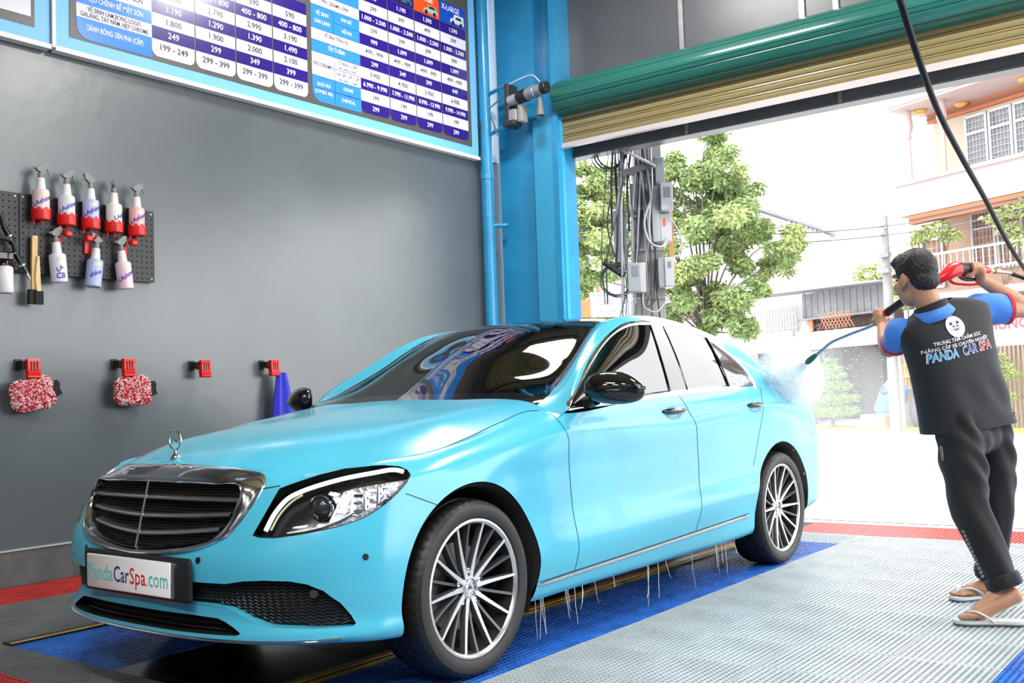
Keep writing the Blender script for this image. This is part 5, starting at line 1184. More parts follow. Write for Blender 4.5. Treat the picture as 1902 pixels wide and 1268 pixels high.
def bottle(label, loc, tint, cupped=True, flip=1, tilt=0., script='LAshine', group=None, yaw=0., s2=None):
    t = thing('spray_bottle', label, 'bottle', loc, 0, group); t.rotation_euler = (tilt, 0, yaw)
    m = mat('bottle_tint', tint, .35, coat=.2)
    oct_ = lambda i, j: -.0022 * abs(sin(i * pi / 8 * 2)) if j < 6 else 0
    mb = MB(); mb.lathe([(0, 0), (.044, 0), (.050, .006), (.051, .10), (.051, .168), (.047, .178), (.030, .186)], n=32); mb.build('bottle_body', m, t, 40)
    mb = MB(); mb.lathe([(.030, .184), (.030, .188), (.0235, .252), (.0225, .256), (0, .256)], n=24); mb.build('bottle_neck', M_bot, t, 40)
    mb = MB(); mb.lathe([(.016, .256), (.017, .258), (.0165, .285), (.013, .292)], n=16)
    e = 1 * flip
    mb.add([(a, e * b, c) for a in (-.012, .012) for b, c in ((-.030, .318), (-.022, .300), (.004, .292), (.022, .300), (.040, .322), (.046, .348), (.034, .356), (.016, .350), (-.004, .338))],
           [tuple(range(9)) if flip > 0 else tuple(range(9))[::-1], tuple(range(9, 18))[::-1] if flip > 0 else tuple(range(9, 18))] + [((k, 9 + k, 9 + (k + 1) % 9, (k + 1) % 9) if flip > 0 else ((k + 1) % 9, 9 + (k + 1) % 9, 9 + k, k)) for k in range(9)])
    mb.build('spray_head', M_gry, t, 35)
    mb = MB(); mb.tube(cr(np.array([(0, e * .030, .330), (0, e * .046, .316), (0, e * .052, .296), (0, e * .062, .278)]), 10), np.linspace(.0075, .005, 10), 8, flat=(1.4, .7)); mb.build('trigger_lever', mat('lever_pale_grey', (.42, .44, .45), .35), t, 50)
    mb = MB(); mb.lathe([(.008, 0), (.009, .012), (.005, .016), (0, .016)], (0, e * -.026, .314), (0, -e, .3), 10); mb.build('nozzle_tip', M_gry, t, 40)
    # lettering wrapped round the body, facing the room
    mb = MB(); V, F = text_tris(script, .048, .02, 'CENTER', .2); V = V.copy(); rot = radians(28); V = np.stack([V[:, 0] * cos(rot) - V[:, 1] * sin(rot), V[:, 0] * sin(rot) + V[:, 1] * cos(rot)], 1)
    W = V * [.82, .82]; ph = W[:, 0] / .052 - .35
    mb.add(np.stack([.0522 * np.cos(ph), .0522 * np.sin(ph), W[:, 1] + (.105 if cupped else .085)], 1), F)
    if s2:
        V, F = text_tris(s2, .050, .02, 'CENTER', .1); ph = V[:, 0] * .9 / .052 - .30; mb.add(np.stack([.0522 * np.cos(ph), .0522 * np.sin(ph), V[:, 1] + .04], 1), F)
    mb.build('label_print', M_ink, t)
    mb = MB(); ph = np.linspace(-.65, .25, 8); mb.grid([[(.0518 * cos(a), .0518 * sin(a), z) for z in (.135, .160)] for a in ph]); mb.build('label_patch', mat('label_yellowish', srgb(225, 222, 195), .5), t)
    return t
XB = -2.785
def holder(loc, label):
    t = thing('bottle_holder', label, 'holder', loc, 0, 'red bottle holders on the pegboard')
    n = 32; mb = MB(); rows = []
    for i in range(n):
        a = 2 * pi * i / n; z = .062 + .007 * (1 if i % 4 < 2 else -1); c, s_ = cos(a), sin(a)
        rows.append([(0, 0, -.006), (.056 * c, .056 * s_, -.006), (.0575 * c, .0575 * s_, 0), (.0575 * c, .0575 * s_, z), (.0545 * c, .0545 * s_, z), (.0545 * c, .0545 * s_, -.002), (0, 0, -.002)])
    mb.grid(rows, closed=True); mb.build('cup', M_redp, t, 40)
    for y in (-.038, .010):
        mb = MB(); mb.tube([(-.02, y, -.004), (-.02, y, -.036)], [.0065, .005], 8); mb.tube([(-.02, y, -.010), (-.062, y, -.010)], .005, 6); mb.build('peg', M_redp, t, 50)
    return t
BT = [(.297, 2.256, srgb(238, 206, 208), 1, 'pink spray bottle in red holder, leftmost of the upper row'), (.466, 2.240, srgb(214, 216, 240), 1, 'bluish white spray bottle in red holder, second of the upper row'), (.632, 2.236, srgb(186, 188, 232), -1, 'lilac spray bottle with its trigger turned left, third of the upper row'),
      (.797, 2.230, srgb(232, 228, 218), 1, 'creamy white spray bottle with narrow grey trigger, fourth of the upper row'), (.966, 2.226, srgb(245, 180, 188), 1, 'deep pink spray bottle in red holder, rightmost of the upper row')]
for k, (y, z, tint, fl, lb) in enumerate(BT):
    bottle(lb, (XB, y, z), tint, True, fl, 0, group='spray bottles on the pegboard', yaw=.9 if k == 3 else 0)
    holder((XB, y, z - .002), 'red plastic cup holder under the ' + ['leftmost pink', 'bluish white', 'lilac', 'creamy white', 'deep pink rightmost'][k] + ' spray bottle')
LB = [(.415, 1.862, srgb(226, 226, 246), 1, radians(5), 'LA', 'CB', 'white spray bottle with big blue letters hanging by its trigger, first of the lower row'), (.640, 1.848, srgb(178, 186, 236), -1, radians(-6), 'shine', None, 'lilac spray bottle tilted left, middle of the three hanging in the lower row'), (.878, 1.850, srgb(242, 205, 215), 1, radians(7), 'LAshine', None, 'pale pink spray bottle hanging low on the right, under the deep pink bottle')]
for k, (y, z, tint, fl, tl, sc, s2, lb) in enumerate(LB):
    bottle(lb, (XB, y, z), tint, False, fl, tl, sc, 'spray bottles on the pegboard', 0, s2)
    t = thing('bottle_hook', 'red plastic hook behind the trigger of the ' + ['lettered white', 'lilac left tilted', 'pale pink'][k] + ' hanging bottle', 'hook', (WX + .046, y + .012 * fl, z + .315), 0, 'red bottle hooks on the pegboard')
    mb = MB(); mb.rbox((.006, -.0, -.05), (.02, .045, .09), .006); mb.build('hook_plate', M_redp, t, 40)
    mb = MB(); mb.tube(cr(np.array([(.01, .0, -.0), (.05, .005, .004), (.085, .01, .0), (.10, .012, .02)]), 10), .007, 8); mb.rbox((.075, .030 * fl, -.004), (.05, .045, .034), .010); mb.build('hook_arm', M_redp, t, 40)
# brush
t = thing('wooden_brush', 'tan wooden detailing brush with black bristles hanging upside down', 'brush', (WX + .075, .263, 1.72))
mb = MB(); mb.prism([(-.022, .10), (-.017, .42), (-.010, .428), (.014, .428), (.020, .42), (.008, .12), (-.002, .015), (-.020, .02)], (-.008, 0, 0), (0, 1, 0), (0, 0, 1), (1, 0, 0), .016); mb.build('handle', mat('pale_wood', srgb(214, 176, 118), .5, var=.15, scale=14), t, 30)
mb = MB(); mb.prism([(-.004, .16), (.010, .30), (.022, .30), (.034, .012), (.012, .005)], (.008, 0, 0), (0, 1, 0), (0, 0, 1), (1, 0, 0), .012); mb.build('second_leaf', mat('pale_wood_light', srgb(226, 192, 140), .5, var=.12, scale=14), t, 30)
mb = MB(); mb.box((-.002, -.008, .045), (.03, .062, .09)); mb.rbox((.012, .02, .04), (.02, .055, .085), .006); mb.build('bristle', mat('bristle_black', (.010, .009, .010), .8, bump=.5, bscale=200), t)
mb = MB(); mb.tube([(-.06, .0, .415), (.012, .0, .415)], .005, 8); mb.build('hook_pin', M_galv, t)
# air guns and the white cleaning cup at the picture edge
def gun(p0, p1, label):
    p0, p1 = np.array(p0), np.array(p1); t = thing('air_gun', label, 'air gun', p0, 0, 'black air guns on the pegboard'); d = p1 - p0
    mb = MB(); mb.tube([(-.0 * d).tolist(), (d * .45).tolist(), (d * .46).tolist(), (d * .75).tolist()], [.016, .017, .021, .019], 12); mb.build('gun_barrel', M_blk, t, 40)
    mb = MB(); mb.tube([d * .40, d * .47], .0235, 12); mb.tube([d * .70, d * .78], .015, 12); mb.build('grip_band', M_galv, t, 40)
    mb = MB(); mb.tube([d * .75, d * 1.0], [.011, .006], 10); mb.build('brass_tip', mat('tip_pale_metal', (.6, .55, .5), .3, .9), t, 40)
    mb = MB(); mb.tube(cr(np.array([(0, 0, 0), -d * .35 + [.01, 0, .02], -d * .6 + [0, -.05, .0]]), 10), .014, 10); mb.build('gun_handle', M_blkp, t, 50)
gun((XB, .060, 2.185), (XB, .138, 2.048), 'upper black air gun beside the brush')
gun((XB, .135, 2.020), (XB, .222, 1.868), 'lower black air gun pointing down beside the brush')
t = thing('foam_cup_gun', 'white cup of a cleaning gun with black head at the left picture edge', 'cleaning gun', (XB, .065, 1.775))
mb = MB(); mb.lathe([(0, 0), (.046, 0), (.052, .012), (.049, .150), (.044, .160), (.03, .164)], n=28); mb.build('cup', M_bot, t, 40)
mb = MB(); mb.lathe([(.03, .160), (.034, .164), (.034, .185), (.022, .20)], n=20); mb.rbox((0, 0, .225), (.05, .10, .05), .012); mb.tube(cr(np.array([(0, .02, .235), (0, .07, .245), (0, .10, .21)]), 8), .014, 10); mb.build('gun_head', M_blk, t, 40)
mb = MB(); mb.tube([(.0, -.03, .205), (.0, .035, .205)], .012, 8); mb.build('red_ring', M_redp, t, 40)
# red clips on the wall with mitts and towel
CLIP = [(.235, 1.345, 'red spring clip on a black wall bracket holding the leftmost mitt'), (.885, 1.352, 'red spring clip holding the second red and white mitt'), (1.490, 1.345, 'empty red spring clip between the second mitt and the blue cloth'), (2.115, 1.352, 'red spring clip holding the blue cloth')]
for y, z, lb in CLIP:
    t = thing('wall_clip', lb, 'clip', (WX + .001, y, z), 0, 'red clips on the wall')
    mb = MB(); mb.rbox((.004, -.045, .0), (.008, .05, .07), .004); mb.box((.040, -.04, .0), (.075, .03, .045)); mb.box((.066, -.022, -.01), (.022, .045, .04)); mb.build('wall_bracket', M_blkp, t, 40)
    mb = MB(); P = [(.0, .032), (.030, .034), (.036, .022), (.040, -.055), (.030, -.085), (.006, -.088), (.0, -.05)]
    mb.prism([(a - .018, b) for a, b in P], (.092, -.038, 0), (1, 0, 0), (0, 0, 1), (0, -1, 0), -.078); mb.build('clip_jaw', M_redp, t, 30)
    for k in range(3):
        mb = MB(); mb.rbox((.1125, -.018 + k * .019, -.012), (.006, .009, .058), .003); mb.build('clip_slot', mat('clip_slot_dark', (.10, .008, .008), .6), t)
    mb = MB(); mb.tube([(.108, -.038, -.078), (.108, .04, -.078)], .008, 8); mb.build('clip_lip', M_redp, t, 50)
def mitt(y0, y1, z0, z1, lb, tilt, seed):
    r_ = np.random.default_rng(seed); c = np.array([WX + .085, (y0 + y1) / 2, (z0 + z1) / 2]); t = thing('wash_mitt', lb, 'mitt', c, 0, 'red and white wash mitts'); t.rotation_euler = (tilt, 0, 0)
    w_, h_ = (y1 - y0), (z1 - z0)
    mb = MB()
    for u, v, a, b in ((-.26, .10, .25, .30), (.22, .18, .25, .30), (-.24, -.24, .26, .27), (.20, -.26, .30, .25), (.0, .0, .40, .42), (-.30, -.05, .2, .40), (.28, -.04, .20, .42), (-.02, -.30, .42, .20)): ellip(mb, (0, u * w_, v * h_), np.eye(3), (.034, a * w_, b * h_))
    pd = fuse('mitt_pad', mb, .007, mat('mitt_base', srgb(214, 120, 128), .9), t, np.zeros(3), 3)
    me = pd.data; nv = len(me.vertices); pick = r_.choice(nv, min(nv, 1500), replace=False)
    for nm, m, sel in (('red_pile', mat('pile_red', srgb(205, 28, 52), .9), pick[:len(pick) // 2]), ('white_pile', mat('pile_white', srgb(238, 226, 226), .9), pick[len(pick) // 2:])):
        mb = MB()
        for i in sel:
            v = me.vertices[int(i)]; n = np.array(v.normal); q = np.array(v.co); d = n * .7 + r_.normal(0, .5, 3) + [0, 0, -.3]; d /= np.linalg.norm(d); mb.tube([q, q + d * .012], [.0042, .0036], 5)
        stuff(mb.build(nm, m, t, 60))
    mb = MB(); P = [(-.03, .040), (.02, .052), (.034, .03), (.030, -.005), (.045, -.035), (.010, -.05), (-.03, -.045)]
    mb.prism([(a, b) for a, b in P], (-.01, w_ * .50, .01), (0, 1, 0), (0, 0, 1), (1, 0, 0), .03); mb.build('mitt_cuff', mat('cuff_black', (.012, .012, .016), .9), t, 40)
mitt(.105, .375, 1.068, 1.272, 'tilted red and white chenille wash mitt hanging leftmost under a red clip', radians(6), 3)
mitt(.795, 1.055, 1.082, 1.278, 'square red and white chenille wash mitt under the second clip', radians(-2), 5)
t = thing('cloth', 'royal blue microfibre cloth hanging in folds from the rightmost red clip', 'cloth', (WX + .09, 2.19, 1.26)); mb = MB(); rows = []
for i in range(49):
    a = 2 * pi * i / 48
    rows.append([(.018 * (1 + 1.2 * k) * sin(a) * (1 + .35 * sin(5 * a + 2)), (.040 + .070 * k ** .8) * cos(a) * (1 + .10 * sin(7 * a)) + .012 * k, .03 - .40 * k) for k in np.linspace(0, 1, 12)])
mb.grid(rows, flip=True); mb.build('draped_cloth', mat('microfibre_blue', srgb(34, 40, 190), .85, sheen=.4), t, 80)
# ================================================================= street outside (local frame: x along the facades to the right, y away, z up)
SA = math.atan2(-.416, .909); SP = np.array([-5.56, 21.64, 0.]); ER = np.array([cos(SA), sin(SA), 0]); AW = np.array([-sin(SA), cos(SA), 0])
def st(u, v, z=0.): return SP + ER * u + AW * v + [0, 0, z]
M_conc = mat('street_concrete', (.62, .61, .60), .8, var=.06, scale=.6)
M_pink = mat('house_pink', (.42, .315, .30), .7, var=.04, scale=1.5); M_cream = mat('house_cream', (.42, .35, .27), .7, var=.05, scale=2); M_orng = mat('house_orange', (.40, .115, .045), .7)
M_ww = mat('window_white', (.46, .46, .48), .5); M_pane = mat('window_pane', (.16, .16, .18), .1, var=.2, scale=2)
M_gm = mat('sheet_grey', (.19, .19, .205), .6, var=.2, scale=1.4); M_leaf = mat('leaf_green', (.21, .29, .10), .55, var=.3, scale=3); M_leaf2 = mat('leaf_light', (.31, .38, .14), .55, var=.25, scale=3); M_bark = mat('bark', (.20, .16, .13), .85, var=.3, scale=8)
M_wht = mat('plaster_white', (.40, .39, .385), .8)
mb = MB(); mb.add([(-90, 4.72, -.03), (90, 4.72, -.03), (90, 160, -.03), (-90, 160, -.03)], [(0, 1, 2, 3)]); struct(mb.build('ground', M_conc))
mb = MB(); mb.box((1.6, 4.80, -.02), (9.6, .16, .03)); struct(mb.build('trim_4', mat('threshold', (.5, .48, .46), .7)))
mb = MB(); mb.add([(8, -12, -.03), (60, -12, -.03), (60, 4.72, -.03), (8, 4.72, -.03)], [(0, 1, 2, 3)]); struct(mb.build('ground', M_conc))
def leaves(mb, c, r, n, size, rs, flat=.8, droop=.5):
    for _ in range(n):
        d = rs.normal(0, 1, 3); d /= np.linalg.norm(d); p = np.array(c) + d * np.array(r) * rs.uniform(.35, 1.0) ** .6
        a = rs.normal(0, 1, 3); a[2] = a[2] * .5 - droop; a /= np.linalg.norm(a); b = np.cross(a, rs.normal(0, 1, 3)); b /= np.linalg.norm(b); s_ = size * rs.uniform(.6, 1.3)
        n_ = np.cross(a, b); w_ = s_ * .17
        mb.add([p, p + a * s_ * .5 + b * w_ + n_ * w_ * .4, p + a * s_, p + a * s_ * .5 - b * w_ + n_ * w_ * .4], [(0, 1, 2), (0, 2, 3)])
def street_thing(name, label, cat, u, v, z=0, group=None): return thing(name, label, cat, st(u, v, z), SA, group)
# ---- grass strip with kerb
mb = MB(); mb.box((0, 0, 0), (14, .75, .10)); kerb = obj('kerb_strip', mb.mesh('kerb_strip'), mat('verge_grass', (.30, .32, .09), .9, var=.2, scale=5, bump=.6, bscale=40), None, st(1.5, .25, 0)); kerb.rotation_euler = (0, 0, SA); struct(kerb)
mb = MB(); mb.box((0, 0, .03), (26, 12, .12)); pv = obj('pavement', mb.mesh('pavement'), M_conc, None, st(0, 6.7, -.05)); pv.rotation_euler = (0, 0, SA); struct(pv)
# ---- pink house
hs = street_thing('house', 'pink house with orange bands, white barred windows and a balcony over the sign', 'house', 2.0, .5)
def hb(name, c, s_, m, par=None): mb = MB(); mb.box((c[0] - 2.0, c[1], c[2]), s_); return mb.build(name, m, par or hs)
hb('upper_wall', (5.8, 1.2, 6.2), (7.4, .2, 2.5), M_cream); hb('middle_wall', (5.1, 1.4, 3.9), (8.0, .2, 2.2), mat('tile_peach', (.42, .27, .19), .5, var=.08, scale=6)); hb('lower_wall', (6.0, .9, 1.4), (9.6, .2, 2.8), M_cream)
for z, sx, y0 in ((7.42, 9.2, .10), ): hb('roof_slab', (6.4, .9, z + .06), (sx, 2.2, .10), M_wht); hb('roof_soffit', (6.4, .9, z - .02), (sx - .1, 2.1, .06), M_pink)
hb('cornice_band', (5.7, 1.06, 7.27), (7.4, .10, .24), M_orng); hb('cornice_line', (5.7, .98, 7.25), (7.4, .03, .03), mat('band_line', (.12, .10, .10), .7))
hb('parapet', (6.3, .1, 5.28), (8.9, .16, .70), M_pink); hb('parapet_rail', (6.3, .06, 5.64), (9.0, .24, .08), M_wht); hb('balcony_floor', (6.3, .75, 4.95), (8.9, 1.5, .12), M_pink)
hb('balcony_band', (6.3, .12, 4.78), (8.3, .2, .20), M_orng); hb('band_line', (6.3, .0, 4.78), (8.3, .03, .025), mat('band_line2', (.10, .09, .09), .7)); hb('balcony_corner', (2.5, .3, 4.98), (.7, .5, .2), M_pink)
for u in (2.08, 3.02):
    mb = MB(); mb.lathe([(.10, 5.62), (.07, 5.68), (.055, 5.8), (.05, 6.7), (.09, 6.74), (.06, 6.80), (.11, 6.95), (.12, 7.0), (.08, 7.40)], (u - 2.0, .25, 0), n=14); mb.build('balcony_column', M_pink, hs, 40)
for u, v in ((4.88, .55), (2.25, .5), (3.05, .9)):
    mb = MB(); mb.lathe([(.0, -.06), (.10, -.05), (.15, 0), (.15, .02)], (u - 2.0, v, 7.34), n=16); mb.build('soffit_lamp', mat('lamp_amber', (.62, .30, .06), .4), hs, 50)
def window(u0, u1, z0, z1, ztr, y, bars_u, bars_z, cross=True, pm=None):
    w_ = hb('window', ((u0 + u1) / 2, y + .04, (z0 + z1) / 2), (u1 - u0, .02, z1 - z0), pm or M_pane)
    mb = MB(); f = .035
    for c, s_ in ((((u0 + u1) / 2, y, z0), (u1 - u0 + f, .06, f * 1.6)), (((u0 + u1) / 2, y, z1), (u1 - u0 + f, .06, f * 1.6)), ((u0, y, (z0 + z1) / 2), (f * 1.6, .06, z1 - z0)), ((u1, y, (z0 + z1) / 2), (f * 1.6, .06, z1 - z0)), (((u0 + u1) / 2, y, ztr), (u1 - u0, .06, f * 1.5))): mb.box((c[0] - 2.0, c[1], c[2]), s_)
    mb.build('window_frame', M_ww, w_)
    mb = MB()
    for k in range(1, bars_u): mb.box((u0 + (u1 - u0) * k / bars_u - 2.0, y - .02, (z0 + z1) / 2), (.009, .012, z1 - z0))
    for k in range(1, bars_z): mb.box(((u0 + u1) / 2 - 2.0, y - .02, z0 + (z1 - z0) * k / bars_z), (u1 - u0, .012, .009))
    if cross:
        for s_ in (-1, 1):
            c = (u0 + u1) / 2 - 2.0; h_ = (u1 - u0) / 2; mb.tube([(c - s_ * h_, y - .02, z0 + .02), (c + s_ * h_, y - .02, z0 + .22)], .007, 4)
    stuff(mb.build('window_bars', M_ww, w_))
for u0, u1 in ((3.01, 3.53), (3.62, 4.15), (4.24, 4.77)): window(u0, u1, 5.80, 7.04, 6.66, 1.06, 6, 9)
hb('window_sill', (3.9, 1.0, 5.70), (1.9, .2, .06), M_wht)
M_brn = mat('shutter_brown', (.26, .13, .08), .5, var=.3, scale=5)
window(1.46, 2.03, 3.3, 4.86, 4.45, 1.26, 4, 5, False, M_brn); window(2.86, 3.43, 3.55, 4.88, 4.5, 1.26, 6, 9, False, M_brn); window(3.52, 4.10, 3.55, 4.88, 4.5, 1.26, 6, 9, False, M_brn)
mb = MB()
for z in (3.45, 3.9): mb.box((4.0, .0, z), (7.2, .04, .05))
mb.build('balustrade_rail', M_ww, hs)
for k in range(24): mb = MB(); mb.box((.6 + k * .16, 0, 3.66), (.018, .018, .46)); mb.build('balustrade_bar', M_ww, hs)
hb('middle_floor', (6.2, .6, 2.92), (8.8, 1.6, .16), M_pink)
# climbing plants on the balconies
rs = np.random.default_rng(11)
for pts, lb in ((((2.15, .3, 4.40), (2.5, .1, 4.45), (2.9, .1, 4.5), (2.2, .2, 4.0), (3.1, .2, 4.3)), 'light green climbing plant spilling over the left end of the balcony'), (((4.35, .1, 4.5), (4.8, .0, 4.55), (5.2, 0, 4.6), (4.6, .1, 4.2), (4.95, .1, 3.95)), 'green climbing plant in front of the barred balcony window')):
    mb = MB()
    for p in pts: leaves(mb, (p[0] - pts[0][0], p[1] - pts[0][1], p[2] - 2.9), (.32, .18, .16), 150, .14, rs)
    t = street_thing('climbing_plant', lb, 'plant', pts[0][0], .5 + pts[0][1], 2.9); stuff(mb.build('foliage', M_leaf2, t)); mb = MB()
    for p in pts: mb.tube(cr(np.array([(0, .1, .1), ((p[0] - pts[0][0]) * .5, .05, .5), (p[0] - pts[0][0], p[1] - pts[0][1], p[2] - 2.9)]), 8), .014, 5)
    mb.build('stem', M_bark, t)
# shop sign and folding gate
t = street_thing('shop_sign', 'white shop sign with red letters on the pink house', 'sign', 4.4, .5)
mb = MB(); mb.box((.8, .10, 2.16), (3.6, .12, .82)); mb.build('sign_board', M_wht, t)
mb = MB(); put_text(mb, 'HÙNG', (.10, .034, 2.20), (1, 0, 0), (0, 0, 1), .30, bold=.03, fit=.92); mb.build('sign_letters', mat('sign_red', (.75, .08, .10), .5), t)
t = street_thing('folding_gate', 'brown folding lattice gate under the white shop sign', 'gate', 5.0, .55)
for k in range(26): mb = MB(); mb.box((-1.2 + k * .1, 0, .90), (.035, .03, 1.70)); mb.build('gate_bar', mat('gate_brown', (.30, .22, .18), .6), t)
mb = MB()
for k in range(25):
    for z in (.3, .7, 1.1, 1.5): mb.tube([(-1.2 + k * .1, .02, z - .07), (-1.1 + k * .1, .02, z + .07)], .008, 4)
stuff(mb.build('gate_lattice', mat('gate_brown2', (.34, .25, .2), .6), t))
hb('beige_wall', (1.62, .9, .95), (.95, .3, 1.9), mat('wall_beige', (.30, .25, .21), .8, var=.1, scale=3))
# ---- shed row
sh = street_thing('shop_shed', 'grey sheet metal shed with a white awning and a dark open front', 'shed', -1.8, 1.2)
def sb(name, c, s_, m, par=None, rot=None): mb = MB(); mb.box((c[0] + 1.8, c[1], c[2]), s_, rot); return mb.build(name, m, par or sh)
for k in range(25): sb('wall_sheet', (-3.83 + k * .122, 1.8 + .012 * (k % 2), 3.36 + rng.uniform(-.01, .01)), (.115, .03, .78), M_gm)
sb('roof_edge', (-3.6, 1.5, 3.80), (6.4, .9, .05), mat('roof_edge_grey', (.22, .22, .25), .6), None, (0, radians(1.2), 0)); sb('eaves_board', (-2.4, 1.7, 2.99), (3.2, .12, .05), M_gm)
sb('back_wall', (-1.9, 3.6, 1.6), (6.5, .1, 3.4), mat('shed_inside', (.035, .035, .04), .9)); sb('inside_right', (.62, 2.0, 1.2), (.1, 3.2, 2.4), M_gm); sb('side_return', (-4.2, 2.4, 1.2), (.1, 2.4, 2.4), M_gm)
sb('inside_wall', (.05, 1.6, 1.0), (1.05, .06, 2.0), mat('shed_grey_wall', (.16, .16, .155), .9, var=.2, scale=3)); sb('dark_door', (-.85, 1.2, 1.0), (.72, .05, 2.0), mat('door_dark_slate', (.045, .045, .05), .7)); sb('rolling_front', (-3.3, .4, 1.0), (2.0, .06, 2.1), mat('front_grey', (.12, .12, .125), .7, var=.2, scale=2))
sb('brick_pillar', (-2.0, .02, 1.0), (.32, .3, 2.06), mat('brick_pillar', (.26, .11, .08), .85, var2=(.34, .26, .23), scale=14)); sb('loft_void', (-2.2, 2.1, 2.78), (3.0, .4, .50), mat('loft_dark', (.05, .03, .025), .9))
for u in (-3.55, -.75): sb('orange_post', (u, 1.75, 2.80), (.16, .06, .42), mat('orange_paint', (.62, .18, .07), .6))
for k in range(9): mb = MB(); mb.tube([(-.30 + k * .12, .58, 2.58), (.0 + k * .12, .58, 3.0)], .012, 4); mb.tube([(.0 + k * .12, .59, 2.58), (-.30 + k * .12, .59, 3.0)], .012, 4); mb.build('lattice_bar', mat('lattice_orange', (.45, .17, .09), .6), sh)
mb = MB(); n_ = 30; rows = [[(-2.7 + 5.2 * i / n_, -.05, 2.06 + .012 * (i % 2)), (-2.7 + 5.2 * i / n_, 1.75, 2.62 + .012 * (i % 2))] for i in range(n_ + 1)]; mb.grid(rows); mb.grid([[tuple(np.array(q) - [0, 0, .03]) for q in r_] for r_ in rows], flip=True); mb.box((-.1, -.05, 2.05), (5.2, .03, .05)); mb.build('awning', M_wht, sh)
for k in range(18): mb = MB(); mb.box((-4.2 + k * .125, 1.5, 3.02), (.03, .03, .72)); mb.build('fence_picket', M_wht, sh)
mb = MB(); mb.box((-3.2, 1.52, 2.78), (2.3, .03, .04)); mb.box((-3.2, 1.52, 3.2), (2.3, .03, .04)); mb.build('fence_rail', M_wht, sh)
sb('terrace_wall', (-5.2, 2.8, 3.2), (2.6, .1, .9), mat('terrace_pale', (.27, .265, .26), .8, var=.1, scale=2)); sb('terrace_base', (-5.2, 1.4, 2.45), (2.6, .1, .5), M_wht); sb('terrace_front', (-5.6, .9, 1.1), (2.6, .1, 2.2), M_gm)
# ---- clipped conifer, bush, barrel, crates, post
t = street_thing('topiary_conifer', 'bright green conifer clipped into four tiers on the grass strip', 'tree', 0, 0)
mb = MB(); rs = np.random.default_rng(3)
for z, r_, h_ in ((.42, .72, .16), (.72, .64, .15), (1.02, .54, .15)): leaves(mb, (0, 0, z), (r_, r_, h_), 1500, .10, rs, droop=-.2)
for z, r_, h_ in ((1.26, .40, .12), (1.42, .26, .12), (1.56, .13, .14)): leaves(mb, (0, 0, z), (r_, r_, h_), 700, .09, rs, droop=-.5)
stuff(mb.build('foliage', mat('conifer_green', (.20, .34, .08), .6, var=.3, scale=4), t)); mb = MB(); mb.tube([(0, 0, 0), (0, 0, 1.5)], [.05, .02], 8); mb.build('trunk', M_bark, t)
t = street_thing('street_bush', 'small bonsai like green bush in front of the folding gate', 'bush', 4.35, .2); mb = MB()
for p in ((-.2, 0, 1.25), (.15, 0, 1.3), (0, 0, 1.48), (.35, 0, 1.15), (-.1, 0, .75), (.2, 0, .70)): leaves(mb, p, (.28, .25, .13), 320, .08, rs, droop=-.3)
stuff(mb.build('foliage', M_leaf2, t)); mb = MB(); mb.tube(cr(np.array([(.1, 0, 0), (.16, 0, .5), (.05, 0, .9), (.1, 0, 1.3)]), 10), [.05] * 5 + [.035] * 5, 7); mb.build('trunk', M_bark, t)
t = street_thing('water_barrel', 'pale blue plastic barrel with black cap opening lying by the white post', 'barrel', 1.35, .55, .36); mb = MB()
mb.lathe([(0, -.42), (.24, -.42), (.29, -.38), (.31, -.2), (.30, -.18), (.32, -.05), (.32, .15), (.30, .17), (.31, .2), (.27, .38), (.2, .42), (0, .42)], (0, 0, .32), (.55, .1, 1), 28); mb.build('barrel_shell', mat('barrel_blue', (.07, .22, .48), .4), t, 40)
mb = MB(); mb.lathe([(0, .02), (.10, .02), (.11, 0)], (.05, -.27, .52), (.1, -1, .35), 18); mb.build('barrel_cap', M_blkp, t, 40)
mb = MB()
for a in (-.04, 0, .04): mb.box((.05 + a, -.30, .53), (.012, .01, .06))
mb.build('cap_grip', M_galv, t)
t = street_thing('carton_box', 'yellow orange printed carton box standing on the grass strip', 'box', 1.33, .1, .05); mb = MB(); mb.box((0, 0, .15), (.72, .4, .30)); mb.build('carton', mat('carton_orange', (.45, .26, .07), .7, var2=(.48, .40, .24), scale=5), t); mb = MB(); mb.box((0, -.205, .2), (.3, .004, .10)); mb.build('carton_label', M_wht, t)
for k, (u, z, c, nm) in enumerate(((1.55, 1.06, (.62, .34, .05), 'orange'), (1.62, 1.34, (.66, .30, .05), 'topmost orange'))):
    t = street_thing('plastic_crate', nm + ' plastic crate stacked behind the blue barrel', 'crate', u, 1.0, z); m = mat('crate_' + str(k), c, .6)
    for j in range(6): mb = MB(); mb.box((-.2 + j * .08, -.1, .0), (.03, .03, .24)); mb.build('crate_slat', m, t)
    mb = MB(); mb.box((0, -.1, .12), (.46, .05, .035)); mb.box((0, -.1, -.12), (.46, .05, .035)); mb.box((0, .1, 0), (.46, .04, .24)); mb.build('crate_rim', m, t)
t = street_thing('crate_rack', 'pale green metal rack carrying the orange crates', 'rack', 1.5, 1.0, .1)
for a, b in (((-.35, -.15, 0), (-.18, -.15, 1.4)), ((.3, -.15, 0), (.3, -.15, 1.4)), ((-.22, -.15, 1.10), (.3, -.15, 1.10)), ((-.26, -.15, .83), (.3, -.15, .83))): mb = MB(); mb.tube([a, b], .018, 6); mb.build('rack_bar', mat('rack_green', (.35, .52, .36), .5), t)
mb = MB(); mb.box((0, 0, .82), (.6, .3, .02)); mb.box((0, 0, 1.09), (.6, .3, .02)); mb.build('rack_shelf', mat('rack_green2', (.30, .45, .32), .5), t)
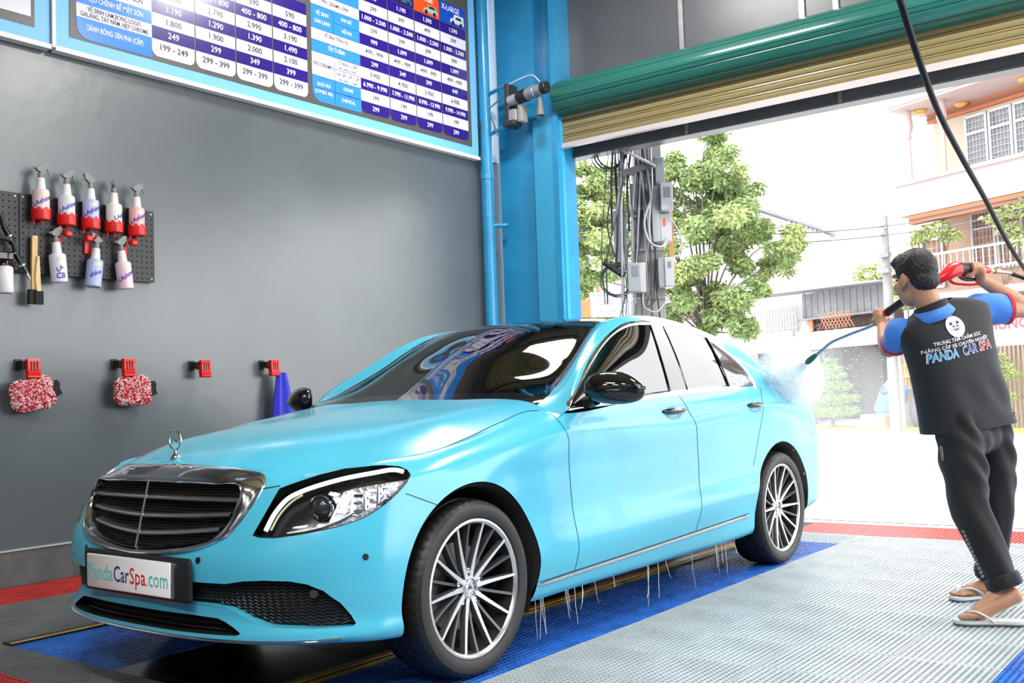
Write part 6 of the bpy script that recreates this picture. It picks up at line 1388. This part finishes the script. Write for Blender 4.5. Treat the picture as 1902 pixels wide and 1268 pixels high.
t = street_thing('white_post', 'white painted post at the edge of the grass strip before the beige wall', 'post', 2.02, .05); mb = MB(); mb.tube([(0, 0, 0), (-.05, 0, 2.0)], .125, 14); mb.build('post', M_wht, t, 40); mb = MB(); mb.box((-.03, -.125, 1.2), (.16, .01, .18)); mb.build('notice', mat('notice_pale', (.70, .62, .62), .8), t)
t = street_thing('sack', 'dark grey sack slumped against the white post', 'sack', 2.30, .35); mb = MB(); mb.ell((0, 0, .38), (.22, .2, .40), 14, 10); mb.build('sack', mat('sack_grey', (.14, .13, .16), .9, bump=.5, bscale=12), t, 80); mb = MB(); mb.tube([(0, 0, .74), (.02, 0, .84)], [.06, .09], 8); mb.build('sack_neck', M_gm, t)
# ---- thin pole with wires
t = street_thing('wire_pole', 'slim grey concrete pole carrying two wires behind the person', 'pole', 2.33, -.5); mb = MB(); mb.tube([(.03, 0, 0), (0, 0, 4.8)], [.13, .085], 12); mb.build('pole_shaft', mat('pole_concrete', (.24, .23, .23), .8, var=.15, scale=4), t, 40)
for z in (3.9, 3.55): mb = MB(); mb.box((.05, -.12, z), (.34, .12, .10)); mb.build('pole_box', M_gm, t)
mb = MB(); mb.box((0, -.06, 4.52), (.30, .05, .05)); mb.build('cross_arm', M_galv, t)
for k, (z, sag) in enumerate(((4.55, .5), (4.35, .55))):
    a, b, c = st(2.33, -.6, z), np.array([-6.4, 9.0, 3.75 - .1 * k]), st(9, -.6, z + .3); P = [a + (b - a) * s_ + [0, 0, -sag * .8 * 4 * s_ * (1 - s_) * .5] for s_ in np.linspace(0, 1, 24)]
    Q = [a + (c - a) * s_ + [0, 0, -.2 * 4 * s_ * (1 - s_)] for s_ in np.linspace(0, 1, 12)]
    mb = MB(); mb.tube(P[::-1] + Q[1:], .014, 5); tag(mb.build('overhead_wire', mat('wire_dark_grey', (.10, .10, .11), .6), None), ['upper', 'lower'][k] + ' of the two overhead wires running to the slim pole', 'wire', 'overhead wires over the street')
# ---- big utility pole with meter boxes and cable coils
UA = math.atan2(.60, .80)
t = thing('utility_pole', 'concrete utility pole crowded with meter boxes, cables and coils beside the blue column', 'utility pole', (-1.605, 5.752, 0), UA)
mb = MB(); mb.add([(a * k + dx, b * k, z) for z, k, dx in ((-.03, 1.12, -.03), (6.5, .45, .16)) for a, b in ((-.17, -.12), (.17, -.12), (.17, .12), (-.17, .12))], [(0, 1, 5, 4), (1, 2, 6, 5), (2, 3, 7, 6), (3, 0, 4, 7), (4, 5, 6, 7)]); mb.build('pole_shaft', mat('pole_pale', (.30, .29, .285), .85, var=.12, scale=5), t)
M_box = mat('meter_box_pale', (.42, .43, .45), .45); M_boxd = mat('meter_box_side', (.27, .30, .31), .5); M_cab = mat('cable_black', (.03, .03, .035), .5); M_cabg = mat('cable_grey', (.36, .36, .38), .5)
def mbox(x0, x1, z0, z1, y, d, m, win=None, door=True):
    mb = MB(); mb.rbox(((x0 + x1) / 2, y, (z0 + z1) / 2), (x1 - x0, z1 - z0, d), .008, (radians(90), 0, 0)); o = mb.build('meter_box', m, t, 40)
    if door: mb = MB(); mb.box(((x0 + x1) / 2, y - d / 2 - .003, (z0 + z1) / 2), ((x1 - x0) * .9, .008, (z1 - z0) * .92)); mb.build('box_door', m, o)
    if win: mb = MB(); mb.box((win[0], y - d / 2 - .009, win[1]), (win[2], .006, win[3])); mb.build('box_window', mat('meter_window', (.20, .22, .25), .15), o)
    return o
mbox(.065, .140, 2.47, 3.00, -.20, .14, M_boxd, None, False); mbox(.142, .262, 2.758, 3.025, -.24, .20, M_box, (.205, 2.93, .06, .10)); o = mbox(.142, .250, 2.47, 2.752, -.19, .10, M_box, None, True)
mb = MB(); mb.box((.18, -.248, 2.66), (.03, .004, .07)); mb.build('warning_label', mat('label_red', (.6, .10, .08), .6), o)
mbox(.123, .214, 3.05, 3.31, -.14, .10, M_boxd, (.165, 3.27, .05, .05)); mbox(-.192, -.075, 1.995, 2.28, -.19, .14, M_boxd, (-.12, 2.20, .06, .10)); mbox(-.078, -.018, 1.995, 2.28, -.19, .14, M_box, None, False)
mbox(.165, .252, 2.038, 2.322, -.19, .14, M_box, (.21, 2.25, .03, .06)); mbox(.105, .166, 2.038, 2.322, -.19, .12, M_boxd, None, False); mbox(-.128, .052, 2.79, 3.06, -.15, .06, M_boxd, (-.04, 2.95, .03, .03))
mbox(-.289, -.16, 2.25, 2.82, -.05, .06, M_boxd, None, False)
mb = MB(); mb.box((-.06, -.30, 3.29), (.40, .22, .018), (radians(18), radians(28), 0)); mb.build('lamp_plate', M_wht, t); mb = MB(); mb.box((-.05, -.24, 3.18), (.36, .16, .05), (0, radians(-14), 0)); mb.build('lamp_under', mat('lamp_under_grey', (.16, .16, .17), .6), t)
rs = np.random.default_rng(21)
def coil(cx, cz, r0, n, sq, y0):
    for k in range(n):
        r_ = r0 * rs.uniform(.88, 1.08); c = np.array([cx + rs.normal(0, .010), y0 + rs.normal(0, .03), cz + rs.normal(0, .010)]); ph = rs.uniform(0, 6)
        mb = MB(); mb.tube([c + [r_ * cos(a) * sq, .02 * sin(2 * a + ph), r_ * sin(a)] for a in np.linspace(0, 2 * pi, 33)[:-1]], rs.uniform(.005, .009), 6, closed=True); mb.build('cable_coil', M_cab, t, 60)
coil(-.315, 3.36, .165, 6, .85, -.18); coil(-.287, 2.13, .155, 6, .95, -.18)
mb = MB(); mb.tube([(-.413, -.2, 2.30), (-.223, -.2, 2.155)], .034, 10, flat=(1, .8)); spl = mb.build('splice_box', M_blkp, t, 40)
for k in range(5): mb = MB(); q = np.array([-.40, -.23, 2.31]) + np.array([.18, 0, -.137]) * k / 4; mb.box(q, (.016, .02, .06), (0, radians(38), 0)); mb.build('splice_clip', M_blkp, spl)
for k in range(26):
    x0 = rs.uniform(-.26, .10); x1 = x0 + rs.normal(0, .10); zt = rs.uniform(3.3, 5.2); zb = rs.choice([1.0, 1.9, 2.2, 2.6]); m = M_cab if k % 3 else M_cabg
    P = [(x0, -.16 + rs.normal(0, .04), zt), ((x0 + x1) / 2 + rs.normal(0, .05), -.22 + rs.normal(0, .04), (zt * .6 + zb * .4)), (x1 + rs.normal(0, .03), -.22, zt * .25 + zb * .75), (x1, -.15, zb)]
    mb = MB(); mb.tube(cr(np.array(P), 16), rs.choice([.005, .007, .012]), 6); mb.build('cable', m, t, 60)
for P, r_, m in ((((.08, -.24, 3.4), (.06, -.3, 2.9), (-.02, -.32, 2.65), (.03, -.34, 2.45), (.14, -.3, 2.42), (.2, -.26, 2.5)), .012, M_cabg), (((.03, -.2, 3.3), (.05, -.3, 2.9), (.03, -.28, 2.6), (.05, -.26, 2.4)), .012, M_cabg), (((-.3, -.2, 3.0), (-.36, -.2, 2.65), (-.3, -.2, 2.35)), .008, M_cab), (((.25, -.2, 2.7), (.33, -.2, 2.55), (.33, -.2, 2.35), (.26, -.2, 2.33)), .009, M_cabg),
                 (((.12, -.2, 2.1), (.05, -.25, 1.9), (-.02, -.25, 1.85), (.04, -.25, 2.05)), .006, M_cab), (((-.05, -.22, 2.0), (-.04, -.25, 1.85), (.06, -.26, 1.8), (.2, -.22, 1.95)), .009, M_wht), (((.11, -.2, 2.6), (.08, -.22, 2.2), (.12, -.2, 1.6)), .008, M_cab)):
    mb = MB(); mb.tube(cr(np.array(P), 24), r_, 6); mb.build('cable', m, t, 60)
for z in (1.95, 2.42, 2.75, 3.15): mb = MB(); mb.box((.0 + .012 * z, -.0, z), (.36 - .025 * z, .26, .018)); mb.build('pole_strap', M_galv, t)
mb = MB(); mb.box((.26, -.10, 2.5), (.05, .04, .55)); mb.build('timber_stub', mat('timber_orange', (.52, .28, .14), .7), t)
# ---- large broad-leaved tree
from_px = None
def cam_pt(cx, cy, D):   # centre of a twig mass, given as sideways offset, height and distance from where the tree stands
    return np.array([cx, cy, D])
tr_o = np.array([-4.55, 12.95, 0]); t = thing('street_tree', 'large pale green broad leaved tree standing behind the crowded utility pole', 'tree', tr_o, UA)
TL = [(-1.96, 4.26, 0.55), (-2.12, 3.54, 0.5), (-1.79, 3.8, 0.55), (-1.48, 4.71, 0.55), (-1.99, 4.72, 0.41), (-2.09, 3.08, 0.41), (-1.13, 4.42, 0.55), (-0.01, 4.93, 0.5), (0.4, 4.82, 0.46), (-0.21, 4.39, 0.64), (0.66, 4.45, 0.46), (0.88, 3.98, 0.5), (1.23, 3.51, 0.44), (0.23, 3.82, 0.64), (-0.34, 3.29, 0.55), (0.67, 3.44, 0.55), (1.07, 3.06, 0.38), (-0.08, 2.78, 0.6), (-0.55, 2.57, 0.5), (0.32, 2.4, 0.46), (-0.64, 5.04, 0.46), (1.44, 3.23, 0.29), (0.83, 2.7, 0.27), (0.1, 5.24, 0.41), (-0.79, 3.67, 0.55), (0.54, 2.16, 0.41), (-2.15, 4.09, 0.41), (-1.63, 3.15, 0.41), (-0.19, 2.28, 0.46), (0.51, 4.04, 0.5)]
rs = np.random.default_rng(8); mb = MB(); mb2 = MB(); br = MB()
for k, (x, z, r_) in enumerate(TL):
    y = rs.uniform(-.8, .8) * (1 - abs(x) / 3); n_ = int(1500 * (r_ / .5) ** 2)
    for q in range(7):
        d = rs.normal(0, 1, 3); d /= np.linalg.norm(d); c = np.array([x, y, z]) + d * np.array([r_ * .72, r_ * .8, r_ * .62]); leaves(mb if (q + k) % 3 else mb2, c, (r_ * .40, r_ * .45, r_ * .30), n_ // 5, .105, rs, droop=.65)
    P = cr(np.array([(.05, 0, 1.9), (x * .25, y * .2, 1.9 + (z - 1.9) * .45), (x * .7, y * .7, z - .15), (x, y, z)]), 12); br.tube(P, np.linspace(.026, .006, 12), 5)
stuff(mb.build('foliage', M_leaf, t)); stuff(mb2.build('foliage', M_leaf2, t)); br.build('branches', M_bark, t, 60)
mb = MB(); mb.tube(cr(np.array([(.1, 0, -.03), (.0, 0, .9), (.1, .05, 1.7), (.05, 0, 2.4)]), 12), np.linspace(.15, .07, 12), 12); mb.build('trunk', M_bark, t, 60)
# ---- far things
def far(name, label, cat, loc, rz=UA): return thing(name, label, cat, loc, rz)
t = far('gable_building', 'tall white building with a grey louvred gable behind the tree', 'building', (-11.6, 35.4, 0)); mb = MB(); mb.prism([(-3.2, 0), (1.35, 0), (1.35, 6.9), (-3.2, 8.6)], (0, 0, 0), (1, 0, 0), (0, 0, 1), (0, 1, 0), 5); mb.build('wall', mat('far_white', (.50, .50, .50), .8), t)
for k in range(9): mb = MB(); mb.box((-.25 + k * .16, -.03, 7.28 - k * .035), (.07, .05, .62 - k * .055)); mb.build('louvre', mat('louvre_grey', (.50, .52, .55), .6), t)
mb = MB(); mb.prism([(-3.3, 8.66), (1.5, 6.86), (1.5, 6.98), (-3.3, 8.78)], (0, -.3, 0), (1, 0, 0), (0, 0, 1), (0, 1, 0), 5.5); mb.build('roof', M_gm, t)
t = far('background_tree', 'round green tree beyond the shed roof, right of the white gabled building', 'tree', (-7.6, 31.6, 0)); mb = MB(); rs = np.random.default_rng(5)
for x, z, r_ in ((0, 4.8, .6), (.45, 4.4, .55), (-.4, 4.3, .6), (.1, 4.0, .7), (.7, 4.0, .4)): leaves(mb, (x, 0, z), (r_, r_, r_ * .6), 420, .2, rs)
stuff(mb.build('foliage', M_leaf2, t)); mb = MB(); mb.tube([(0, 0, 0), (0, 0, 4.4)], [.16, .06], 8); mb.build('trunk', M_bark, t)
t = far('sapling', 'thin young tree just left of the slim pole', 'tree', st(1.75, .8)); mb = MB()
for z in (2.9, 3.3, 3.7, 4.0): leaves(mb, (rs.normal(0, .08), 0, z), (.2, .2, .14), 90, .11, rs)
stuff(mb.build('foliage', M_leaf2, t)); mb = MB(); mb.tube([(0, 0, 0), (0, 0, 4.0)], [.03, .012], 6); mb.build('trunk', M_bark, t)
t = far('far_house', 'white house with an orange red door at the left edge of the doorway', 'house', (-10.9, 18.7, 0)); mb = MB(); mb.box((-.3, .3, 2.0), (3.6, .2, 4.0)); mb.build('wall', M_wht, t)
mb = MB(); mb.box((.20, .15, 3.18), (.72, .10, 1.9)); dr = mb.build('door_leaf', mat('door_orange_red', (.62, .14, .05), .5, var=.15, scale=4), t)
for x in (.02, .38): mb = MB(); mb.box((x, .09, 3.62), (.20, .03, .26)); mb.build('door_pane', mat('door_pane_pale', (.55, .55, .50), .3), dr)
mb = MB(); mb.box((.2, .05, 4.12), (.9, .2, .08)); mb.build('lintel', M_orng, t); mb = MB(); mb.box((.3, -.3, 2.15), (4.5, 1.0, .10)); mb.build('canopy', M_wht, t)
t = far('blue_shop_sign', 'pale blue shop sign with faint red letters behind the utility pole', 'sign', (-5.2, 10.5, 0)); mb = MB(); mb.box((.29, .05, 2.43), (.70, .08, .34)); mb.build('sign_board', mat('sign_pale_blue', (.30, .42, .55), .5), t)
mb = MB(); mb.box((.29, .045, 2.61), (.74, .12, .03)); mb.build('sign_frame', M_wht, t)
mb = MB(); put_text(mb, 'CAR SPA', (.29, .006, 2.47), (1, 0, 0), (0, 0, 1), .12, bold=.01, fit=.52); put_text(mb, 'RỬA XE', (.29, .006, 2.32), (1, 0, 0), (0, 0, 1), .09, bold=.01, fit=.42); mb.build('sign_letters', mat('sign_faint_red', (.50, .20, .24), .6), t)
for x in (0, .55): mb = MB(); mb.tube([(x, .06, -.03), (x, .06, 2.3)], .025, 8); mb.build('sign_post', M_galv, t)
# trees to the right of the doorway, seen mirrored in the car's side windows
for k, (x, y) in enumerate(((7.3, 15.6), (12.5, 18.0))):
    t = thing('roadside_tree', ['green roadside tree right of the doorway, mirrored in the side windows', 'second green roadside tree further right along the street'][k], 'tree', (x, y, 0)); mb = MB(); rs = np.random.default_rng(30 + k)
    for q in range(16): leaves(mb, (rs.normal(0, 1.1), rs.normal(0, 1.1), rs.uniform(.9, 4.2)), (.7, .7, .45), 260, .2, rs)
    stuff(mb.build('foliage', M_leaf, t)); mb = MB(); mb.tube([(0, 0, -.03), (0, 0, 4)], [.2, .08], 8); mb.build('trunk', M_bark, t)
# ---- motor scooter and rider passing at the right
SB = np.array([1.28, 9.15, -.03]); t = thing('motor_scooter', 'orange and white motor scooter at the right picture edge', 'scooter', SB, UA)
for x in (.10, 1.32):
    mb = MB(); mb.lathe([(.15, -.045), (.235, -.05), (.255, -.02), (.255, .02), (.235, .05), (.15, .045)], (x, 0, .255), (0, 1, 0), 28); wz = mb.build('wheel', M_rub, t, 40)
    mb = MB(); mb.lathe([(0, -.03), (.155, -.03), (.155, .03), (0, .03)], (x, 0, .255), (0, 1, 0), 20); mb.build('wheel_rim', M_sil, wz, 40)
def sc(name, P, w_, m): mb = MB(); mb.prism(P, (0, -w_ / 2, 0), (1, 0, 0), (0, 0, 1), (0, 1, 0), w_); return mb.build(name, m, t, 40)
M_so = mat('scooter_orange', (.80, .28, .04), .25, coat=.5); M_sw = mat('scooter_white', (.75, .74, .72), .3, coat=.5)
sc('tail_body', [(-.12, .78), (-.18, .66), (.05, .50), (.40, .42), (.62, .46), (.60, .76)], .26, M_so); sc('under_body', [(-.02, .48), (.0, .34), (.5, .26), (1.0, .28), (1.0, .36), (.55, .44)], .22, M_sw); sc('seat', [(-.10, .80), (-.08, .76), (.58, .74), (.62, .80), (.3, .84)], .24, M_blkp)
sc('leg_shield', [(.95, .30), (1.02, .28), (1.22, .95), (1.12, 1.0)], .30, M_so); sc('rear_fender', [(-.20, .52), (-.17, .40), (.10, .53), (.0, .6)], .12, M_blkp); sc('tail_light', [(-.19, .72), (-.19, .65), (-.14, .65), (-.12, .72)], .18, mat('tail_light_red', (.6, .02, .02), .2))
mb = MB(); mb.tube([(1.32, 0, .255), (1.14, 0, 1.0), (1.08, 0, 1.06)], .035, 8); mb.tube([(1.04, -.30, 1.08), (1.08, 0, 1.06), (1.04, .30, 1.08)], .016, 8); mb.build('handlebar', M_blkp, t, 50)
mb = MB(); mb.tube([(.0, -.16, .28), (.5, -.16, .26)], [.045, .03], 10); mb.build('exhaust', M_sil, t, 50)
RO = SB; Rx = np.array([cos(UA), sin(UA), 0]); Ry = np.array([-sin(UA), cos(UA), 0]); rp = lambda x, y, z: np.array([x, y, z])
rd = thing('person', 'person in pink jacket and helmet riding the orange scooter', 'person', SB, UA)
bb = MB(); cap(bb, (.20, 0, .86), .15, (.26, 0, 1.0), .14); cap(bb, (.22, 0, .98), .13, (.32, 0, 1.32), .15); cap(bb, (.32, 0, 1.36), .06, (.36, 0, 1.52), .06); ellip(bb, (.39, 0, 1.60), np.eye(3), (.09, .075, .11)); cap(bb, (.47, 0, 1.58), .012, (.485, 0, 1.565), .014, 8)
for s_ in (1, -1):
    cap(bb, (.31, s_ * .15, 1.36), .060, (.55, s_ * .24, 1.14), .042); cap(bb, (.55, s_ * .24, 1.14), .042, (.96, s_ * .27, 1.10), .030); cap(bb, (.96, s_ * .27, 1.10), .030, (1.04, s_ * .27, 1.10), .028)
    for q in range(4): cap(bb, (1.02, s_ * (.235 + q * .02), 1.115), .010, (1.07, s_ * (.235 + q * .02), 1.085), .009, 8)
    cap(bb, (.98, s_ * .22, 1.10), .012, (1.04, s_ * .20, 1.08), .010, 8)
    cap(bb, (.24, s_ * .10, .88), .092, (.70, s_ * .14, .80), .068); cap(bb, (.70, s_ * .14, .80), .066, (.78, s_ * .13, .40), .045); cap(bb, (.78, s_ * .13, .38), .045, (.95, s_ * .13, .34), .035)
rb = fuse('body', bb, .012, M_skin, rd, np.zeros(3), 3)
M_pk = mat('jacket_pink', (.80, .28, .36), .8, var=.15, scale=8); jb = MB(); cap(jb, (.20, 0, .90), .165, (.26, 0, 1.04), .160); cap(jb, (.24, 0, 1.0), .155, (.32, 0, 1.32), .168)
for s_ in (1, -1): cap(jb, (.31, s_ * .15, 1.36), .078, (.55, s_ * .24, 1.14), .060); cap(jb, (.55, s_ * .24, 1.14), .058, (.90, s_ * .27, 1.105), .045)
fuse('jacket', jb, .014, M_pk, rd, np.zeros(3), 3)
jb = MB()
for s_ in (1, -1): cap(jb, (.24, s_ * .10, .87), .108, (.70, s_ * .14, .80), .082); cap(jb, (.70, s_ * .14, .80), .080, (.78, s_ * .13, .44), .062)
fuse('trousers', jb, .014, mat('trousers_grey', (.15, .15, .17), .8), rd, np.zeros(3), 3)
mb = MB(); mb.ell((.375, 0, 1.655), (.135, .125, .12), 20, 14, fn=lambda P: np.where(P[:, 2:] < -.35, np.concatenate([P[:, :2], np.full((len(P), 1), -.35)], 1), P)); mb.build('helmet', mat('helmet_pink', (.85, .55, .62), .25, coat=.5), rd, 60)
# ================================================================= water: jet, splash, mist, drips and the wet film on the floor
M_drop = mat('water_droplets', (.95, .97, 1), .15, trans=.0, spec=.6)
tgt, noz = np.array([.82, 3.16, 1.07]), PJ['nozzle']
def volume(name, dens, col=(1, 1, 1)):
    m = bpy.data.materials.new(name); m.use_nodes = True; nt = m.node_tree; nt.nodes.clear(); out = nt.nodes.new('ShaderNodeOutputMaterial'); v = nt.nodes.new('ShaderNodeVolumeScatter'); v.inputs['Color'].default_value = tuple(col) + (1,); v.inputs['Density'].default_value = dens; v.inputs['Anisotropy'].default_value = .35
    nt.links.new(v.outputs[0], out.inputs['Volume']); return m
ax = tgt - noz; Lj = np.linalg.norm(ax); ax = ax / Lj
def spraymat(name, lo, hi, scale):
    # airy white spray: a veil of droplets that lets part of the light through
    m = bpy.data.materials.new(name); m.use_nodes = True; nt = m.node_tree; nt.nodes.clear(); L_ = nt.links.new; N_ = nt.nodes.new
    out = N_('ShaderNodeOutputMaterial'); mix = N_('ShaderNodeMixShader'); tr_ = N_('ShaderNodeBsdfTransparent'); ad = N_('ShaderNodeMixShader'); df = N_('ShaderNodeBsdfDiffuse'); tl = N_('ShaderNodeBsdfTranslucent')
    for q in (df, tl): q.inputs['Color'].default_value = (.96, .98, 1, 1)
    ad.inputs[0].default_value = .5; L_(df.outputs[0], ad.inputs[1]); L_(tl.outputs[0], ad.inputs[2])
    lw = N_('ShaderNodeLayerWeight'); lw.inputs['Blend'].default_value = .35; inv = N_('ShaderNodeMath'); inv.operation = 'SUBTRACT'; inv.inputs[0].default_value = 1; L_(lw.outputs['Facing'], inv.inputs[1])
    tc = N_('ShaderNodeTexCoord'); n_ = N_('ShaderNodeTexNoise'); n_.inputs['Scale'].default_value = scale; n_.inputs['Detail'].default_value = 6; L_(tc.outputs['Object'], n_.inputs['Vector'])
    r_ = N_('ShaderNodeMapRange'); r_.inputs['From Min'].default_value = .3; r_.inputs['From Max'].default_value = .7; r_.inputs['To Min'].default_value = lo; r_.inputs['To Max'].default_value = hi; L_(n_.outputs['Fac'], r_.inputs['Value'])
    mu = N_('ShaderNodeMath'); mu.operation = 'MULTIPLY'; L_(r_.outputs[0], mu.inputs[0]); L_(inv.outputs[0], mu.inputs[1])
    L_(mu.outputs[0], mix.inputs[0]); L_(tr_.outputs[0], mix.inputs[1]); L_(ad.outputs[0], mix.inputs[2]); L_(mix.outputs[0], out.inputs[0]); return m
jet = thing('water_jet', 'fan of white water spraying from the green nozzle onto the rear of the car', 'water', noz)
mb = MB(); mb.tube([ax * .012, ax * .3, ax * .6, ax * (Lj - .03)], [.012, .05, .085, .12], 20); mb.build('jet_core', spraymat('jet_veil', .55, .95, 14), jet, 60)
def drops(n, fn, size, stretch):
    mb = MB()
    for _ in range(n):
        p, d = fn(); s_ = size * rng.uniform(.5, 1.4); d = d / (np.linalg.norm(d) + 1e-9); a, b = frame(d); l = s_ * stretch * rng.uniform(.5, 1.5)
        mb.add([p - d * l, p + a * s_, p - a * s_ * .5 + b * s_ * .87, p - a * s_ * .5 - b * s_ * .87, p + d * l], [(0, 2, 1), (0, 3, 2), (0, 1, 3), (4, 1, 2), (4, 2, 3), (4, 3, 1)])
    return mb
def f_jet():
    s_ = rng.uniform(.05, 1); r_ = rng.uniform(0, 1) ** .5 * .125 * s_; a, b = frame(ax); th = rng.uniform(0, 2 * pi); d = a * cos(th) + b * sin(th); return ax * Lj * s_ * .97 + d * r_, ax * Lj + d * r_
stuff(drops(5000, f_jet, .0012, 10).build('jet_droplets', M_drop, jet))
spl = thing('water_splash', 'burst of white spray where the jet strikes the car', 'water', tgt)
def f_spl():
    d = rng.normal(0, 1, 3) * [.75, 1, .8]; d += [.35, -.05, .08]; d /= np.linalg.norm(d); r_ = abs(rng.normal(0, .20)) + .02; return d * r_ + [0.03, 0, 0], d
stuff(drops(9000, f_spl, .0012, 6).build('splash_droplets', M_drop, spl))
for k, (c_, r_) in enumerate((((.05, 0, 0), (.12, .17, .14)), ((.06, -.02, .02), (.19, .34, .24)))):
    mb = MB(); mb.ell(c_, r_, 28, 18); mb.build('splash_veil', spraymat('splash_veil_' + str(k), (.75, .12)[k], (1, .62)[k], (9, 5)[k]), spl, 80)
def f_ray():
    th = rng.choice([radians(170), radians(-95), radians(-70), radians(20), radians(150), radians(60)]) + rng.normal(0, .10); r_ = rng.uniform(.05, .42); d = np.array([.12, cos(th), sin(th)]); return d * r_ + [.05, 0, 0], d
stuff(drops(7000, f_ray, .0012, 12).build('splash_streaks', M_drop, spl))
mist = tag(MB().ell((.90, 3.70, .82), (.62, .80, .56), 24, 16).build('mist', volume('mist_volume', .24), None, 80), 'soft white mist hanging round the rear of the car', 'mist', kind='stuff')
def f_m():
    p = rng.normal(0, 1, 3) * [.45, .6, .45]; return p, rng.normal(0, 1, 3)
md = drops(6000, f_m, .0009, 1.5).build('mist_droplets', M_drop, None, loc=(1.1, 3.6, 1.05)); tag(md, 'fine airborne droplets drifting around the rear of the car', 'droplets', kind='stuff')
# runs of water dripping from the sill
M_wat = glassmat('water_clear', (.97, .98, 1), 1.33)
car_pt = lambda x, y, z: np.array([x * cos(CAR_Z) - y * sin(CAR_Z), x * sin(CAR_Z) + y * cos(CAR_Z), z])
for k in range(46):
    y = rng.uniform(.42, 2.3) if k < 34 else rng.uniform(.4, .9); z0 = .212; L = rng.uniform(.05, .19); x = .845; bend = rng.normal(0, .02)
    P = [car_pt(x + .01 * s_, y + bend * s_ * s_ + .002 * sin(9 * s_ + k), z0 - L * s_) for s_ in np.linspace(0, 1, 7)]
    mb = MB(); mb.tube(P, np.linspace(.0014, .0007, 7) * rng.uniform(.6, 1.3), 6)
    tag(mb.build('water_drip', M_drop if k % 2 else M_wat, None, 60), 'thin thread of water dripping from the side skirt', 'water drip', 'drips under the side skirt')
mb = MB()
for _ in range(160):
    y = rng.uniform(.5, 2.3); z = rng.uniform(.35, .95); L = rng.uniform(.02, .09); p = [side(y + .004 * s_, z - L * s_, .001) for s_ in np.linspace(0, 1, 4)]; mb.tube(p, [.0012, .0016, .0018, .0022], 5)
for _ in range(900):
    x = rng.uniform(-.7, .7); y = rng.uniform(-.6, .5); h = cast((x, y, 3), (0, 0, -1)); 
    if h[0] is not None: s_ = rng.uniform(.001, .0028); mb.ell(h[0] , (s_, s_ * 1.2, s_ * .5), 6, 3)
stuff(mb.build('water_beads', M_wat, car, 60))
# wet film lying on the tiles under and beside the car
def film(name, pts, label, z=.0042):
    P = cr(np.array([(a, b, 0) for a, b in pts]), 70, True); mb = MB(); c = P.mean(0); rows = [[c * (1 - t_) + p * t_ + [0, 0, z - .002 * t_ ** 6] for t_ in np.linspace(0.02, 1, 12)] for p in P]; mb.grid(rows, closed=True)
    m = bpy.data.materials.new('wet_film'); m.use_nodes = True; nt = m.node_tree; nt.nodes.clear(); out = nt.nodes.new('ShaderNodeOutputMaterial'); mix = nt.nodes.new('ShaderNodeMixShader'); tr_ = nt.nodes.new('ShaderNodeBsdfTransparent'); gl = nt.nodes.new('ShaderNodeBsdfGlossy'); gl.inputs['Roughness'].default_value = .06
    fr = nt.nodes.new('ShaderNodeFresnel'); fr.inputs['IOR'].default_value = 1.75; n_ = nt.nodes.new('ShaderNodeTexNoise'); n_.inputs['Scale'].default_value = 14; n_.inputs['Detail'].default_value = 4; bp = nt.nodes.new('ShaderNodeBump'); bp.inputs['Strength'].default_value = .35; bp.inputs['Distance'].default_value = .004; tc = nt.nodes.new('ShaderNodeTexCoord')
    nt.links.new(tc.outputs['Object'], n_.inputs['Vector']); nt.links.new(n_.outputs['Fac'], bp.inputs['Height']); nt.links.new(bp.outputs['Normal'], gl.inputs['Normal']); nt.links.new(bp.outputs['Normal'], fr.inputs['Normal'])
    nt.links.new(outer_fresnel(nt, fr), mix.inputs[0]); nt.links.new(tr_.outputs[0], mix.inputs[1]); nt.links.new(gl.outputs[0], mix.inputs[2]); nt.links.new(mix.outputs[0], out.inputs[0])
    tag(mb.build(name, m, None, 180), label, 'puddle')
film('puddle', [(-.55, .2), (.35, .0), (.60, .15), (.86, .6), (.92, 1.4), (.90, 2.4), (.92, 3.4), (1.05, 4.0), (.4, 4.1), (-.3, 3.6), (-.7, 2.4), (-.7, 1.2)], 'thin sheet of water lying on the blue and red tiles beside the sill')
